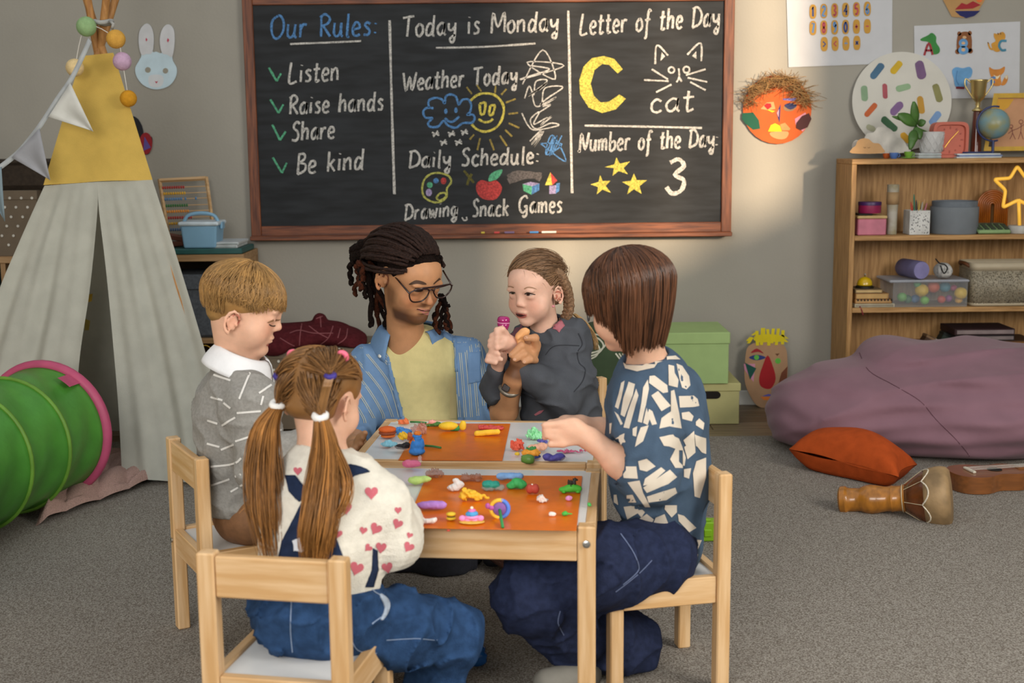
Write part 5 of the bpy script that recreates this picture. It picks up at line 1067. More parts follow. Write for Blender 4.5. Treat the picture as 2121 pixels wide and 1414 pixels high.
# green toy brick
T = thing('toy_brick', 'bright green square toy brick on the carpet behind the chair post', 'toy brick', tuple(PZ(1468, 1118, ZC))); M_tb = mat('lime_plastic', '#7fae1f', .35, .03); p = PZ(1467, 1122, ZC)+np.array([0, .028, 0])
m = MB(); m.box(p+np.array([0, 0, .031]), (.055, .055, .060), .003); obj('body', m, M_tb, T); m = MB(); m.box(p+np.array([-.002, -.0285, .028]), (.024, .006, .024), .003); obj('stud', m, M_tb, T); m = MB(); m.box(p+np.array([0, 0, .063]), (.024, .024, .006), .003); obj('stud', m, M_tb, T)
# lidded boxes
def lbox(label, ccol, x0, x1, y0, y1, z0, z1, hole, lidh=.055):
    T = thing('lidded_box', label, 'box', ((x0+x1)/2, (y0+y1)/2, z0), 0, 'stacked green card boxes'); mt = mat('card_'+ccol[1:], ccol, .75, .03)
    bx(T, 'body', (x0, y0, z0), (x1, y1, z1-.02), mt); bx(T, 'lid', (x0-.005, y0-.005, z1-lidh), (x1+.005, y1+.005, z1), mt, .003)
    for a in hole:
        m = MB(); k = 'XY'[a[0]]; o_ = [(math.cos(t)*.022+(.034 if math.cos(t) > 0 else -.034), math.sin(t)*.017) for t in np.linspace(0, 6.283, 25)[:-1]]; mm = Matrix.Translation(a[1]) @ (Matrix.Rotation(math.pi/2, 4, 'X') if k == 'Y' else Matrix.Rotation(math.pi/2, 4, 'Z') @ Matrix.Rotation(math.pi/2, 4, 'X')); m.prism(o_, -.0015, .0015, mm); obj('handle_hole', m, mat('hole_black', '#17100b'), T)
    return T
y0 = 5.46; za = P(1300, 795, y0)[2]
lbox('pale yellow-green card box with handle hole, lower of the stacked pair', '#b3ad76', .52, P(1532, 800, y0)[0], y0, 5.80, .001, za, [(1, P(1466, 818, y0-.001))], .036)
lbox('green card box, upper of the stacked pair beside the wall', '#98b173', .50, P(1510, 700, y0-.02)[0], y0-.02, 5.76, za+.001, P(1500, 688, y0-.02)[2], [(0, (P(1510, 700, y0-.02)[0]+.0005, 5.60, P(1519, 714, 5.60)[2]))], .05)
# cardboard face leaning at the wall
YF = 5.80
def slab(m, pl, sf_, off, t_):
    n = len(pl)
    if sum(pl[i][0]*pl[(i+1) % n][1]-pl[(i+1) % n][0]*pl[i][1] for i in range(n)) > 0: pl = pl[::-1]
    v = [sf_(q[0], q[1], off) for q in pl]+[sf_(q[0], q[1], off-t_) for q in pl]; m.add(v, [tuple(range(n)), tuple(range(2*n-1, n-1, -1))]+[(i, n+i, n+(i+1) % n, (i+1) % n) for i in range(n)])
def cutout(name, label, cat, outline, col, Yp, layers, th=.006, smooth=4, grp=None, lean=0):
    cx = sum(p[0] for p in outline)/len(outline); by = max(p[1] for p in outline); T = thing(name, label, cat, tuple(P(cx, by, Yp)), 0, grp)
    yb_ = by; sfp = lambda x, y, off: P(x, y, Yp+lean*(yb_-y)/450-off)
    def piece(nm, pl, c, off, t_, sm): 
        m = MB(); slab(m, cr(pl, sm, True) if sm else pl, sfp, off, t_); return obj(nm, m, mat('paper_'+c[1:], c, .8, .05), T)
    piece('face', outline, col, 0, th, smooth)
    for nm, pl, c, lv, sm in layers: piece(nm, pl, c, .0012*lv, .0011, sm)
    return T
def zz(L_, x0=1200, y0=640, k=4.242): return [(x0+x/k, y0+y/k) for x, y in L_]
cutout('cardboard_face', 'tall cardboard face with red drop nose and yellow hair leaning by the wall', 'paper mask', zz([(1490, 320), (1455, 470), (1455, 640), (1500, 760), (1560, 845), (1640, 872), (1700, 850), (1770, 770), (1820, 640), (1830, 480), (1800, 320), (1650, 290)]), '#a17e5e', YF, [
    ('nose', zz([(1655, 405), (1700, 500), (1725, 610), (1690, 690), (1640, 700), (1590, 670), (1580, 600), (1610, 500)]), '#97121a', 1, 3), ('eye', zz([(1490, 425), (1560, 400), (1640, 425), (1560, 450)]), '#23336e', 1, 3), ('pupil', zz(circ(1557, 424, 22)), '#5aa63f', 2, 0), ('brow', zz([(1505, 385), (1560, 345), (1620, 390), (1570, 375)]), '#8e1a22', 1, 3), ('cheek_pink', zz([(1445, 480), (1545, 480), (1530, 640), (1450, 530)]), '#bd7f97', 1, 0), ('cheek_triangle', zz([(1455, 470), (1555, 520), (1500, 620)]), '#10493f', 2, 0), ('cheek_brown', zz([(1830, 500), (1775, 560), (1745, 665), (1820, 670)]), '#6b3a22', 1, 0), ('dot_eye', zz(circ(1745, 455, 25)), '#5aa63f', 1, 0), ('small_brow', zz([(1720, 392), (1760, 388), (1740, 412)]), '#5f3b22', 1, 0), ('upper_lip', zz([(1605, 765), (1660, 745), (1720, 755), (1660, 765)]), '#5a55a5', 1, 0), ('lower_lip', zz([(1590, 770), (1725, 768), (1690, 800), (1620, 798)]), '#d2762c', 1, 0)] +
    [('hair_strip', zz([(x-14, 320-ab), (x+14, 320-ab), (x2+14, y2), (x2-14, y2)]), '#c9b60c', 2+i % 2, 0) for i, (x, ab, x2, y2) in enumerate(((1485, 20, 1520, 250), (1475, 40, 1510, 245), (1520, 90, 1560, 200), (1565, 0, 1560, 190), (1600, 5, 1610, 165), (1620, 60, 1620, 165), (1665, 0, 1655, 175), (1690, 20, 1705, 170), (1730, 5, 1750, 170), (1785, 10, 1790, 185), (1825, 30, 1770, 240), (1830, 60, 1775, 225)))] + [('hair_base', zz([(1540, 235), (1600, 222), (1700, 220), (1775, 232), (1795, 260), (1780, 288), (1560, 292), (1530, 268)]), '#c9b60c', 1, 0)], .008, 4)
# round pouf with arches
T = thing('pouf', 'round patterned pouf with green top and white arch lines behind the girl', 'pouf', (.46, 5.12, ZC))
S = SDF(); S.ell((.37, 5.12, .24), (.23, .24, .27), k=.02); S.cut((0, 0, ZC+.001), (0, 0, -1), .02); po, bp_ = sobj('body', S, mat('green_canvas', '#33422a', .9, .08), T, .01, 1, None, True); sp_ = onmesh(bp_)
for nm, col, pls in (('blue_band', '#6f8590', [[(1240, 805), (1280, 790), (1340, 775), (1340, 795), (1280, 806), (1240, 818)]]), ('ochre_band', '#8a5f33', [[(1240, 818), (1280, 808), (1340, 795), (1340, 820), (1290, 828), (1240, 832)]]), ('pale_blue_band', '#7e9b9f', [[(1240, 830), (1265, 832), (1290, 840), (1240, 850)]])): lay(nm, po, mat('pf_'+nm, col, .9), sp_, pls, off=.002, step=8)
lay('arch_line', po, mat('pf_white', '#b9b6a3', .9), sp_, strokes=[(3.2, [(1225, y), (1240+d, y+4), (1250+d, y+18), (1240+d*.6, y+33), (1222, y+40)]) for y, d in ((692, 6), (698, 0), (704, -8))]+[(3.2, [(1275+7*i, 732), (1290+5*i, 752), (1300+4*i, 765)]) for i in range(4)], off=.002, join=True)
# ================================================================ chalkboard
YB = YW-.035
T = thing('chalkboard', 'large wall chalkboard in a dark red-brown wooden frame, covered in chalk writing', 'chalkboard', (-.09, YW, .80))
CB = T; bl, br_, bz, tz = -1.183, 1.003, P(1000, 487, YB)[2], P(1000, -16, YB)[2]
m = MB(); m.box(((bl+br_)/2, YW-.013, (bz+tz)/2), (br_-bl-.04, .024, tz-bz-.03), .001)
M_board = mat('slate', '#17191b', .62, vs=5, col2='#25282b', stretch=(1, 1, 6), detail=7, spec=.3); slate = obj('slate', m, M_board, T)
fw_ = .046
for nm, a, b, k in (('frame_side', (bl, YW-.036, bz), (bl+fw_, YW-.001, tz), 2), ('frame_side', (br_-fw_, YW-.036, bz), (br_, YW-.001, tz), 2), ('frame_top', (bl+fw_, YW-.036, tz-fw_), (br_-fw_, YW-.001, tz), 0), ('frame_bottom', (bl+fw_, YW-.036, bz), (br_-fw_, YW-.001, bz+.050), 0)): bx(T, nm, a, b, REDW[k], .003)
bx(T, 'chalk_ledge', (bl+.003, YW-.085, bz-.012), (br_-.003, YW-.001, bz+.008), REDW[0], .003)
BS = onplane(YW-.0255)
def chalkm(n, c):
    if n in MT: return MT[n]
    m_ = mat(n, c, .95, vs=170, col2=c, spec=.1); N = m_.node_tree.nodes; L_ = m_.node_tree.links; no = [x for x in N if x.type == 'TEX_NOISE'][0]; mx = [x for x in N if x.type == 'MIX'][0]; a = lin(c); mx.inputs['B'].default_value = tuple(q*.45+.01 for q in a[:3])+(1,); return m_
CW = chalkm('chalk_white', '#c9c6bf'); CBl = chalkm('chalk_blue', '#5b8bbf'); CG = chalkm('chalk_green', '#5fae86'); CY = chalkm('chalk_yellow', '#d6c75c'); CR_ = chalkm('chalk_red', '#bf4a48'); CP_ = chalkm('chalk_lilac', '#a99bc0'); CS = chalkm('chalk_smudge', '#4a4a4b')
GL_ = {  # single-stroke handwriting, units: cap height 10, (width, strokes)
 'O': (8, '4,10 1.2,8 .6,4 2,.4 4.6,0 7.2,3 7.2,7 5.4,9.8 4,10'), 'R': (6.5, '1.2,0 1,9.5;.4,8.6 3,10 5.6,8.4 4.6,6 1.3,4.8;2.2,4.9 6.4,0'), 'L': (6, '1.5,10 .5,.3 5.5,.6'), 'S': (6, '5.6,8.6 4,10 1.8,9 1.6,6.8 4,5 5,2.6 3.6,.3 .6,.6'), 'B': (6, '1.2,10 .8,0;.6,9.6 4,9.8 4.6,7.4 1.2,5.4;1.2,5.4 5,4.6 5,1.6 .8,0'),
 'T': (7, '0,9.2 7,10;3.6,9.6 3.2,0'), 'M': (9, '.6,0 1.2,10 4.4,3 8,10 8.6,.4'), 'W': (10, '0,9.6 2.4,0 5,7 7,0 9.8,9.8'), 'D': (7.5, '1.6,9.4 1,0;.2,9 4,9.6 7,6.4 6,2 .6,0'), 'G': (8, '7,8.4 5,10 1.6,7.6 1,3 3.4,.2 6.4,1.6 6.6,4 4.6,3.6;6.6,4 6.8,-.6 5,-2.4 4,-1.2'), 'N': (8, '.2,.4 1,0 2,9.4 5.4,.8 8,10'), 'C': (7, '6.6,8 4,9.8 1,6 1.6,1.6 4,0 6.8,1.4'),
 'a': (5.6, '4.6,5.4 2.6,6 .6,3.6 1.2,.6 3,.6 4.6,3 4.8,6 4.6,1.2 5.6,.2'), 'c': (4.8, '4.4,5 2.6,6 .8,4 1,1 2.8,0 4.6,1'), 'd': (6, '4.6,5 2.4,6 .6,3.4 1.2,.4 3.2,.6 4.8,3.6;5.2,10 4.8,1 5.8,.1'), 'e': (5, '.8,3 4.2,3.6 3.8,5.6 2,6 .6,3.6 1,.8 2.8,0 4.6,.8'), 'f': (4.6, '4.6,9 3.4,10 2.4,8 2,2 1.6,-3 .4,-3.4;.4,5 4.2,5.4'), 'g': (5.6, '4.6,5.2 2.4,6 .6,3.6 1.4,.8 3.4,1 4.8,5.8 4.6,-1.6 2.8,-3.4 1,-2 4,.2 5.4,.8'), 'h': (5.6, '.8,10 .6,0;.7,3.6 2.6,6 4.2,5.4 4.4,.2'), 'i': (2.6, '1.2,6 1.2,.2;1.4,8.2 1.5,8.6'), 'k': (5.2, '.9,10 .7,0;4.4,6 .9,3;2,3.6 4.8,0'), 'l': (2.6, '1.4,10 1.2,.4 2.2,0'), 'm': (8, '.6,6 .6,0;.7,4 2.4,6 3.4,5 3.4,0;3.5,4 5.4,6 6.6,5 6.8,0'), 'n': (5.6, '.6,6 .6,0;.7,3.8 2.8,6 4.2,5 4.4,.2'), 'o': (5.2, '2.6,6 .6,4 1,1 2.8,0 4.6,2 4.2,5 2.6,6'), 'r': (4.4, '.8,6 .7,0;.8,3.6 2.2,5.8 4.2,5.6'), 's': (4.6, '4,5.2 2.4,6 1.2,4.6 3.6,2.4 3,.4 .6,.5'), 't': (4.4, '2.2,9 1.8,1 2.6,0 4.2,.8;.2,6 4.2,6.2'), 'u': (5.8, '.8,6 .8,1.4 2.2,0 4,1.4 4.6,6;4.6,6 4.6,1 5.6,0'), 'w': (7.2, '.4,6 1.8,.2 3.6,5 5.2,.2 6.8,6'), 'y': (5.4, '.6,6 1,3 2.6,2.2 4.4,4;4.8,6 4.4,-2.4 2.8,-3.6 1.8,-2 4.8,.2'), 'b': (5.4, '1,10 .8,.6 2.8,0 4.6,2 4,4.8 1,4'),
 ':': (2.6, '1.2,5 1.3,5.5;1.1,1 1.2,1.5'), ' ': (4.5, ''), '3': (6, '1,9 3.4,10 5,8 2.6,5.4 5.2,3.6 4.6,.6 2,-.4 .2,1.6')}
def write(txt, x0, y0, x1, y1, cap, mt, w=5.2, name='chalk_letter', slant=.06):
    tw = sum(GL_[c][0]+1.1 for c in txt)-1.1; k = (x1-x0)/tw; cx = 0
    for c in txt:
        gw, d = GL_[c]; m = MB()
        for stx in d.split(';'):
            if not stx: continue
            pts = []
            for q in stx.split():
                a, b = map(float, q.split(',')); X = cx+a; yb_ = y0+(y1-y0)*X/tw; pts.append((x0+X*k+slant*b*cap/10*.8+random.uniform(-.5, .5), yb_-b*cap/10+random.uniform(-.5, .5)))
            stroke(m, pts, w, BS, .0004+.00005*random.random(), 5, jit=.18, maxj=9)
        cx += gw+1.1
        if m.f: obj(name, m, mt, slate, fixn=False)
def chalk(name, mt, strokes=(), polys=(), w=4.5, off=.0004, sm=0):
    m = MB()
    for s_ in strokes: stroke(m, s_, w, BS, off+.00005*random.random(), 6, jit=.18, maxj=9)
    for p in polys: decal(m, p, BS, off, 0, 9, sm)
    return obj(name, m, mt, slate, fixn=False)
write('Our Rules:', 559, 79, 782, 73, 46, CBl, 4.8)
for t_ in (('Listen', 597, 172, 702, 166, 42), ('Raise hands', 598, 237, 794, 228, 39), ('Share', 603, 292, 693, 286, 39), ('Be kind', 614, 361, 753, 350, 42), ('Today is Monday', 833, 76, 1156, 64, 42), ('Weather Today', 834, 188, 1071, 172, 38), ('Daily Schedule:', 846, 348, 1117, 338, 36), ('Drawing', 837, 456, 947, 447, 33), ('Snack', 977, 449, 1053, 447, 36), ('Games', 1073, 441, 1164, 440, 36), ('Letter of the Day', 1201, 72, 1490, 54, 43), ('cat', 1345, 234, 1437, 229, 46), ('Number of the Day:', 1198, 313, 1488, 304, 38)): write(*t_, CW, 4.7 if t_[0] not in ('Drawing', 'Snack', 'Games') else 4.3)
write('3', 1378, 398, 1421, 398, 68, CW, 8.5)
for q in ([(601, 91), (680, 88), (748, 85)], [(903, 99), (1000, 97), (1109, 90)], [(1211, 260), (1330, 262), (1454, 265)]): chalk('chalk_underline', CW, [q], w=4)
chalk('chalk_divider', CW, [[(807, 42), (811, 200), (817, 402)]], w=5); chalk('chalk_divider', CW, [[(1177, 22), (1181, 210), (1185, 400)]], w=5)
for a in ([(557, 140), (573, 168), (582, 152)], [(560, 206), (577, 234), (587, 216)], [(564, 258), (580, 290), (592, 272)], [(565, 326), (584, 358), (594, 337)]): chalk('chalk_tick', CG, [[a[0], a[1]], [a[1], a[2]]], w=4.2)
z = lambda L_: [(830+x/4.284, 150+y/4.285) for x, y in L_]
cl = [(250, 310), (250, 250), (310, 225), (365, 240), (390, 275), (400, 215), (440, 195), (490, 215), (515, 285), (545, 245), (600, 240), (625, 290), (615, 350), (590, 375), (640, 375), (655, 410), (630, 445), (550, 450), (490, 490), (420, 470), (380, 430), (330, 480), (260, 480), (245, 445), (280, 405), (220, 400), (200, 350), (230, 315), (290, 318)]
chalk('chalk_cloud', CBl, [z(cl), z([(390, 405), (430, 435), (470, 432), (520, 390)])], [z(circ(400, 345, 15, 24)), z(circ(490, 335, 15, 24))], w=4.5)
chalk('chalk_sun', CY, [z([(620, 250), (680, 200), (760, 185), (840, 205), (900, 270), (915, 350), (880, 450), (820, 505), (740, 525), (670, 500), (630, 460)]), z([(690, 415), (740, 440), (790, 435), (818, 410)])]+[z(q) for q in ([(700, 280), (710, 365), (740, 360), (750, 270), (700, 280)], [(795, 295), (835, 295), (815, 370), (785, 368), (795, 295)])], w=4.8)
chalk('chalk_rays', chalkm('chalk_ochre', '#9c8a4a'), [z(q) for q in ([(585, 130), (632, 192)], [(675, 110), (715, 168)], [(842, 118), (836, 188)], [(938, 146), (892, 198)], [(1020, 235), (932, 268)], [(1040, 358), (955, 368)], [(1052, 492), (958, 450)], [(988, 568), (926, 508)], [(942, 652), (880, 560)], [(828, 690), (792, 592)], [(680, 690), (704, 582)], [(612, 595), (650, 550)])], w=3.6)['kind'] = 'stuff'
for x, y in ((310, 545), (450, 545), (565, 530), (380, 622), (512, 620)): chalk('chalk_snowflake', CW, [z([(x-32, y-14), (x+32, y+14)]), z([(x-20, y+28), (x+18, y-28)]), z([(x+30, y-10), (x-26, y+12)])], w=3)
chalk('chalk_palette', chalkm('chalk_olive', '#b8b860'), [z([(340, 890), (420, 915), (448, 970), (410, 1030), (408, 1100), (360, 1145), (290, 1150), (215, 1110), (190, 1040), (210, 950), (270, 900), (340, 890)]), z([(315, 1115), (345, 1075), (395, 1070), (400, 1100), (350, 1135), (315, 1115)])], w=4)
for c_, q in ((CP_, circ(250, 1065, 27, 34)), (CG, circ(258, 998, 26)), (CBl, circ(313, 960, 24)), (CR_, circ(380, 962, 25, 30))): chalk('chalk_paint_dab', c_, polys=[z(q)])
chalk('chalk_apple', CR_, polys=[z([(780, 970), (840, 955), (890, 1000), (895, 1050), (850, 1120), (780, 1132), (710, 1110), (672, 1050), (675, 985), (720, 955)])], sm=4); chalk('chalk_leaf', CG, polys=[z([(780, 965), (790, 910), (840, 875), (902, 862), (880, 920), (830, 960)])], sm=3)
for c_, q in ((CP_, [(1080, 990), (1150, 970), (1230, 985), (1165, 1010)]), (CG, [(1080, 990), (1165, 1010), (1160, 1085), (1090, 1050)]), (CBl, [(1165, 1010), (1230, 985), (1230, 1045), (1160, 1085)]), (CY, [(1328, 885), (1345, 1000), (1280, 1000)]), (CR_, [(1328, 885), (1390, 960), (1345, 1000)]), (CP_, [(1320, 1005), (1380, 1000), (1375, 1075), (1318, 1078)]), (CBl, [(1380, 985), (1412, 980), (1408, 1050), (1375, 1075)])): chalk('chalk_block_face', c_, polys=[z(q)])
chalk('chalk_scribble', CW, [z(q) for q in ([(1055, 60), (1180, 20), (1320, -30), (1160, -60)], [(1080, 105), (1260, -200), (1370, 60), (1120, -90), (1450, -60), (1060, 65)], [(1100, 230), (1140, 120), (1180, 200), (1200, 80), (1300, 70), (1220, 160), (1280, 110), (1130, 210), (1240, 130), (1300, 90), (1180, 180)], [(1160, 150), (1190, 290), (1250, 280), (1280, 140), (1440, 130), (1300, 230), (1240, 290), (1380, 220), (1260, 300), (1330, 285), (1220, 360)], [(1075, 360), (1130, 470), (1200, 510), (1400, 470), (1330, 450), (1200, 500), (1150, 420), (1230, 350), (1180, 460), (1300, 400), (1240, 470), (1340, 390), (1270, 430)], [(1145, 610), (1250, 510), (1160, 640), (1270, 520), (1180, 660), (1240, 580)])], w=2.6)
chalk('chalk_star_scribble', CBl, [z(q) for q in ([(1240, 630), (1430, 635), (1290, 730), (1345, 555), (1465, 790), (1240, 630)], [(1290, 730), (1360, 560), (1320, 740), (1390, 560), (1340, 730), (1430, 560)])], w=2.6)
chalk('chalk_eraser_smudge', chalkm('chalk_grey', '#6a6462'), [z(q) for q in ([(950, 930), (1040, 890), (1250, 910)], [(950, 960), (1100, 900), (1250, 930)], [(960, 970), (1150, 920), (1240, 950)])], w=9); chalk('chalk_smudge', chalkm('chalk_mustard', '#6a6433'), [z([(560, 870), (610, 930), (650, 980)]), z([(630, 900), (600, 960), (590, 1000)])], w=5)
chalk('chalk_writing', CW, [[(957, 450), (961, 456), (967, 455), (966, 449)]], w=3)
z = lambda L_: [(1000+x/2.828, y/2.828) for x, y in L_]
chalk('chalk_letter_c', CY, polys=[z([(820, 405), (790, 430), (740, 380), (700, 375), (655, 410), (632, 490), (650, 560), (690, 600), (740, 595), (800, 553), (838, 578), (780, 640), (700, 662), (620, 630), (570, 550), (565, 470), (590, 390), (640, 340), (710, 328), (770, 345)])])
for q in ([(783, 922), (802, 958), (862, 945), (825, 985), (850, 1020), (795, 1002), (760, 1030), (768, 985), (715, 978), (770, 962)], [(688, 1025), (702, 1060), (748, 1058), (720, 1088), (752, 1130), (700, 1110), (668, 1138), (675, 1095), (630, 1080), (678, 1065)], [(885, 1015), (902, 1055), (962, 1055), (918, 1090), (930, 1135), (885, 1108), (845, 1138), (860, 1090), (815, 1065), (868, 1058)]): chalk('chalk_star', CY, polys=[z(q)])
chalk('chalk_cat', CW, [z(q) for q in ([(1010, 375), (1020, 265), (1085, 325)], [(1198, 320), (1275, 252), (1280, 358)], [(1148, 400), (1150, 450), (1135, 482)], [(1148, 450), (1165, 478)], [(990, 405), (1085, 465)], [(945, 468), (1088, 475)], [(1015, 540), (1105, 495)], [(1190, 440), (1305, 405)], [(1200, 455), (1315, 480)], [(1215, 480), (1305, 528)])]+[z(circ(1105, 410, 17))+[z(circ(1105, 410, 17))[0]], z(circ(1193, 408, 18))+[z(circ(1193, 408, 18))[0]]], [z([(1040, 358), (1048, 305), (1068, 330)]), z([(1225, 328), (1250, 300), (1252, 345)])], w=3.6)
# chalk sticks on the ledge
for i, (x, L_, col, nm) in enumerate(((1137, 30, '#d8d4c8', 'white'), (1106, 18, '#4a7fb5', 'blue'), (1055, 20, '#6a5a78', 'dull violet'), (1029, 11, '#b84a48', 'red'), (1000, 7, '#c9b24a', 'yellow'), (822, 8, '#d8d4c8', 'small white'), (770, 6, '#b5662a', 'orange'))):
    p = P(x, 468, YW-.06); p[2] = bz+.008+.0052; m = MB(); h_ = px2m(L_, 5.8)/2; m.tube([p-np.array([h_, 0, 0]), p+np.array([h_, .002, 0])], .005, 10); tag(obj('chalk_stick', m, mat('stick_'+col[1:], col, .9), smooth=True, angle=50), '%s stick of chalk on the chalkboard ledge' % nm, 'chalk', 'chalk sticks on the ledge')
# ================================================================ wall art
def sq4(a, x, y, w, h_): return [(x-w/2, y-h_/2), (x+w/2, y-h_/2), (x+w/2, y+h_/2), (x-w/2, y+h_/2)]
z = lambda L_: [(x/3.536, y/3.536) for x, y in L_]
cutout('bunny_mask', 'blue and white paper bunny mask on the wall by the tent', 'paper mask', z([(1020, 440), (1035, 400), (1015, 310), (1025, 220), (1070, 172), (1110, 200), (1127, 280), (1118, 375), (1145, 378), (1185, 385), (1170, 290), (1190, 210), (1230, 178), (1270, 210), (1280, 300), (1262, 425), (1295, 500), (1285, 570), (1235, 630), (1145, 655), (1060, 630), (1005, 570), (990, 500)]), '#b9cdd6', YW-.006, [('ear', z([(1035, 400), (1015, 310), (1025, 220), (1070, 172), (1110, 200), (1127, 280), (1115, 385), (1070, 395)]), '#c3c4c6', 1, 3), ('ear', z([(1185, 385), (1170, 290), (1190, 210), (1230, 178), (1270, 210), (1280, 300), (1262, 415), (1225, 400)]), '#c3c4c6', 1, 3), ('muzzle', z([(1090, 560), (1145, 545), (1195, 560), (1190, 620), (1145, 640), (1095, 625)]), '#c9cdd0', 1, 3), ('eye_hole', z(circ(1083, 512, 21)), '#8f8a7c', 1, 0), ('eye_hole', z(circ(1212, 518, 20)), '#8f8a7c', 1, 0), ('nose', z([(1132, 592), (1145, 598), (1158, 592), (1146, 612)]), '#b5475a', 2, 0), ('ear_mark', z([(1070, 275), (1080, 290), (1072, 305), (1066, 292)]), '#b5475a', 2, 0), ('ear_mark', z([(1228, 278), (1240, 292), (1230, 312), (1222, 298)]), '#b5475a', 2, 0)], .003, 4)
cutout('paper_mask', 'black and red paper mask on the wall, half hidden by the tent', 'paper mask', z([(880, 850), (990, 855), (1040, 920), (1060, 1000), (1110, 1000), (1116, 1050), (1100, 1110), (1070, 1132), (960, 1120), (860, 1000)]), '#17171d', YW-.006, [('red_disc', z(circ(1068, 1050, 48, 80)), '#8c1a22', 1, 0), ('violet_triangle', z([(1058, 1000), (1105, 1080), (1050, 1105)]), '#5a4a8c', 2, 0)], .004, 3)
z = lambda L_: [(1500+x/3.4155, y/3.4155) for x, y in L_]
OM = cutout('paper_plate_face', 'orange round paper-plate face with straw hair beside the chalkboard', 'paper mask', z(circ(375, 775, 243, 243, 28)), '#b5521d', YW-.012, [('cheek_green', z([(128, 800), (205, 795), (245, 850), (255, 910), (205, 918), (150, 875), (125, 840)]), '#0f4f3a', 1, 0), ('cheek_pink', z([(500, 840), (575, 795), (600, 880), (555, 930), (505, 880)]), '#c07f92', 1, 0), ('cheek_brown', z([(510, 870), (550, 820), (600, 800), (618, 840), (590, 900), (540, 922), (508, 905)]), '#3d1a1c', 2, 0), ('lips', z([(330, 935), (450, 930), (440, 975), (390, 985), (335, 965)]), '#a58a5a', 1, 3), ('yellow_lip', z([(310, 930), (330, 885), (360, 872), (395, 890), (408, 930)]), '#d6bd1c', 2, 0), ('tan_lip', z([(395, 880), (430, 868), (468, 910), (460, 922), (408, 922)]), '#a3844f', 1, 0), ('nose', z([(400, 735), (370, 800), (392, 868)]), '#232a62', 1, 0), ('nose_pink', z([(388, 770), (372, 800), (385, 830)]), '#c48f98', 2, 0), ('eye', z([(420, 755), (460, 732), (515, 750), (480, 785), (430, 782)]), '#8a6a4c', 1, 3), ('pupil', z([(425, 745), (470, 728), (515, 745), (470, 775)]), '#2a2f55', 2, 3), ('brow', z([(412, 698), (515, 690), (500, 716), (420, 708)]), '#6f6aa5', 1, 0), ('eye', z([(258, 770), (300, 725), (350, 720), (362, 770), (310, 780)]), '#a58a5a', 1, 0), ('heart_eye', z([(282, 748), (300, 730), (330, 732), (335, 755), (308, 775)]), '#a31822', 2, 0), ('yellow_lash', z([(300, 775), (360, 785), (340, 795)]), '#d6bd1c', 2, 0)], .010, 0)
gs = np.random.default_rng(31); fl_ = []
for i in range(420):
    a = math.radians(gs.uniform(188, 352)); r_ = gs.uniform(165, 250); x, y = 375+r_*math.cos(a), 775+r_*math.sin(a)*1.0; p = P(1500+x/3.4155, y/3.4155, YW-.022-gs.uniform(0, .025)); d = np.array([gs.normal()*.045+(.02 if x > 375 else -.02), gs.uniform(-.012, 0), gs.normal()*.022-.008]); cv = np.array([0, 0, gs.normal()*.02]); fl_.append([p+d*t+cv*t*(1-t) for t in np.linspace(-.5, .7, 5)])
strands('straw_hair', fl_, .0013, mat('straw', '#8a6b42', .8, .2, 40, attr='Col'), OM, tip=.7, var=.5)['kind'] = 'stuff'
m = MB(); M_tan = mat('tan_card', '#ae8a5a', .8)
cutout('paper_mask', 'tan paper face mask cut off by the picture top, red lips and blue chin', 'paper mask', z([(1545, -60), (1548, 0), (1610, 118), (1690, 126), (1790, 90), (1850, -10), (1850, -60)]), '#a98352', YW-.006, [('lips', z([(1632, 68), (1680, 20), (1715, 32), (1760, 8), (1815, 35), (1760, 60)]), '#96242a', 1, 0), ('chin', z([(1632, 78), (1812, 76), (1770, 112), (1715, 128), (1670, 112)]), '#1d2156', 1, 0), ('orange_dot', z(circ(1805, -4, 22)), '#cf6a35', 1, 0)], .004, 0)
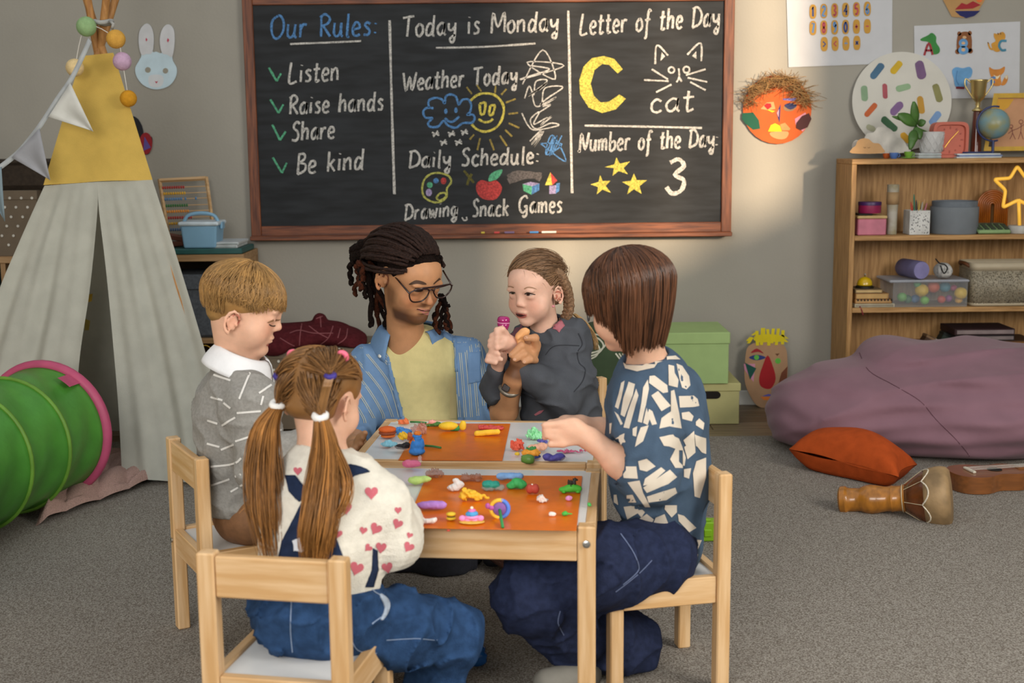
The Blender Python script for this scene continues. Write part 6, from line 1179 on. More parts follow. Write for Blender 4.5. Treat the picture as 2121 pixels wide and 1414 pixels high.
# number poster
def poster(label, q, Yp):
    T = thing('poster', label, 'poster', tuple(P(sum(p[0] for p in q)/4, max(p[1] for p in q), Yp))); m = MB(); slab(m, q, onplane(Yp), 0, .002); obj('sheet', m, mat('poster_white', '#b9babd', .6, .02), T); return T
PN = poster('white wall poster of numbers and signs on yellow ovals', z([(440, -70), (1190, -75), (1187, 440), (1190, 448), (455, 476)]), YW-.004)
SF = onplane(YW-.0065)
def ink(par, nm, col, strokes=(), polys=(), w=4, off=0, sm=0, sf_=None):
    m = MB()
    for s_ in strokes: stroke(m, s_, w, sf_ or SF, off, 5)
    for p in polys: decal(m, p, sf_ or SF, off, 0, 9, sm)
    return obj(nm, m, mat('ink_'+col[1:], col, .7, .03), par, fixn=False)
DG = {'1': [[(-.4, -.4), (0, -.9), (0, .9)]], '2': [[(-.6, -.5), (0, -.95), (.5, -.4), (-.6, .85), (.6, .85)]], '3': [[(-.5, -.75), (.1, -.95), (.4, -.45), (-.1, 0), (.5, .4), (0, .95), (-.6, .7)]], '4': [[(.3, .95), (.3, -.95), (-.6, .3), (.7, .3)]], '5': [[(.5, -.9), (-.4, -.9), (-.45, -.1), (.2, -.2), (.5, .4), (0, .95), (-.5, .75)]], '6': [[(.4, -.9), (-.3, -.2), (-.5, .5), (0, .95), (.5, .5), (.1, 0), (-.4, .3)]], '7': [[(-.5, -.85), (.5, -.85), (-.1, .9)]], '8': [[(0, 0), (-.4, -.5), (0, -.95), (.4, -.5), (0, 0), (-.5, .5), (0, .95), (.5, .5), (0, 0)]], '9': [[(.45, -.4), (0, -.95), (-.45, -.5), (0, -.05), (.45, -.5), (.4, .4), (-.2, .95)]], '0': [[(0, -.95), (-.5, -.3), (-.5, .4), (0, .95), (.5, .4), (.5, -.3), (0, -.95)]], '+': [[(-.6, 0), (.6, 0)], [(0, -.5), (0, .5)]], '-': [[(-.6, 0), (.6, 0)]], '>': [[(-.5, -.6), (.5, 0), (-.5, .6)]], '<': [[(.5, -.6), (-.5, 0), (.5, .6)]], '/': [[(-.6, 0), (.6, 0)], [(0, -.5), (0, -.4)], [(0, .4), (0, .5)]], 'x': [[(-.5, -.4), (.5, .4)], [(.5, -.4), (-.5, .4)]]}
for row, (chs, x0, y0, dx, dy) in enumerate((('123456', 628, 82, 77, -4), ('7890+-', 628, 198, 77, -2.5), ('></x', 708, 312, 77, -3))):
    for i, ch in enumerate(chs):
        cx, cy = 1500+(x0+dx*i)/3.4155, (y0+dy*i)/3.4155; o = ink(PN, 'number_oval', '#b98a32', polys=[[(cx+7.3*math.copysign(abs(math.cos(t))**.75, math.cos(t)), cy+15*math.copysign(abs(math.sin(t))**.7, math.sin(t))) for t in np.linspace(0, 6.283, 25)[:-1]]])
        col = {0: ('#2a437c', '#5c87b5', '#a8434f', '#2a437c', '#a8434f', '#5c87b5'), 1: ('#5c87b5', '#a8434f', '#5c87b5', '#2a437c', '#a8434f', '#a8434f'), 2: ('#2a437c', '#a8434f', '#5c87b5', '#2a437c')}[row][i]
        m = MB()
        for s_ in DG[ch]: stroke(m, [(cx+5.2*a, cy+(11 if ch.isdigit() else 9)*b) for a, b in s_], 3.6 if ch.isdigit() else 2.8, SF, .0006, 1 if ch in '><147+-x/' else 4)
        obj('number_print', m, mat('ink_'+col[1:], col, .7), o, fixn=False)
# alphabet animal poster
PA = poster('white wall poster of six cartoon alphabet animals above the bookshelf', z([(1343, 183), (2094, 152), (2088, 690), (1350, 700)]), YW-.004)
def z2(L_): return z(L_)
def animal(nm, layers):
    o = None
    for i, (col, polys, strokes, w) in enumerate(layers):
        m = MB()
        for p in polys: decal(m, z(p), SF, .0003*i, 0, 9, 3)
        for s_ in strokes: stroke(m, z(s_), w, SF, .0003*i, 4)
        q = obj(nm if o is None else nm+'_detail', m, mat('ink_'+col[1:], col, .7), PA if o is None else o, fixn=False); o = o or q
animal('crocodile_picture', [('#2f7a35', [[(1390, 275), (1440, 250), (1470, 232), (1500, 260), (1500, 300), (1525, 340), (1520, 375), (1480, 385), (1455, 350), (1450, 300), (1400, 290)]], [], 3), ('#8e2a30', [], [[(1415, 392), (1448, 305), (1475, 388)], [(1425, 358), (1470, 356)]], 4.6)])
animal('bear_picture', [('#7d4a22', [circ(1663, 238, 14, 16), circ(1738, 234, 14, 16), [(1650, 260), (1680, 228), (1725, 226), (1750, 260), (1752, 340), (1740, 370), (1660, 375), (1645, 345)], circ(1652, 365, 18, 18), circ(1742, 360, 18, 18)], [], 3), ('#5c8fbd', [circ(1692, 305, 32, 32), circ(1692, 355, 36, 30)], [], 3), ('#c9a47a', [circ(1700, 264, 14, 10), circ(1692, 305, 13, 10), circ(1692, 352, 14, 12)], [], 3)])
animal('tiger_picture', [('#c08a2f', [[(1910, 235), (1930, 240), (1970, 225), (1990, 250), (1980, 290), (1950, 300), (1960, 350), (1930, 368), (1900, 350), (1890, 310), (1920, 290), (1908, 260)]], [[(1900, 350), (1880, 340), (1868, 305)]], 3.5), ('#3c7a92', [], [[(1998, 290), (1960, 290), (1945, 325), (1965, 355), (1995, 352)]], 5), ('#6b4520', [], [[(1935, 232), (1940, 245)], [(1955, 230), (1956, 245)], [(1865, 298), (1872, 310)]], 2)])
animal('elephant_picture', [('#5f93bf', [[(1612, 500), (1640, 475), (1690, 482), (1735, 472), (1757, 500), (1745, 545), (1720, 560), (1715, 610), (1640, 615), (1625, 560)]], [], 3), ('#4777a5', [], [[(1650, 500), (1640, 560), (1660, 600)]], 2), ('#6f2430', [], [[(1640, 620), (1700, 622)]], 5)])
animal('fox_picture', [('#bf7a2e', [[(1875, 475), (1905, 490), (1950, 488), (1985, 470), (1980, 510), (1955, 540), (1960, 600), (1905, 605), (1895, 560), (1880, 520)], [(1960, 600), (1985, 545), (2005, 530), (2005, 570), (1985, 600)]], [], 3), ('#d9cba8', [[(1905, 530), (1930, 540), (1955, 528), (1930, 560)], [(1985, 545), (2005, 530), (2000, 560)]], [], 3), ('#4a74a8', [], [[(1895, 612), (1893, 555), (1920, 550)], [(1895, 580), (1915, 578)]], 5)])
# round board with paint strokes
T = thing('round_board', 'round white board with coloured paint dashes leaning behind the shelf ornaments', 'board', tuple(P(1868, 312, YW-.05)))
RBc = (1255, 660); m = MB(); slab(m, z(circ(1257, 716, 352, 350, 56)), lambda x, y, o: P(x, y, YW-.012-.03*(y-107)/205-o), 0, .010); obj('disc', m, mat('board_white', '#c2bfb5', .6, .03, 8), T, smooth=True, angle=30)
rs_ = lambda x, y, o: P(x, y, YW-.0125-.03*(y-107)/205-o)
for (xa, ya, xb, yb, w, col) in ((1050, 545, 1115, 460, 15, '#3f6480'), (1190, 510, 1245, 445, 14, '#bf9d1e'), (1380, 445, 1400, 545, 19, '#6a4f72'), (990, 615, 995, 705, 14, '#7f9b7a'), (1135, 600, 1140, 690, 10.5, '#9c4a52'), (1225, 630, 1310, 610, 13, '#84a07c'), (1495, 605, 1525, 710, 15, '#7f7c4c'), (1005, 815, 1070, 740, 12, '#b5592a'), (1190, 800, 1250, 735, 16, '#775a85'), (1385, 690, 1400, 795, 13, '#b0842f'), (1125, 840, 1210, 915, 15, '#33593a'), (1465, 870, 1520, 800, 14, '#6f8fb8'), (1015, 895, 1060, 915, 12, '#9a9a80'), (1260, 950, 1310, 1000, 13, '#bf8f1e')):
    q = [np.array(w_) for w_ in z([(xa, ya), (xb, yb)])]; d_ = nrm(q[1]-q[0]); n_ = np.array([-d_[1], d_[0]])*w/2; q = [q[0]+d_*w*.2, q[1]-d_*w*.2]; pl = []
    for c0, sg in ((q[0], -1), (q[1], 1)):
        for t in np.linspace(-90, 90, 7): t = math.radians(t); pl.append(tuple(c0+sg*(d_*w*.45*math.cos(t)-n_*math.sin(t)*(-1))*random.uniform(.92, 1.06)))
    m = MB(); decal(m, pl, rs_, .0008, 0, 9); obj('paint_dash', m, mat('paint_'+col[1:], col, .7, .08), T, fixn=False)
# ================================================================ bookshelf
XS, YSF, YSB = 1.478, 5.585, 5.855; XE = 2.56; t_ = .022
zs = [1.138, .807-.0, .489, .172]   # upper faces of the boards
T = thing('bookshelf', 'oak-veneer open bookshelf with four shelves against the wall', 'bookshelf', ((XS+XE)/2, 5.72, 0))
for x in (XS, XE-t_): bx(T, 'side_panel', (x, YSF, 0), (x+t_, YSB, zs[0]-t_), OAK[2])
bx(T, 'top_board', (XS, YSF, zs[0]-t_), (XE, YSB, zs[0]), OAK[0])
for z_ in zs[1:]: bx(T, 'shelf_board', (XS+t_, YSF+.004, z_-t_), (XE-t_, YSB-.008, z_), OAK[0])
bx(T, 'bottom_board', (XS+t_, YSF+.004, .03), (XE-t_, YSB-.008, .052), OAK[0]); bx(T, 'plinth', (XS+t_, YSF+.02, 0), (XE-t_, YSF+.035, .03), OAK[0])
bx(T, 'back_panel', (XS+t_, YSB-.008, .052), (XE-t_, YSB-.001, zs[0]-t_), OAK[2], .0005)
def SX(x, Yp=5.68): return lambda px, py: P(px, py, Yp)
def on(z_): return z_+.0008
def sb(par, nm, px0, px1, z0, h_, y0, y1, mt, bev=.003, rz=0):
    a, b = P(px0, 500, y0)[0], P(px1, 500, y0)[0]; m = MB(); m.box(((a+b)/2, (y0+y1)/2, z0+h_/2), (b-a, y1-y0, h_), bev, rot=Matrix.Rotation(rz, 3, 'Z')); return obj(nm, m, mt, par)
def at(px, Yp, z_): p = P(px, 500, Yp); return (p[0], Yp, z_)
Z0, Z1, Z2, Z3 = [on(q) for q in zs]
# --- top of the shelf
def extr(par, nm, pl, Yp, t_h, mt, sm=4): m = MB(); slab(m, cr(pl, sm, True) if sm else pl, onplane(Yp), 0, t_h); return obj(nm, m, mt, par, smooth=True, angle=40)
z = lambda L_: [(1500+x/3.4155, y/3.4155) for x, y in L_]
def prop(nm, lab, cat, px, Yp, zb, grp=None): return thing(nm, lab, cat, at(px, Yp, zb), 0, grp)
T = prop('cloud_ornament', 'white wooden cloud ornament on the bookshelf behind the small wooden one', 'ornament', 1835, 5.72, Z0); c0 = P(1835, 319, 5.70); extr(T, 'cloud', z([(975, 1078), (985, 1000), (1010, 945), (1060, 935), (1085, 900), (1150, 900), (1195, 930), (1230, 975), (1265, 990), (1290, 1030), (1300, 1078)]), 5.70, .016, mat('cloud_white', '#bdb9b0', .6), 4)
T = prop('cloud_ornament', 'small tan wooden cloud ornament at the corner of the bookshelf top', 'ornament', 1797, 5.63, Z0); extr(T, 'cloud', z([(905, 1084), (905, 1050), (930, 1030), (945, 995), (985, 978), (1025, 985), (1055, 1010), (1095, 1015), (1120, 1045), (1122, 1082)]), 5.625, .022, mat('cloud_tan', '#b58c5c', .6, .06), 4); ink(T, 'face', '#7a5a38', [z([(985, 1040), (995, 1046), (1003, 1040)]), z([(1015, 1042), (1024, 1046), (1032, 1040)])], w=1.2, sf_=lambda x, y, o: P(x, y, 5.6238))
extr(prop('disc_ornament', 'pale round ornament peeping out beside the tan wooden cloud', 'ornament', 1780, 5.66, Z0), 'disc', z(circ(940, 1035, 36, 46)), 5.665, .01, mat('cloud_white', '#bdb9b0'), 0)
def cup(lab, px, Yp, col, r, saucer=False):
    T = prop('toy_cup', lab, 'toy cup', px, Yp, Z0, 'tiny toy cups'); p = at(px, Yp, Z0); mt = mat('cup_'+col[1:], col, .3); zb = .004 if saucer else 0
    if saucer: m = MB(); m.lathe([(0, 0), (r*1.0, 0), (r*1.7, .004), (r*1.65, .006), (r*.6, .003), (0, .003)], 20, Matrix.Translation(p)); obj('saucer', m, mt, T, smooth=True)
    m = MB(); m.lathe([(0, zb), (r*.6, zb), (r*.95, zb+r*.7), (r, zb+r*1.35), (r*.88, zb+r*1.35), (r*.8, zb+r*.6), (0, zb+r*.3)], 20, Matrix.Translation(p)); obj('bowl', m, mt, T, smooth=True, angle=50)
    m = MB(); m.tube([(p[0]+r*(.9+.45*math.sin(t)), p[1], p[2]+zb+r*(.75-.4*math.cos(t))) for t in np.linspace(0, 3.14, 9)], r*.11, 6); obj('handle', m, mt, T, smooth=True)
cup('tiny blue toy cup on the bookshelf top', 1845, 5.615, '#4a6aa5', .019); cup('tiny green toy cup on a saucer on the bookshelf top', 1875, 5.625, '#6f9a3a', .019, True); cup('tiny orange toy cup behind the blue one on the bookshelf', 1830, 5.655, '#b5592a', .017)
# plant
T = prop('potted_plant', 'small potted succulent with broad leaves in a white quilted pot', 'plant', 1921, 5.65, Z0+.023); pb = np.array(at(1921, 5.655, Z0+.0235)); M_pot = mat('pot_white', '#b9b9b8', .4)
m = MB(); m.lathe([(0, 0), (.043, 0), (.046, .004), (.052, .085), (.053, .090), (.048, .091), (.046, .08), (0, .078)], 28, Matrix.Translation(pb)); obj('pot', m, M_pot, T, smooth=True, angle=40)
m = MB()
for k in range(12):
    for sgn in (-1, 1): m.tube([pb+np.array([(.047+.0055*v)*math.cos(2*math.pi*(k/12+sgn*.14*v)), (.047+.0055*v)*math.sin(2*math.pi*(k/12+sgn*.14*v)), .006+.078*v]) for v in np.linspace(0, 1, 7)], .0016, 4)
obj('quilted_ridges', m, M_pot, T, smooth=True)['kind'] = 'stuff'
m = MB(); m.lathe([(0, .080), (.046, .080)], 16, Matrix.Translation(pb)); obj('soil', m, mat('soil', '#2c2219', .95), T)
M_lf = mat('leaf_green', '#3f6327', .45, .2, 20)
for (x0, y0, x1, y1, w, dy) in ((1895, 262, 1893, 217, 9, -.01), (1898, 258, 1865, 240, 12, -.02), (1897, 262, 1905, 285, 10, -.03), (1895, 270, 1888, 295, 10, -.045), (1900, 258, 1915, 252, 8, .0), (1893, 275, 1886, 305, 7, -.05), (1875, 250, 1852, 242, 4, -.02)):
    a, b = P(x0, y0, 5.62+dy), P(x1, y1, 5.60+dy); ax_ = b-a; L_ = np.linalg.norm(ax_); t1 = ax_/L_; sd_ = nrm(np.cross(t1, (0, -1, .3))); nn = np.cross(sd_, t1); ww = px2m(w, 5.62); m = MB()
    m.sheet(lambda u, v: a+t1*L_*1.15*u+sd_*ww*(2*v-1)*math.sin(math.pi*min(1, u*.92+.06))**.7+nn*(.006*math.sin(3.1*u)-.004*(2*v-1)**2), 9, 5); o = obj('leaf', m, M_lf, T, smooth=True); md = o.modifiers.new('t', 'SOLIDIFY'); md.thickness = .003
m = MB(); m.tube([pb+np.array([0, 0, .08]), P(1900, 265, 5.62), P(1893, 250, 5.61)], .004, 6); obj('stem', m, M_lf, T)
for i in range(2): T = prop('small_book', ('small white book under the potted plant, upper of two', 'small white book under the potted plant, lower of two')[i], 'book', 1921, 5.65, Z0+.0115*(1-i), 'books under the plant'); sb(T, 'cover', 1896, 1943, Z0+.0115*(1-i), .0105, 5.60, 5.72, mat('paper_white', '#c2c6c6')); sb(T, 'pages', 1897, 1942, Z0+.0115*(1-i)+.002, .0065, 5.5985, 5.60, mat('page_grey', '#9aa2a2'))
# clock
T = prop('desk_clock', 'square coral-pink desk clock with gold hands on the bookshelf', 'clock', 1983, 5.66, Z0); M_co = mat('coral_plastic', '#b5604e', .6, .04); ca, cb = P(1945, 0, 5.625)[0], P(2020, 0, 5.625)[0]; cc_ = (ca+cb)/2; hw = (cb-ca)/2; zc_ = Z0+hw+.001
ro = [(hw*math.copysign(abs(math.cos(t))**.35, math.cos(t)), hw*math.copysign(abs(math.sin(t))**.35, math.sin(t))) for t in np.linspace(0, 6.283, 41)[:-1]]; mm = Matrix.Translation((cc_, 5.625, zc_)) @ Matrix.Rotation(math.pi/2, 4, 'X')
m = MB(); n = len(ro); v = [(a, b, 0) for a, b in ro]+[(a*.84, b*.84, 0) for a, b in ro]+[(a*.80, b*.80, -.014) for a, b in ro]+[(a, b, -.06) for a, b in ro]
m.add(v, [(i, (i+1) % n, n+(i+1) % n, n+i) for i in range(n)]+[(n+i, n+(i+1) % n, 2*n+(i+1) % n, 2*n+i) for i in range(n)]+[tuple(range(2*n, 3*n))]+[(3*n+i, 3*n+(i+1) % n, (i+1) % n, i) for i in range(n)]+[tuple(range(4*n-1, 3*n-1, -1))], mm); obj('case', m, M_co, T, smooth=True, angle=35)
for k in range(12): a = 2*math.pi*k/12; m = MB(); m.box((.052*math.sin(a), .052*math.cos(a), -.013), (.006, .012 if k % 3 == 0 else .008, .002), .0005, mm, rot=Matrix.Rotation(-a, 3, 'Z')); obj('hour_mark', m, mat('coral_dark', '#96493c', .6), T)
for a, L_, w in ((.75, .052, .0028), (3.75, .04, .0035)): m = MB(); m.box((math.sin(a)*L_/2, math.cos(a)*L_/2, -.010), (w, L_, .0015), .0004, mm, rot=Matrix.Rotation(-a, 3, 'Z')); obj('clock_hand', m, mat('gold', '#c9a04a', .3, metal=1), T)
# papers and pen
for i, (a, b, ry) in enumerate(((1974, 2066, .0), (1978, 2068, .03), (1976, 2064, -.03))): T = prop('notepad', ('bottom', 'middle', 'top')[i]+' white notepad of the small stack before the pink clock', 'notepad', 2020, 5.61, Z0+.0065*i, 'notepads on the bookshelf'); sb(T, 'cover', a, b, Z0+.0065*i, .006, 5.592, 5.68, mat(('paper_white', 'blue_cover', 'paper_white')[i], ('#c2c6c6', '#7385ad', '#c2c6c6')[i], .6), .001, ry)
m = MB(); p = at(2020, 5.60, Z0+.0235); m.tube([(p[0]-.07, 5.61, p[2]), (p[0]+.055, 5.60, p[2])], .0035, 8); tag(obj('pen', m, mat('pen_navy', '#23305c', .4), smooth=True), 'dark blue pen lying on the white notepads', 'pen')
# trophy
T = prop('trophy', 'gold trophy cup with two handles on a brown base, on the bookshelf', 'trophy', 2012, 5.76, Z0); p = at(2012, 5.76, Z0); M_gold = mat('trophy_gold', '#c9b47a', .32, .05, metal=.9); zt0 = P(2012, 225, 5.76)[2]; zt1 = P(2012, 165, 5.76)[2]; hh = zt1-zt0
m = MB(); m.lathe([(0, 0), (.026, 0), (.024, .02), (.018, zt0-Z0-.02), (.016, zt0-Z0-.012), (0, zt0-Z0-.012)], 20, Matrix.Translation(p)); obj('base', m, mat('trophy_base', '#5c2414', .25, .2, coat=.5), T, smooth=True, angle=40)
m = MB(); m.lathe([(0, -.012), (.022, -.012), (.024, -.006), (.012, .002), (.008, .012), (.012, .018), (.009, .026), (.018, .036), (.030, .055), (.036, hh*.95), (.039, hh), (.036, hh), (.033, hh*.9), (0, .05)], 24, Matrix.Translation((p[0], p[1], zt0))); obj('cup', m, M_gold, T, smooth=True)
for s in (-1, 1): m = MB(); m.tube(cr([(p[0]+s*.036, p[1], zt1-.012), (p[0]+s*.058, p[1], zt1+.004), (p[0]+s*.060, p[1], zt1-.025), (p[0]+s*.034, p[1], zt1-.065), (p[0]+s*.020, p[1], zt0+.04)], 6), .0032, 6); obj('handle', m, M_gold, T, smooth=True)
# globe
T = prop('globe', 'small globe on a dark blue stand beside the pink clock', 'globe', 2059, 5.64, Z0); p = P(2059, 256, 5.64); r_ = px2m(31, 5.64)
gm = mat('globe_sea', '#6a8f9a', .35, vs=14, col2='#8f8a5a', detail=4); m = MB(); m.ball(p, r_, 28); obj('sphere', m, gm, T, smooth=True)
M_st = mat('stand_navy', '#26315c', .4); m = MB(); m.tube([p+(r_+.008)*np.array([math.cos(t), 0, math.sin(t)]) for t in np.linspace(math.radians(75), math.radians(285), 25)], .0045, 6); obj('meridian_arm', m, M_st, T, smooth=True)
m = MB(); m.lathe([(0, 0), (.034, 0), (.034, .005), (.010, .012), (.006, .02), (.006, p[2]-Z0-r_-.006)], 20, Matrix.Translation((p[0], p[1], Z0))); obj('base', m, M_st, T, smooth=True, angle=40)
# framed drawing
T = prop('picture_frame', 'yellow picture frame with child drawing of two figures and a sun', 'picture frame', 2100, 5.79, Z0); q = z([(1890, 1030), (1905, 660), (2330, 660), (2330, 1040)]); q = z([(1860, 1062), (1905, 662), (2340, 655), (2340, 1066)])
fy = lambda x, y, o: P(x, y, 5.80-.04*(y-190)/125-o); m = MB(); slab(m, z([(1890, 1050), (1915, 690), (2320, 690), (2320, 1050)]), fy, 0, .004); sh_ = obj('drawing', m, mat('peach_paper', '#b98a66', .8, .04), T)
for nm, pl in (('frame_side', [(1835, 1068), (1908, 660), (1938, 690), (1868, 1040)]), ('frame_top', [(1908, 660), (2340, 655), (2340, 692), (1938, 692)]), ('frame_bottom', [(1835, 1068), (1868, 1038), (2340, 1032), (2340, 1064)])): m = MB(); slab(m, z(pl), fy, .012, .016); obj(nm, m, mat('frame_yellow', '#b9921e', .5), T)
ink(sh_, 'drawn_sun', '#c9962f', polys=[z([(1930, 700), (2050, 700), (2010, 760), (1960, 790), (1930, 790)])], sf_=fy, off=.001)
ink(sh_, 'drawn_figures', '#7a4038', [z(L_) for L_ in ([(2030, 900), (2040, 940), (2020, 985)], [(2040, 940), (2060, 985)], [(2010, 945), (2035, 925), (2075, 910)], [(2100, 870), (2098, 930), (2080, 985)], [(2098, 930), (2115, 985)], [(2075, 910), (2100, 895), (2120, 880)])]+[z(circ(2030, 895, 12))+[z(circ(2030, 895, 12))[0]], z(circ(2100, 862, 14))+[z(circ(2100, 862, 14))[0]]], w=1.4, sf_=fy, off=.001)
# --- shelf 1
T = prop('tin_box', 'pink tin box with cream lid on the second shelf', 'tin', 1800, 5.66, Z1); sb(T, 'body', 1776, 1835, Z1, .072, 5.60, 5.72, mat('pink_tin', '#b5687a', .45), .004); sb(T, 'lid', 1775, 1837, Z1+.0725, .013, 5.597, 5.723, mat('cream_tin', '#b59a66', .45), .004)
T = prop('tray', 'small black tray lying on the pink tin', 'tray', 1790, 5.66, Z1+.087); sb(T, 'plate', 1776, 1806, Z1+.0865, .007, 5.61, 5.71, mat('black_tray', '#17160f', .5), .003)
T = prop('round_tin', 'dark magenta round tin resting on the pink tin box', 'tin', 1791, 5.66, Z1+.095); p = at(1799, 5.665, Z1+.0945); m = MB(); m.lathe([(0, 0), (.048, 0), (.049, .003), (.049, .036), (0, .036)], 28, Matrix.Translation(p)); obj('body', m, mat('magenta_tin', '#8a1c4a', .4), T, smooth=True, angle=40); m = MB(); m.lathe([(.050, .034), (.0505, .046), (.049, .049), (0, .049)], 28, Matrix.Translation(p)); obj('lid', m, mat('violet_lid', '#3d1f52', .4), T, smooth=True, angle=40)
T = prop('rolled_paper', 'roll of white patterned paper standing on the second shelf', 'paper roll', 1846, 5.66, Z1); p = at(1846, 5.66, Z1); h_ = P(1846, 382, 5.66)[2]-Z1
m = MB(); m.lathe([(0, 0), (.021, 0), (.022, .10), (.026, .15), (.0255, h_), (.022, h_), (.021, h_-.02), (0, h_-.02)], 24, Matrix.Translation(p)); obj('roll', m, mat('paper_roll', '#aaa59a', .8, vs=16, col2='#8f866a'), T, smooth=True, angle=40); m = MB(); m.lathe([(.0268, h_*.6), (.0268, h_*.85)], 24, Matrix.Translation(p)); obj('tan_band', m, mat('tan_band', '#9a7d58', .8), T, smooth=True)
T = prop('pen_pot', 'square white speckled pen pot with pens on the second shelf', 'pen pot', 1905, 5.63, Z1); h_ = P(1905, 436, 5.61)[2]-Z1; a, b = P(1884, 460, 5.61)[0], P(1926, 460, 5.61)[0]; wv = b-a; xc = (a+b)/2
M_sp = mat('speckled_white', '#bdbdb9', .5)
for c_, d_ in (((xc, 5.61, Z1+h_/2), (wv, .004, h_)), ((xc, 5.61+wv, Z1+h_/2), (wv, .004, h_)), ((a+.002, 5.61+wv/2, Z1+h_/2), (.004, wv-.004, h_)), ((b-.002, 5.61+wv/2, Z1+h_/2), (.004, wv-.004, h_)), ((xc, 5.61+wv/2, Z1+.003), (wv-.008, wv-.004, .006))): m = MB(); m.box(c_, d_, .0008); obj('pot_side', m, M_sp, T)
m = MB(); gs = np.random.default_rng(3)
for k in range(70): x, zz_, r_ = gs.uniform(a+.004, b-.004), gs.uniform(Z1+.005, Z1+h_-.005), gs.uniform(.0012, .003); m.add([(x+r_*math.cos(t)*gs.uniform(.6, 1.2), 5.6077, zz_+r_*math.sin(t)) for t in np.linspace(0, 6.28, 7)[:-1]], [tuple(range(6))])
obj('speckles', m, mat('speck_dark', '#33343a', .6), T)['kind'] = 'stuff'
for i, (x, y, col, nm) in enumerate(((1887, 418, '#a83a2a', 'red'), (1893, 402, '#1f6b52', 'dark green'), (1898, 414, '#2b2b2b', 'black'), (1905, 415, '#b59a4a', 'mustard'), (1911, 418, '#9a9a8a', 'grey'), (1915, 412, '#b0885a', 'tan wooden'), (1920, 420, '#b06a78', 'pink'), (1890, 425, '#9a5a3a', 'brown'))):
    tp = P(x, y, 5.63+.01*(i % 3)); bt = np.array([xc+(tp[0]-xc)*.5, 5.63+.006*i, Z1+.012]); m = MB(); m.tube([bt, bt+(tp-bt)*.9, tp], [.0035, .0035, .0015], 8); tag(obj('pencil', m, mat('pencil_'+col[1:], col, .5), smooth=True, angle=40), '%s pencil standing in the speckled pen pot' % nm, 'pencil', 'pencils in the pen pot')
T = prop('round_box', 'grey round felt box with loose lid on the second shelf', 'box', 1974, 5.68, Z1); rr = px2m(48, 5.68); p = at(1974, 5.685, Z1); M_gb = mat('grey_box', '#6f757a', .8, .05); h1 = P(1974, 430, 5.60)[2]-Z1
m = MB(); m.lathe([(0, 0), (rr*.97, 0), (rr, .004), (rr, h1), (rr*.95, h1+.002), (0, h1)], 40, Matrix.Translation(p), sy=.95); obj('body', m, M_gb, T, smooth=True, angle=40); m = MB(); m.lathe([(rr*.93, h1), (rr*.95, h1+.024), (rr*.91, h1+.026), (rr*.89, h1+.010), (0, h1+.008)], 40, Matrix.Translation(p), sy=.95); obj('lid', m, mat('grey_box_lid', '#646b72', .8), T, smooth=True, angle=40)
T = prop('arch_ornament', 'amber ribbed arch-shaped ornament behind the calculator', 'ornament', 2056, 5.79, Z1); M_am = mat('amber_glass', '#9a5418', .35, .15, coat=.3); pc = P(2056, 420, 5.79); 
for k in range(7):
    r_ = .066-.009*k; m = MB(); zc_ = P(2056, 425, 5.79)[2]; m.tube([(pc[0]-r_, 5.79, Z1+.002)]+[(pc[0]-r_*math.cos(t), 5.79, zc_+r_*math.sin(t)) for t in np.linspace(0, math.pi, 15)]+[(pc[0]+r_, 5.79, Z1+.002)], .0052, 6); obj('arch_rib', m, M_am, T, smooth=True)
T = prop('calculator', 'mint green desk calculator on the second shelf', 'calculator', 2061, 5.61, Z1); M_mt = mat('mint_plastic', '#7f9a6a', .5); a, b = P(2028, 480, 5.595)[0], P(2096, 480, 5.595)[0]; rot = Matrix.Rotation(.28, 3, 'X'); cc_ = ((a+b)/2, 5.65, Z1+.021); m = MB(); m.box(cc_, (b-a, .10, .016), .005, rot=rot); obj('case', m, M_mt, T)
for i in range(4):
    for j in range(5): q = Vector(cc_)+rot @ Vector((-.058+.029*j, -.030+.018*i, .010)); m = MB(); m.box(q, (.021, .012, .006), .002, rot=rot); obj('key', m, mat('key_dark', '#2f3a2a', .5), T)
m = MB(); q = Vector(cc_)+rot @ Vector((0, .040, .009)); m.box(q, (.11, .014, .004), .001, rot=rot); obj('display', m, mat('lcd', '#4a5a48', .2), T)
T = prop('star_lamp', 'yellow neon star lamp on a round white base', 'lamp', 2111, 5.65, Z1); M_neon = mat('neon_yellow', '#e2ac3c', .4, 0, emit=.55); st_ = [(2107, 344), (2092, 369), (2059, 371), (2083, 394), (2077, 430), (2109, 414), (2140, 430), (2134, 394), (2158, 371), (2124, 368)]
def rc_(pts, k=.24): return [q for i in range(len(pts)) for q in (np.array(pts[i])*(1-k)+np.array(pts[i-1])*k, np.array(pts[i])*(1-k*.35)+(np.array(pts[i-1])+np.array(pts[(i+1) % len(pts)]))*k*.175, np.array(pts[i])*(1-k)+np.array(pts[(i+1) % len(pts)])*k)]
m = MB(); m.tube([P(q[0], q[1], 5.65) for q in cr(rc_(st_), 3, True)], .0075, 8, closed=True); obj('neon_tube', m, M_neon, T, smooth=True); m = MB(); p = at(2110, 5.65, Z1); m.tube([(p[0], p[1], Z1+.03), P(2110, 412, 5.65)], .0075, 8); obj('stem', m, M_neon, T, smooth=True); m = MB(); m.lathe([(0, 0), (.046, 0), (.048, .003), (.048, .03), (.045, .034), (0, .034)], 30, Matrix.Translation(p)); obj('base', m, mat('lamp_base', '#aaa7a0', .6), T, smooth=True, angle=40)
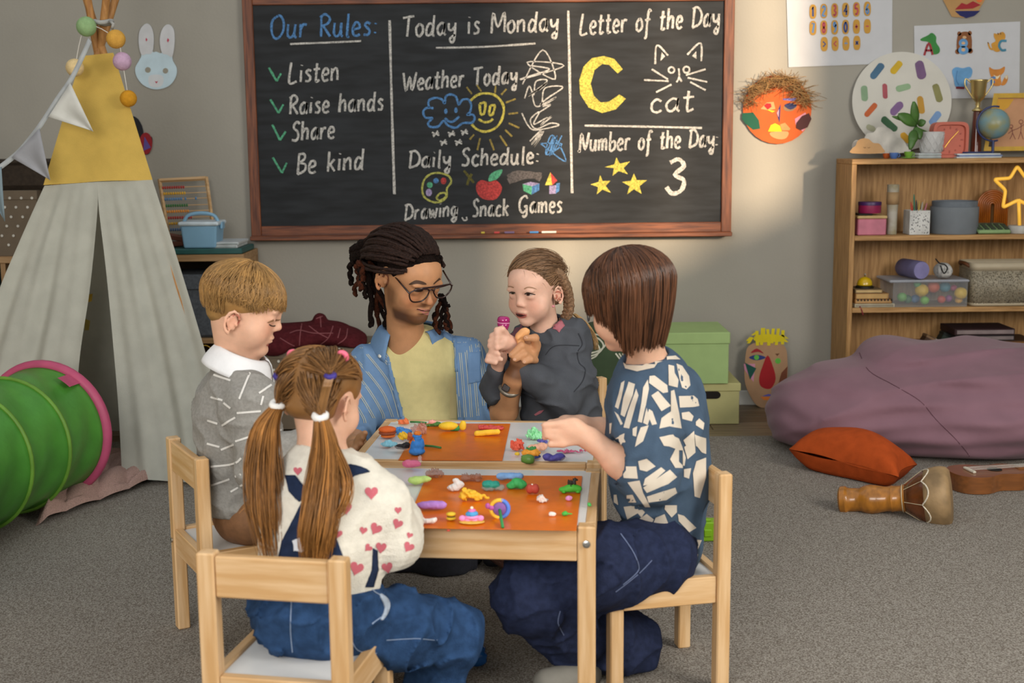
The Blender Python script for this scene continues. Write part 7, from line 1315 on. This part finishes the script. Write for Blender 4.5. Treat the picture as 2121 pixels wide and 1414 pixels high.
# --- shelf 2
zz_ = Z2; nbk = [('cream exercise book, lowest of the notebook pile on the third shelf', 1775, 1858, .017, '#b5ab90', '#8a8270'), ('spiral-bound kraft notebook, second from the bottom of the pile', 1775, 1852, .020, '#8f6332', '#b08a5a'), ('thick kraft notebook with black spine, third in the pile', 1776, 1845, .026, '#9a7040', '#b5925c'), ('tan notebook on top of the pile under the bell', 1775, 1832, .018, '#6f5a3c', '#b59a6a')]
for lab, a, b, h_, c1, c2 in nbk:
    T = prop('notebook', lab, 'notebook', 1805, 5.66, zz_, 'notebook pile on the third shelf'); sb(T, 'cover', a, b, zz_, h_-.001, 5.60, 5.74, mat('nb_'+c1[1:], c1, .7), .001); sb(T, 'page_block', a+2, b-2, zz_+.003, h_-.007, 5.598, 5.60, mat('pg_'+c2[1:], c2, .8), .0005)
    if 'spiral' in lab:
        for k in range(11): sb(T, 'spiral_ring', a+5+7*k, a+8+7*k, zz_+.012, .009, 5.594, 5.598, mat('black_wire', '#1f1a14', .4), .001)
    zz_ += h_
m = MB(); q = at(1785, 5.60, Z2); m.tube([(q[0], 5.597, Z2+.005), (q[0]+.006, 5.585, Z2-.01), (q[0]+.012, 5.583, Z2-.032)], .0025, 6); obj('ribbon_marker', m, mat('red_ribbon', '#7a1f28', .7), T)
T = prop('reception_bell', 'yellow desk bell with black base on the notebook pile', 'bell', 1788, 5.66, zz_+.001); p = at(1794, 5.66, zz_+.0005); m = MB(); m.lathe([(0, 0), (.040, 0), (.040, .006), (.034, .010), (0, .010)], 24, Matrix.Translation(p)); obj('base', m, mat('bell_black', '#17150f', .5), T, smooth=True, angle=40); m = MB(); m.lathe([(.034, .011), (.034, .016), (.031, .030), (.022, .042), (.008, .048), (0, .049)], 24, Matrix.Translation(p)); obj('dome', m, mat('bell_yellow', '#c9a514', .25, coat=.5), T, smooth=True); m = MB(); m.lathe([(0, .048), (.003, .048), (.003, .056), (.005, .058), (.003, .062), (0, .063)], 10, Matrix.Translation(p)); obj('plunger', m, M_steel, T, smooth=True)
# clear toy box
T = prop('clear_box', 'clear plastic storage box full of toys on the third shelf', 'storage box', 1925, 5.68, Z2); a, b = P(1850, 600, 5.60)[0], P(2004, 600, 5.60)[0]; hh = P(1925, 585, 5.60)[2]-Z2; M_cl = mat('clear_plastic', '#ffffff', .06, 0, trans=1, ior=1.12, spec=.4)
M_cl2 = mat('clear_wall', '#dfe4e6', .15, 0, alpha=.08, spec=.6)
for c_, d_ in ((((a+b)/2, 5.60, Z2+hh/2), (b-a, .0025, hh)), (((a+b)/2, 5.80, Z2+hh/2), (b-a, .0025, hh)), ((a, 5.70, Z2+hh/2), (.0025, .198, hh)), ((b, 5.70, Z2+hh/2), (.0025, .198, hh)), (((a+b)/2, 5.70, Z2+.0015), (b-a-.004, .196, .0025))): m = MB(); m.box(c_, d_, .0005); obj('wall', m, M_cl2, T)
m = MB(); m.box(((a+b)/2-.006, 5.70, Z2+hh+.006), (b-a+.026, .215, .012), .005); obj('lid', m, mat('frosted_lid', '#b9bdc6', .35, .03, alpha=.6), T)
toys = [((1909, 601), 18, '#bf9d1e', 'yellow heart-shaped'), ((1933, 594), 17, '#b04a2a', 'orange ball'), ((1957, 594), 15, '#3c7f92', 'blue ball'), ((1990, 607), 17, '#bf9d1e', 'yellow bowl'), ((1868, 615), 13, '#5f9a4a', 'green animal'), ((1880, 622), 12, '#3c6a4a', 'green block'), ((1950, 620), 11, '#a33a2c', 'red block'), ((1965, 618), 10, '#7a3a72', 'purple ball'), ((1895, 628), 12, '#4a74a0', 'blue block'), ((1915, 628), 12, '#5f9a3a', 'lime block'), ((1985, 628), 10, '#bf8f2e', 'amber block'), ((1975, 596), 9, '#a83a62', 'pink ball'), ((1900, 588), 10, '#4a8a52', 'green ball')]
for i, ((x, y), r, col, nm) in enumerate(toys):
    S = SDF(); p = P(x, y, 5.635+.03*(i % 3)); r_ = px2m(r, 5.65)*.78; p[2] = max(p[2], Z2+.004+r_); S.ell(p, (r_, r_*.9, r_*.95), k=.01)
    if 'ball' in nm or 'heart' in nm:
        for q in (-.4, .0, .4): S.ell(p+np.array([q*r_*1.2, -r_*.9, .1*r_]), r_*.16, k=.002, op='s')
    S.disp(lambda v: .0012*wav(v, 180, i)); tag(sobj('toy', S, mat('toy_'+col[1:], col, .5), None, .004), nm+' toy inside the clear plastic box', 'toy', 'toys in the clear box')
T = prop('canister', 'lilac cylinder canister lying on the clear toy box', 'canister', 1902, 5.66, Z2+hh+.013); r_ = px2m(19, 5.62); p0 = P(1909, 560, 5.60); p0[2] = Z2+hh+.0135+r_; mm = Matrix.Translation(p0) @ Matrix.Rotation(.25, 4, 'Z') @ Matrix.Rotation(-math.pi/2, 4, 'X'); m = MB(); m.lathe([(0, .001), (r_*.9, .001), (r_, .006), (r_, .15), (r_*.95, .155), (0, .155)], 28, mm); obj('body', m, mat('lilac_tin', '#5f5a78', .5), T, smooth=True, angle=40); m = MB(); m.lathe([(0, -.0005), (r_*.93, -.0005), (r_*.93, .002)], 28, mm); obj('end_cap', m, mat('lilac_end', '#7d78a3', .5), T)
T = prop('pouch', 'white checked zip pouch with black strap on the clear toy box', 'pouch', 1952, 5.64, Z2+hh+.013); S = SDF(); p = P(1953, 562, 5.64); p[2] = Z2+hh+.0135+.035; S.ell(p, (.038, .06, .036), k=.01); S.cut(p+np.array([0, -.045, 0]), (0, -1, .1), .01); S.cut(p+np.array([0, 0, -.034]), (0, 0, -1), .006); S.disp(lambda v: .002*wav(v, 60, 8)); po_, bq = sobj('bag', S, mat('white_canvas', '#b5b3ae', .85, .04), T, .004, 1, None, True); lay('check_lines', po_, mat('check_grey', '#6f6f6f', .8), onmesh(bq), strokes=[(.9, [(x, 545), (x+1, 582)]) for x in range(1935, 1975, 7)]+[(.9, [(1932, y), (1975, y)]) for y in range(550, 584, 7)], join=True)
m = MB(); m.tube(cr([P(1938, 536, 5.59), P(1946, 545, 5.57), P(1957, 548, 5.565), P(1962, 556, 5.565), P(1955, 566, 5.568), P(1948, 550, 5.57)], 5), .003, 6); obj('strap', m, mat('strap_black', '#17120f', .7), T, smooth=True)
# mesh basket
T = prop('mesh_basket', 'cream metal mesh basket with leather handle on the third shelf', 'basket', 2075, 5.68, Z2); a = P(2012, 600, 5.60)[0]; b = a+.32; zt_ = P(2060, 545, 5.60)[2]; M_crm = mat('cream_metal', '#aa9d84', .5, .03); hh2 = zt_-Z2
def rrect(a, b, y0, y1, r, n=6): o = []; [o.append((cx+r*math.cos(t), cy+r*math.sin(t))) for cx, cy, s0 in ((b-r, y1-r, 0), (a+r, y1-r, 90), (a+r, y0+r, 180), (b-r, y0+r, 270)) for t in [math.radians(s0+90*i/n) for i in range(n+1)]]; return o
def band(nm, z0, z1, k0, k1, mt, th=.003):
    pl = rrect(a, b, 5.60, 5.80, .035); cx, cy = (a+b)/2, 5.70; v = [(cx+(x-cx)*k0, cy+(y-cy)*k0, z0) for x, y in pl]+[(cx+(x-cx)*k1, cy+(y-cy)*k1, z1) for x, y in pl]; n = len(pl); m = MB(); m.add(v, [(i, (i+1) % n, n+(i+1) % n, n+i) for i in range(n)]); o = obj(nm, m, mt, T, smooth=True); md = o.modifiers.new('t', 'SOLIDIFY'); md.thickness = th; return o
M_mesh = mat('basket_mesh', '#8f8672', .5); nt = M_mesh.node_tree; vo = nt.nodes.new('ShaderNodeTexVoronoi'); vo.inputs['Scale'].default_value = 190; cpn = nt.nodes.new('ShaderNodeTexCoord'); nt.links.new(cpn.outputs['Object'], vo.inputs[0]); ls_ = nt.nodes.new('ShaderNodeMath'); ls_.operation = 'GREATER_THAN'; ls_.inputs[1].default_value = .42; nt.links.new(vo.outputs['Distance'], ls_.inputs[0]); nt.links.new(ls_.outputs[0], nt.nodes['Principled BSDF'].inputs['Alpha'])
band('mesh_wall', Z2+.012, zt_-.03, .97, .99, M_mesh, .0015); band('rim', zt_-.034, zt_, .99, 1.0, M_crm); band('base_band', Z2+.001, Z2+.014, .965, .97, M_crm)
m = MB(); m.prism([((a+b)/2+(x-(a+b)/2)*.96, 5.70+(y-5.70)*.96) for x, y in rrect(a, b, 5.60, 5.80, .035)], Z2+.001, Z2+.004); obj('bottom', m, mat('basket_bottom', '#4a4436', .7), T)
m = MB(); m.tube(cr([(a+.01, 5.64, zt_-.02), (a-.012, 5.66, zt_-.006), (a-.014, 5.72, zt_-.006), (a+.008, 5.75, zt_-.02)], 5), .008, 8); obj('leather_handle', m, mat('tan_leather', '#5c3418', .6), T, smooth=True)
# --- shelf 3 books
zz_ = Z3
for lab, x0, x1, h_, c1, c2 in (('black-covered book, lowest of the big pile on the bottom shelf', 2004, 2180, .030, '#1f1712', '#6b4a22'), ('brown book second from the bottom of the pile behind the bean bag', 2000, 2180, .028, '#3a2412', '#7a5426'), ('black book third from the bottom of the pile', 1998, 2170, .024, '#15110e', '#80582a'), ('white-paged book in the middle of the pile', 1990, 2180, .018, '#2a211a', '#a39a84'), ('old tan book fourth from the top of the pile', 1996, 2190, .030, '#5c3c1a', '#8a6028'), ('old brown book third from the top of the pile', 1996, 2160, .032, '#4a2d14', '#80551f'), ('grey-paged dark book second from the top of the pile', 1988, 2112, .026, '#1c1416', '#7a6e6c'), ('dark red book on top of the pile on the bottom shelf', 1986, 2112, .028, '#2c1214', '#807270')):
    T = prop('book', lab, 'book', 2080, 5.70, zz_, 'pile of books on the bottom shelf'); sb(T, 'cover', x0, x1, zz_, h_-.001, 5.605, 5.80, mat('bk_'+c1[1:], c1, .7), .0015); sb(T, 'page_block', x0+5, x1-2, zz_+.005, h_-.011, 5.602, 5.605, mat('pgb_'+c2[1:], c2, .85), .0005); zz_ += h_
for lab, x, y, w, h2, rz_, col, c2 in (('dark green small box tilted behind the bean bag', 1962, 703, .075, .05, .45, '#1f2a22', '#141a16'), ('small brown box tilted behind the bean bag', 1925, 708, .07, .05, .5, '#3f2a18', '#7a5f42'), ('small tan carton between the green and brown ones', 1940, 712, .05, .04, .5, '#8a6d4c', '#a8a29a')):
    T = thing('small_box', lab, 'box', tuple(P(x, y+40, 5.70)), 0, 'tilted small boxes'); p = P(x, y, 5.70); rot = Matrix.Rotation(rz_, 3, 'Y'); m = MB(); m.box(p, (w, .06, h2), .003, rot=rot); obj('body', m, mat('sm_'+col[1:], col, .7), T); m = MB(); m.box(Vector(p)+rot @ Vector((0, 0, h2*.36)), (w+.003, .063, h2*.22), .002, rot=rot); obj('lid', m, mat('sm_'+c2[1:], c2, .7), T)
T = thing('wooden_crate', 'plain dark crate at the bottom of the bookshelf hidden behind the bean bag', 'crate', tuple(at(1940, 5.7, Z3))); sb(T, 'box', 1900, 1985, Z3, .13, 5.62, 5.80, OAK[0]); sb(T, 'rim', 1898, 1987, Z3+.131, .012, 5.618, 5.802, OAK[0])
# ================================================================ clay on the tables
z = lambda x, y: (720+x/3.928, 850+y/3.928)
def clm(col, rough=.55, bump=.15):
    if 'clay_'+col[1:] not in MT: col_ = '#'+''.join('%02x' % min(255, int(int(col[i:i+2], 16)*1.10+8)) for i in (1, 3, 5))
    else: col_ = col
    return mat('clay_'+col[1:], col_, rough, .06, 60, bump, 120, spec=.35)
WRAP = mat('clear_film', '#e9e4e2', .12, 0, alpha=.22, spec=.8)
CLG = 'clay pieces on the tables'
def clay(nm, lab, cat, bx_, by_, parts, grp=None, floor=None, raise_=0):
    """(bx_, by_) = where it rests, in crop pixels; parts = (name, colour, [(dx, dy, rx, rz, ry)...], wrinkle)"""
    q = z(bx_, by_); Z_ = ZT+.0005 if floor is None else floor; b = PZ(q[0], q[1], Z_+raise_); Yb = b[1]; k = px2m(1/3.928, Yb)
    single = len(parts) == 1; T = None if single else thing(nm, lab, cat, tuple(b), 0, grp)
    for pn, col, els, wr in parts:
        S = SDF()
        for e in els:
            dx, dy, rx, rz_ = e[:4]; ry = e[4] if len(e) > 4 else rx; c_ = b+np.array([dx*k, 0, dy*k*1.03]); S.ell(c_, (rx*k, ry*k, rz_*k), k=min(rx, rz_)*k*.5)
        if wr: S.disp(lambda p, wr=wr: wr*.001*wav(p, 260, int(abs(bx_)))+wr*.0008*wav(p, 480, 3))
        S.cut((0, 0, Z_+raise_+.0002), (0, 0, -1), .001); mt = col if not isinstance(col, str) else clm(col)
        dim = float((S.hi-S.lo).max()); o = sobj(pn if not single else nm, S, mt, T, max(.0011, dim/34), 1)
    return tag(o, lab, cat, grp) if single else T
clay('clay_burger', 'orange and brown clay burger on the farther table corner', 'clay', 325, 215, [('top_bun', '#c2561e', [(0, 62, 74, 28, 60)], 0), ('filling', '#7d3b22', [(0, 36, 74, 22, 62)], 0), ('bottom_bun', '#c9662a', [(5, 10, 62, 18, 52)], 0)])
clay('clay_lump', 'crumpled orange clay at the far edge of the table', 'clay', 455, 110, [('l', '#cc6a3c', [(-20, 15, 26, 18), (15, 20, 30, 24), (30, 10, 20, 16)], 3)])
clay('clay_packet', 'blue crumpled clay packet behind the yellow swirl', 'clay', 450, 185, [('p', '#3f7dbb', [(-30, 25, 40, 30, 40), (30, 18, 42, 20, 30), (0, 10, 70, 14, 40)], 4)])
clay('clay_swirl', 'yellow clay swirl with dark stripes beside the blue bird', 'clay', 455, 240, [('body', '#cfa426', [(0, 32, 46, 34, 34)], 3), ('brown_side', '#9c4f28', [(52, 28, 30, 34, 28)], 2)])
for k_ in range(3): pass
clay('clay_packet', 'flat pale blue clay packet near the table corner', 'clay', 340, 295, [('p', '#79b0c0', [(0, 22, 70, 20, 50), (-10, 34, 40, 22, 30)], 2)])
clay('clay_packet', 'black clay in clear film beside the blue bird', 'clay', 420, 335, [('clay', '#1d1a1c', [(25, 42, 62, 22, 34), (60, 60, 34, 20, 26)], 1), ('film', WRAP, [(-40, 18, 60, 20, 40), (10, 30, 70, 26, 40)], 1)])
clay('clay_bird', 'blue clay bird with orange beak standing on the farther table', 'clay', 565, 360, [('body', '#2f73bd', [(0, 30, 68, 34, 58), (0, 80, 54, 50, 46), (8, 130, 34, 30, 30)], 1), ('head', '#2f73bd', [(5, 150, 30, 22, 26), (-22, 156, 16, 13, 14), (28, 156, 16, 13, 14)], 0), ('beak', '#cf7328', [(-12, 118, 20, 18, 30)], 0), ('hat', '#cf7328', [(5, 178, 26, 20, 24), (20, 172, 18, 16, 20)], 1), ('wing', '#2f73bd', [(38, 85, 26, 50, 34)], 1)])
clay('wrapper', 'clear crumpled wrapper with pink tint behind the blue bird', 'wrapper', 585, 190, [('w', mat('film_pink', '#c98f84', .2, .1, alpha=.5, spec=.8), [(-20, 40, 44, 40, 30), (25, 50, 34, 44, 26), (0, 20, 50, 22, 34)], 5)])
def stick(lab, a, b, r=.0028, col='#2f6b34'):
    p, q = [PZ(*z(*w), ZT+r+.0008) for w in (a, b)]; m = MB(); m.tube([p, (p+q)/2+np.array([0, 0, .001]), q], r, 8); tag(obj('clay_stick', m, clm(col), smooth=True), lab, 'stick')
stick('thin green stick sticking out behind the blue bird', (630, 285), (760, 302)); stick('thin green stick at the far table edge by the crumpled orange clay', (510, 92), (640, 100))
clay('clay_packet', 'shiny pink clay packet lying across the joint of the tables', 'clay', 525, 462, [('clay', mat('pink_gloss', '#d9668c', .2, .05, coat=.5), [(0, 30, 78, 32, 40), (-40, 30, 36, 32, 34)], 1), ('twist', WRAP, [(70, 60, 16, 34, 14)], 3)], raise_=.005)
clay('clay_rose', 'small pink clay rose with green leaves on the farther table', 'clay', 690, 128, [('flower', '#cf8f86', [(0, 34, 34, 22, 26)], 2), ('leaf', '#3d6b2e', [(20, 20, 50, 18, 30), (-40, 8, 30, 10, 20)], 2)])
clay('clay_duck', 'yellow clay duck with a green wing on the farther orange sheet', 'clay', 840, 165, [('body', '#d0aa26', [(-20, 40, 82, 36, 50)], 0), ('tail', '#d0aa26', [(98, 30, 28, 28, 24), (102, 54, 26, 30, 22)], 0), ('wing', '#2f7d3d', [(44, 22, 32, 26, 26), (10, 8, 20, 10, 16)], 0)])
clay('clay_packet', 'flat crinkled red wrapper behind the yellow roll', 'wrapper', 1160, 158, [('w', '#a83c38', [(-40, 20, 60, 18, 30), (40, 14, 66, 16, 30)], 5)])
clay('clay_roll', 'yellow clay roll lying on the farther orange sheet', 'clay', 1135, 205, [('r', '#d6a92a', [(-85, 16, 24, 28, 26), (-50, 20, 40, 26, 26), (0, 26, 50, 25, 26), (50, 30, 46, 24, 26), (88, 32, 22, 24, 24)], 0)])
clay('clay_lump', 'mint green crumpled clay packet by the seated child', 'clay', 1520, 230, [('l', '#7fc08c', [(-20, 35, 44, 36, 40), (25, 30, 46, 34, 40), (0, 66, 34, 26, 26)], 5)])
clay('clay_lump', 'coral red crumpled clay flower at the orange sheet edge', 'clay', 1380, 320, [('l', '#c9543e', [(0, 36, 44, 40, 34), (-26, 60, 20, 24, 18), (24, 62, 22, 24, 18), (0, 20, 50, 22, 34)], 5)])
clay('clay_packet', 'peach clay packet behind the clay pumpkin', 'clay', 1560, 330, [('p', '#cf9a80', [(-40, 26, 60, 34, 44), (20, 36, 50, 34, 40), (-90, 14, 30, 14, 26)], 2)])
clay('clay_packet', 'violet wrapper half under the seated child hand', 'wrapper', 1585, 262, [('p', '#4a4688', [(0, 14, 48, 14, 30)], 3)])
clay('clay_pumpkin', 'orange clay pumpkin with green leaf on a navy plate', 'clay', 1492, 385, [('plate', '#2c3a6e', [(0, 12, 84, 16, 60)], 0), ('pumpkin', '#cf8a2a', [(-30, 42, 46, 32, 40), (25, 42, 50, 34, 42)], 2), ('leaf', '#3a7d3f', [(0, 76, 36, 10, 24), (14, 82, 24, 10, 18)], 3)])
clay('clay_bit', 'tiny yellow clay bit beside the clay pumpkin', 'clay', 1380, 365, [('b', '#c9a52a', [(0, 12, 24, 14, 18)], 1)])
p = z(1440, 410); b = PZ(p[0], z(0, 440)[1], ZT); k = px2m(1/3.928, b[1]); T = thing('clay_jar', 'olive green hollow clay jar lying on its side', 'clay', tuple(b)); mm = Matrix.Translation((b[0]+.014, b[1], b[2]+.0115)) @ Matrix.Rotation(math.radians(-112), 4, 'Z') @ Matrix.Rotation(math.pi/2, 4, 'X'); mm = Matrix.Translation((b[0]+.012, b[1]+.004, b[2]+.0125)) @ Matrix.Rotation(math.radians(-20), 4, 'Z') @ Matrix.Rotation(-math.pi/2, 4, 'Y')
m = MB(); m.lathe([(0, -.012), (.009, -.011), (.0120, -.002), (.0122, .006), (.0095, .016), (.0085, .019), (.0065, .019), (.007, .012), (0, .004)], 20, mm); obj('body', m, clm('#4f7330', .35), T, smooth=True); m = MB(); m.lathe([(0, .0135), (.0066, .0135)], 14, mm); obj('mouth', m, clm('#141a0e'), T)
clay('clay_packet', 'purple clay packet with a notch on the farther table', 'clay', 1680, 410, [('clay', '#453f86', [(-55, 36, 42, 30, 34), (45, 36, 48, 30, 34), (0, 22, 84, 24, 34)], 1), ('film', WRAP, [(70, 20, 40, 22, 30)], 1)])
clay('sprinkles', 'flat patch of pink sprinkles beside the seated child hand', 'sprinkles', 1800, 338, [('s', '#a84a6a', [(0, 4, 90, 6, 30), (80, 2, 50, 5, 24)], 6)])
# nearer table
clay('clay_packet', 'lime green pillow-shaped clay packet on the nearer table', 'clay', 590, 600, [('p', '#a3bf6a', [(-30, 34, 72, 34, 46), (40, 44, 56, 26, 34)], 1)])
clay('wrapper', 'clear crumpled wrapper at the far edge of the nearer table', 'wrapper', 705, 545, [('w', mat('film_brown', '#a0705c', .2, .1, alpha=.5, spec=.8), [(-20, 34, 44, 34, 30), (30, 40, 34, 38, 26), (60, 30, 14, 30, 14)], 5)])
clay('clay_packet', 'white clay packet with pointed top on the nearer orange sheet', 'clay', 885, 655, [('p', '#c2bfbc', [(-20, 30, 54, 30, 36), (20, 55, 46, 34, 30), (-5, 88, 26, 20, 22)], 1)])
clay('wrapper', 'clear brownish crumpled wrapper behind the yellow dinosaur', 'wrapper', 1010, 575, [('w', mat('film_brown', '#a0705c'), [(-50, 30, 40, 32, 28), (10, 28, 50, 30, 30), (60, 30, 30, 30, 26)], 5)])
clay('clay_dinosaur', 'yellow clay dinosaur lying on the nearer orange sheet', 'clay', 1010, 735, [('body', '#c79a24', [(-70, 40, 34, 42, 30), (-60, 84, 28, 26, 26), (-10, 60, 60, 36, 40), (50, 36, 36, 34, 30), (90, 40, 34, 16, 16), (122, 26, 26, 11, 12)], 3), ('eye', '#2c2016', [(-72, 92, 5, 5, 30)], 0)])
clay('clay_packet', 'teal clay slab in clear film on the nearer orange sheet', 'clay', 1170, 650, [('clay', '#1f7d6d', [(-30, 52, 50, 34, 40), (25, 48, 50, 32, 40)], 1), ('film', mat('film_teal', '#9fb8ae', .15, 0, alpha=.4, spec=.8), [(-20, 22, 66, 24, 44), (60, 26, 50, 24, 40)], 2)])
clay('clay_packet', 'light blue flat clay packet behind the green one', 'clay', 1320, 568, [('p', '#6a93c2', [(-60, 36, 56, 30, 36), (20, 38, 66, 30, 36), (80, 36, 36, 28, 30)], 1)])
clay('clay_packet', 'rounded emerald green clay packet on the nearer orange sheet', 'clay', 1380, 635, [('p', '#2f8f4a', [(-50, 26, 40, 28, 36), (0, 46, 58, 44, 44), (40, 34, 40, 34, 38)], 1)])
clay('clay_donut', 'brick-red clay apple with a white stalk on the nearer sheet', 'clay', 1505, 678, [('apple', '#97382a', [(-24, 44, 32, 42, 36), (24, 44, 32, 42, 36)], 0), ('stalk', '#c9bfae', [(-4, 78, 10, 9, 10)], 0)])
clay('clay_shell', 'white and grey clay shell on the nearer orange sheet', 'clay', 1580, 748, [('shell', '#c2b5ad', [(-10, 34, 34, 32, 28), (24, 16, 28, 18, 22)], 2), ('tip', '#8a7f7c', [(40, 20, 18, 12, 14)], 1)])
clay('clay_car', 'green clay car with a yellow button and dark bits on top', 'clay', 1815, 668, [('body', '#3f9a2e', [(-50, 28, 52, 24, 34), (10, 40, 62, 36, 38), (60, 32, 36, 28, 32)], 0), ('wheel', '#3f9a2e', [(-56, 14, 22, 18, 40), (60, 14, 24, 18, 40)], 0), ('button', '#c9b52a', [(22, 74, 16, 9, 14)], 0), ('dark_bits', '#2b2520', [(0, 88, 40, 12, 20), (40, 94, 14, 20, 12)], 6)])
for lab, x, y, col, els in (('tiny lilac clay pebble on the nearer orange sheet', 1800, 732, '#c27fae', [(0, 18, 30, 24, 24)]), ('tiny white clay pebble near the front of the sheet', 1665, 858, '#cfc2bb', [(0, 16, 32, 22, 24)]), ('small green clay teardrop near the front of the sheet', 1780, 855, '#3f9a3a', [(-12, 18, 28, 20, 22), (24, 16, 26, 10, 12)]), ('tiny green clay crumb on the white table strip', 1965, 780, '#3f9a4a', [(0, 12, 18, 20, 14)]), ('small brick-red smear of clay on the front table rail', 820, 985, '#a83c2e', [(0, 6, 16, 12, 4)])):
    clay('clay_bit', lab, 'clay', x, y, [('b', col, els, 1)], 'tiny clay bits')
clay('clay_lump', 'dark violet crumpled clay beside the girl sleeve', 'clay', 485, 860, [('l', '#54459a', [(-30, 70, 44, 50, 36), (15, 40, 40, 50, 36), (10, 100, 30, 36, 28)], 5)])
clay('clay_packet', 'lilac rectangular clay packet on the nearer orange sheet', 'clay', 690, 812, [('p', '#9c6fb5', [(-60, 44, 60, 34, 40), (10, 46, 66, 36, 40), (70, 44, 50, 34, 38), (-110, 44, 26, 20, 26)], 1)])
clay('clay_macaron', 'yellow clay macaron with dark filling on the nearer sheet', 'clay', 842, 892, [('top', '#c9a828', [(0, 52, 42, 18, 34)], 0), ('filling', '#5c4a1a', [(0, 34, 36, 8, 30)], 0), ('bottom', '#c9a828', [(0, 16, 42, 17, 34)], 0)])
T = clay('clay_cake', 'pink and blue clay cake with berries on a yellow plate', 'clay', 1012, 915, [('plate', '#bd9a42', [(0, 12, 110, 14, 64)], 0), ('middle_tier', '#3f86b5', [(0, 76, 52, 30, 36)], 1), ('top_tier', '#c9649c', [(0, 106, 34, 16, 26)], 1), ('cherry', '#d6cdb4', [(0, 128, 15, 14, 14)], 0), ('berry', '#d67fae', [(-78, 42, 32, 26, 24)], 0), ('berry', '#d67fae', [(-30, 30, 32, 26, 24)], 0), ('berry', '#d67fae', [(20, 28, 32, 26, 24)], 0), ('berry', '#d67fae', [(70, 40, 32, 26, 24)], 0), ('berry', '#d67fae', [(0, 52, 60, 24, 40)], 0)])
q = z(1237, 800); Yb = PZ(*z(1237, 880), ZT)[1]; cq = P(q[0], q[1], Yb); kq = px2m(1/3.928, Yb); T = thing('clay_lollipop', 'round clay lollipop in blue, yellow and violet on a green stick', 'clay', tuple(PZ(*z(1237, 885), ZT)))
for nm, col, r_, a0, a1, tr in (('yellow_rim', '#cfa22e', 74, 70, 275, 18), ('blue_rim', '#4a6fc0', 74, -95, 80, 18)):
    m = MB(); pts = [cq+kq*np.array([r_*math.cos(math.radians(a)), 6, r_*math.sin(math.radians(a))]) for a in np.linspace(a0, a1, 14)]; m.tube(pts, tr*kq, 8); obj(nm, m, clm(col), T, smooth=True)
m = MB(); m.ball(cq, (58*kq, 22*kq, 60*kq), 18); obj('violet_disc', m, clm('#6f4a86'), T, smooth=True); m = MB(); m.tube([cq+np.array([0, -.005, .0]), P(*z(1250, 880), Yb-.03), PZ(*z(1262, 948), ZT+.003)], .0032, 8); obj('stick', m, clm('#2f7d42'), T, smooth=True); m = MB(); m.ball(P(*z(1140, 775), Yb), (22*kq, 20*kq, 26*kq), 10); m.ball(P(*z(1170, 790), Yb), (26*kq, 20*kq, 24*kq), 10); obj('pink_bow', m, clm('#a04a8a'), T, smooth=True)
clay('clay_dog', 'small white clay dog lying at the front of the nearer sheet', 'clay', 640, 925, [('body', '#cfc8c4', [(-70, 20, 26, 14, 18), (-35, 26, 36, 20, 22), (15, 28, 46, 22, 24), (60, 32, 26, 24, 22), (78, 44, 12, 16, 12), (-28, 46, 12, 14, 10)], 1), ('spot', '#6f62a0', [(-40, 10, 18, 10, 26)], 0)])
# held things
T = thing('toy_capsule', 'magenta plastic toy capsule held up in the girl fist', 'capsule', tuple(P(1041, 684, 3.632))); b = P(1042, 684, 3.632); k = px2m(1, 3.63); M_mg = mat('magenta_plastic', '#a01f68', .15, .05, coat=.5, alpha=.92)
mm = Matrix.Translation(b) @ Matrix.Rotation(.06, 4, 'Y'); m = MB(); m.lathe([(0, -8*k), (5*k, -7*k), (9*k, 0), (12*k, 9*k), (13*k, 16*k)], 24, mm); obj('lower_half', m, M_mg, T, smooth=True); m = MB(); m.lathe([(13.2*k, 17*k), (13.5*k, 22*k), (12*k, 27*k), (8*k, 29.5*k), (0, 30*k)], 24, mm); obj('upper_half', m, M_mg, T, smooth=True); m = MB(); m.lathe([(13.6*k, 15.6*k), (13.8*k, 16.5*k), (13.6*k, 17.4*k)], 24, mm); obj('seam_ring', m, mat('pink_rim', '#d98fb5', .2), T, smooth=True)
S = SDF(); 
for dx, dy, r in ((1084, 690, 10), (1075, 697, 9), (1078, 708, 8), (1083, 714, 6), (1090, 686, 7)): S.ell(P(dx, dy, 3.645), (px2m(r, 3.64), .012, px2m(r, 3.64)), k=.008)
S.disp(lambda p: .002*wav(p, 190, 5)); tag(sobj('clay_lump', S, clm('#c9935f'), None, .0022), 'peach clay lump pinched in the man fingers', 'clay')
# wrappers on the floor
for lab, (x, y), col, als in (('crumpled reddish clear wrapper on the carpet by the girl knee', (962, 1372), '#8a3d34', .7), ('crumpled blue wrapper on the carpet by the girl knee', (993, 1378), '#1f62a8', .9)):
    S = SDF(); b = PZ(x, y, ZC); S.ell(b+np.array([0, 0, .018]), (.020, .018, .018), k=.01); S.ell(b+np.array([.004, 0, .038]), (.011, .012, .02), k=.01); S.ell(b+np.array([-.012, 0, .014]), (.014, .014, .014), k=.01); S.disp(lambda p: .004*wav(p, 160, 4)); S.cut((0, 0, ZC+.001), (0, 0, -1)); tag(sobj('wrapper', S, mat('film_'+col[1:], col, .2, .15, alpha=als, spec=.8), None, .003), lab, 'wrapper')
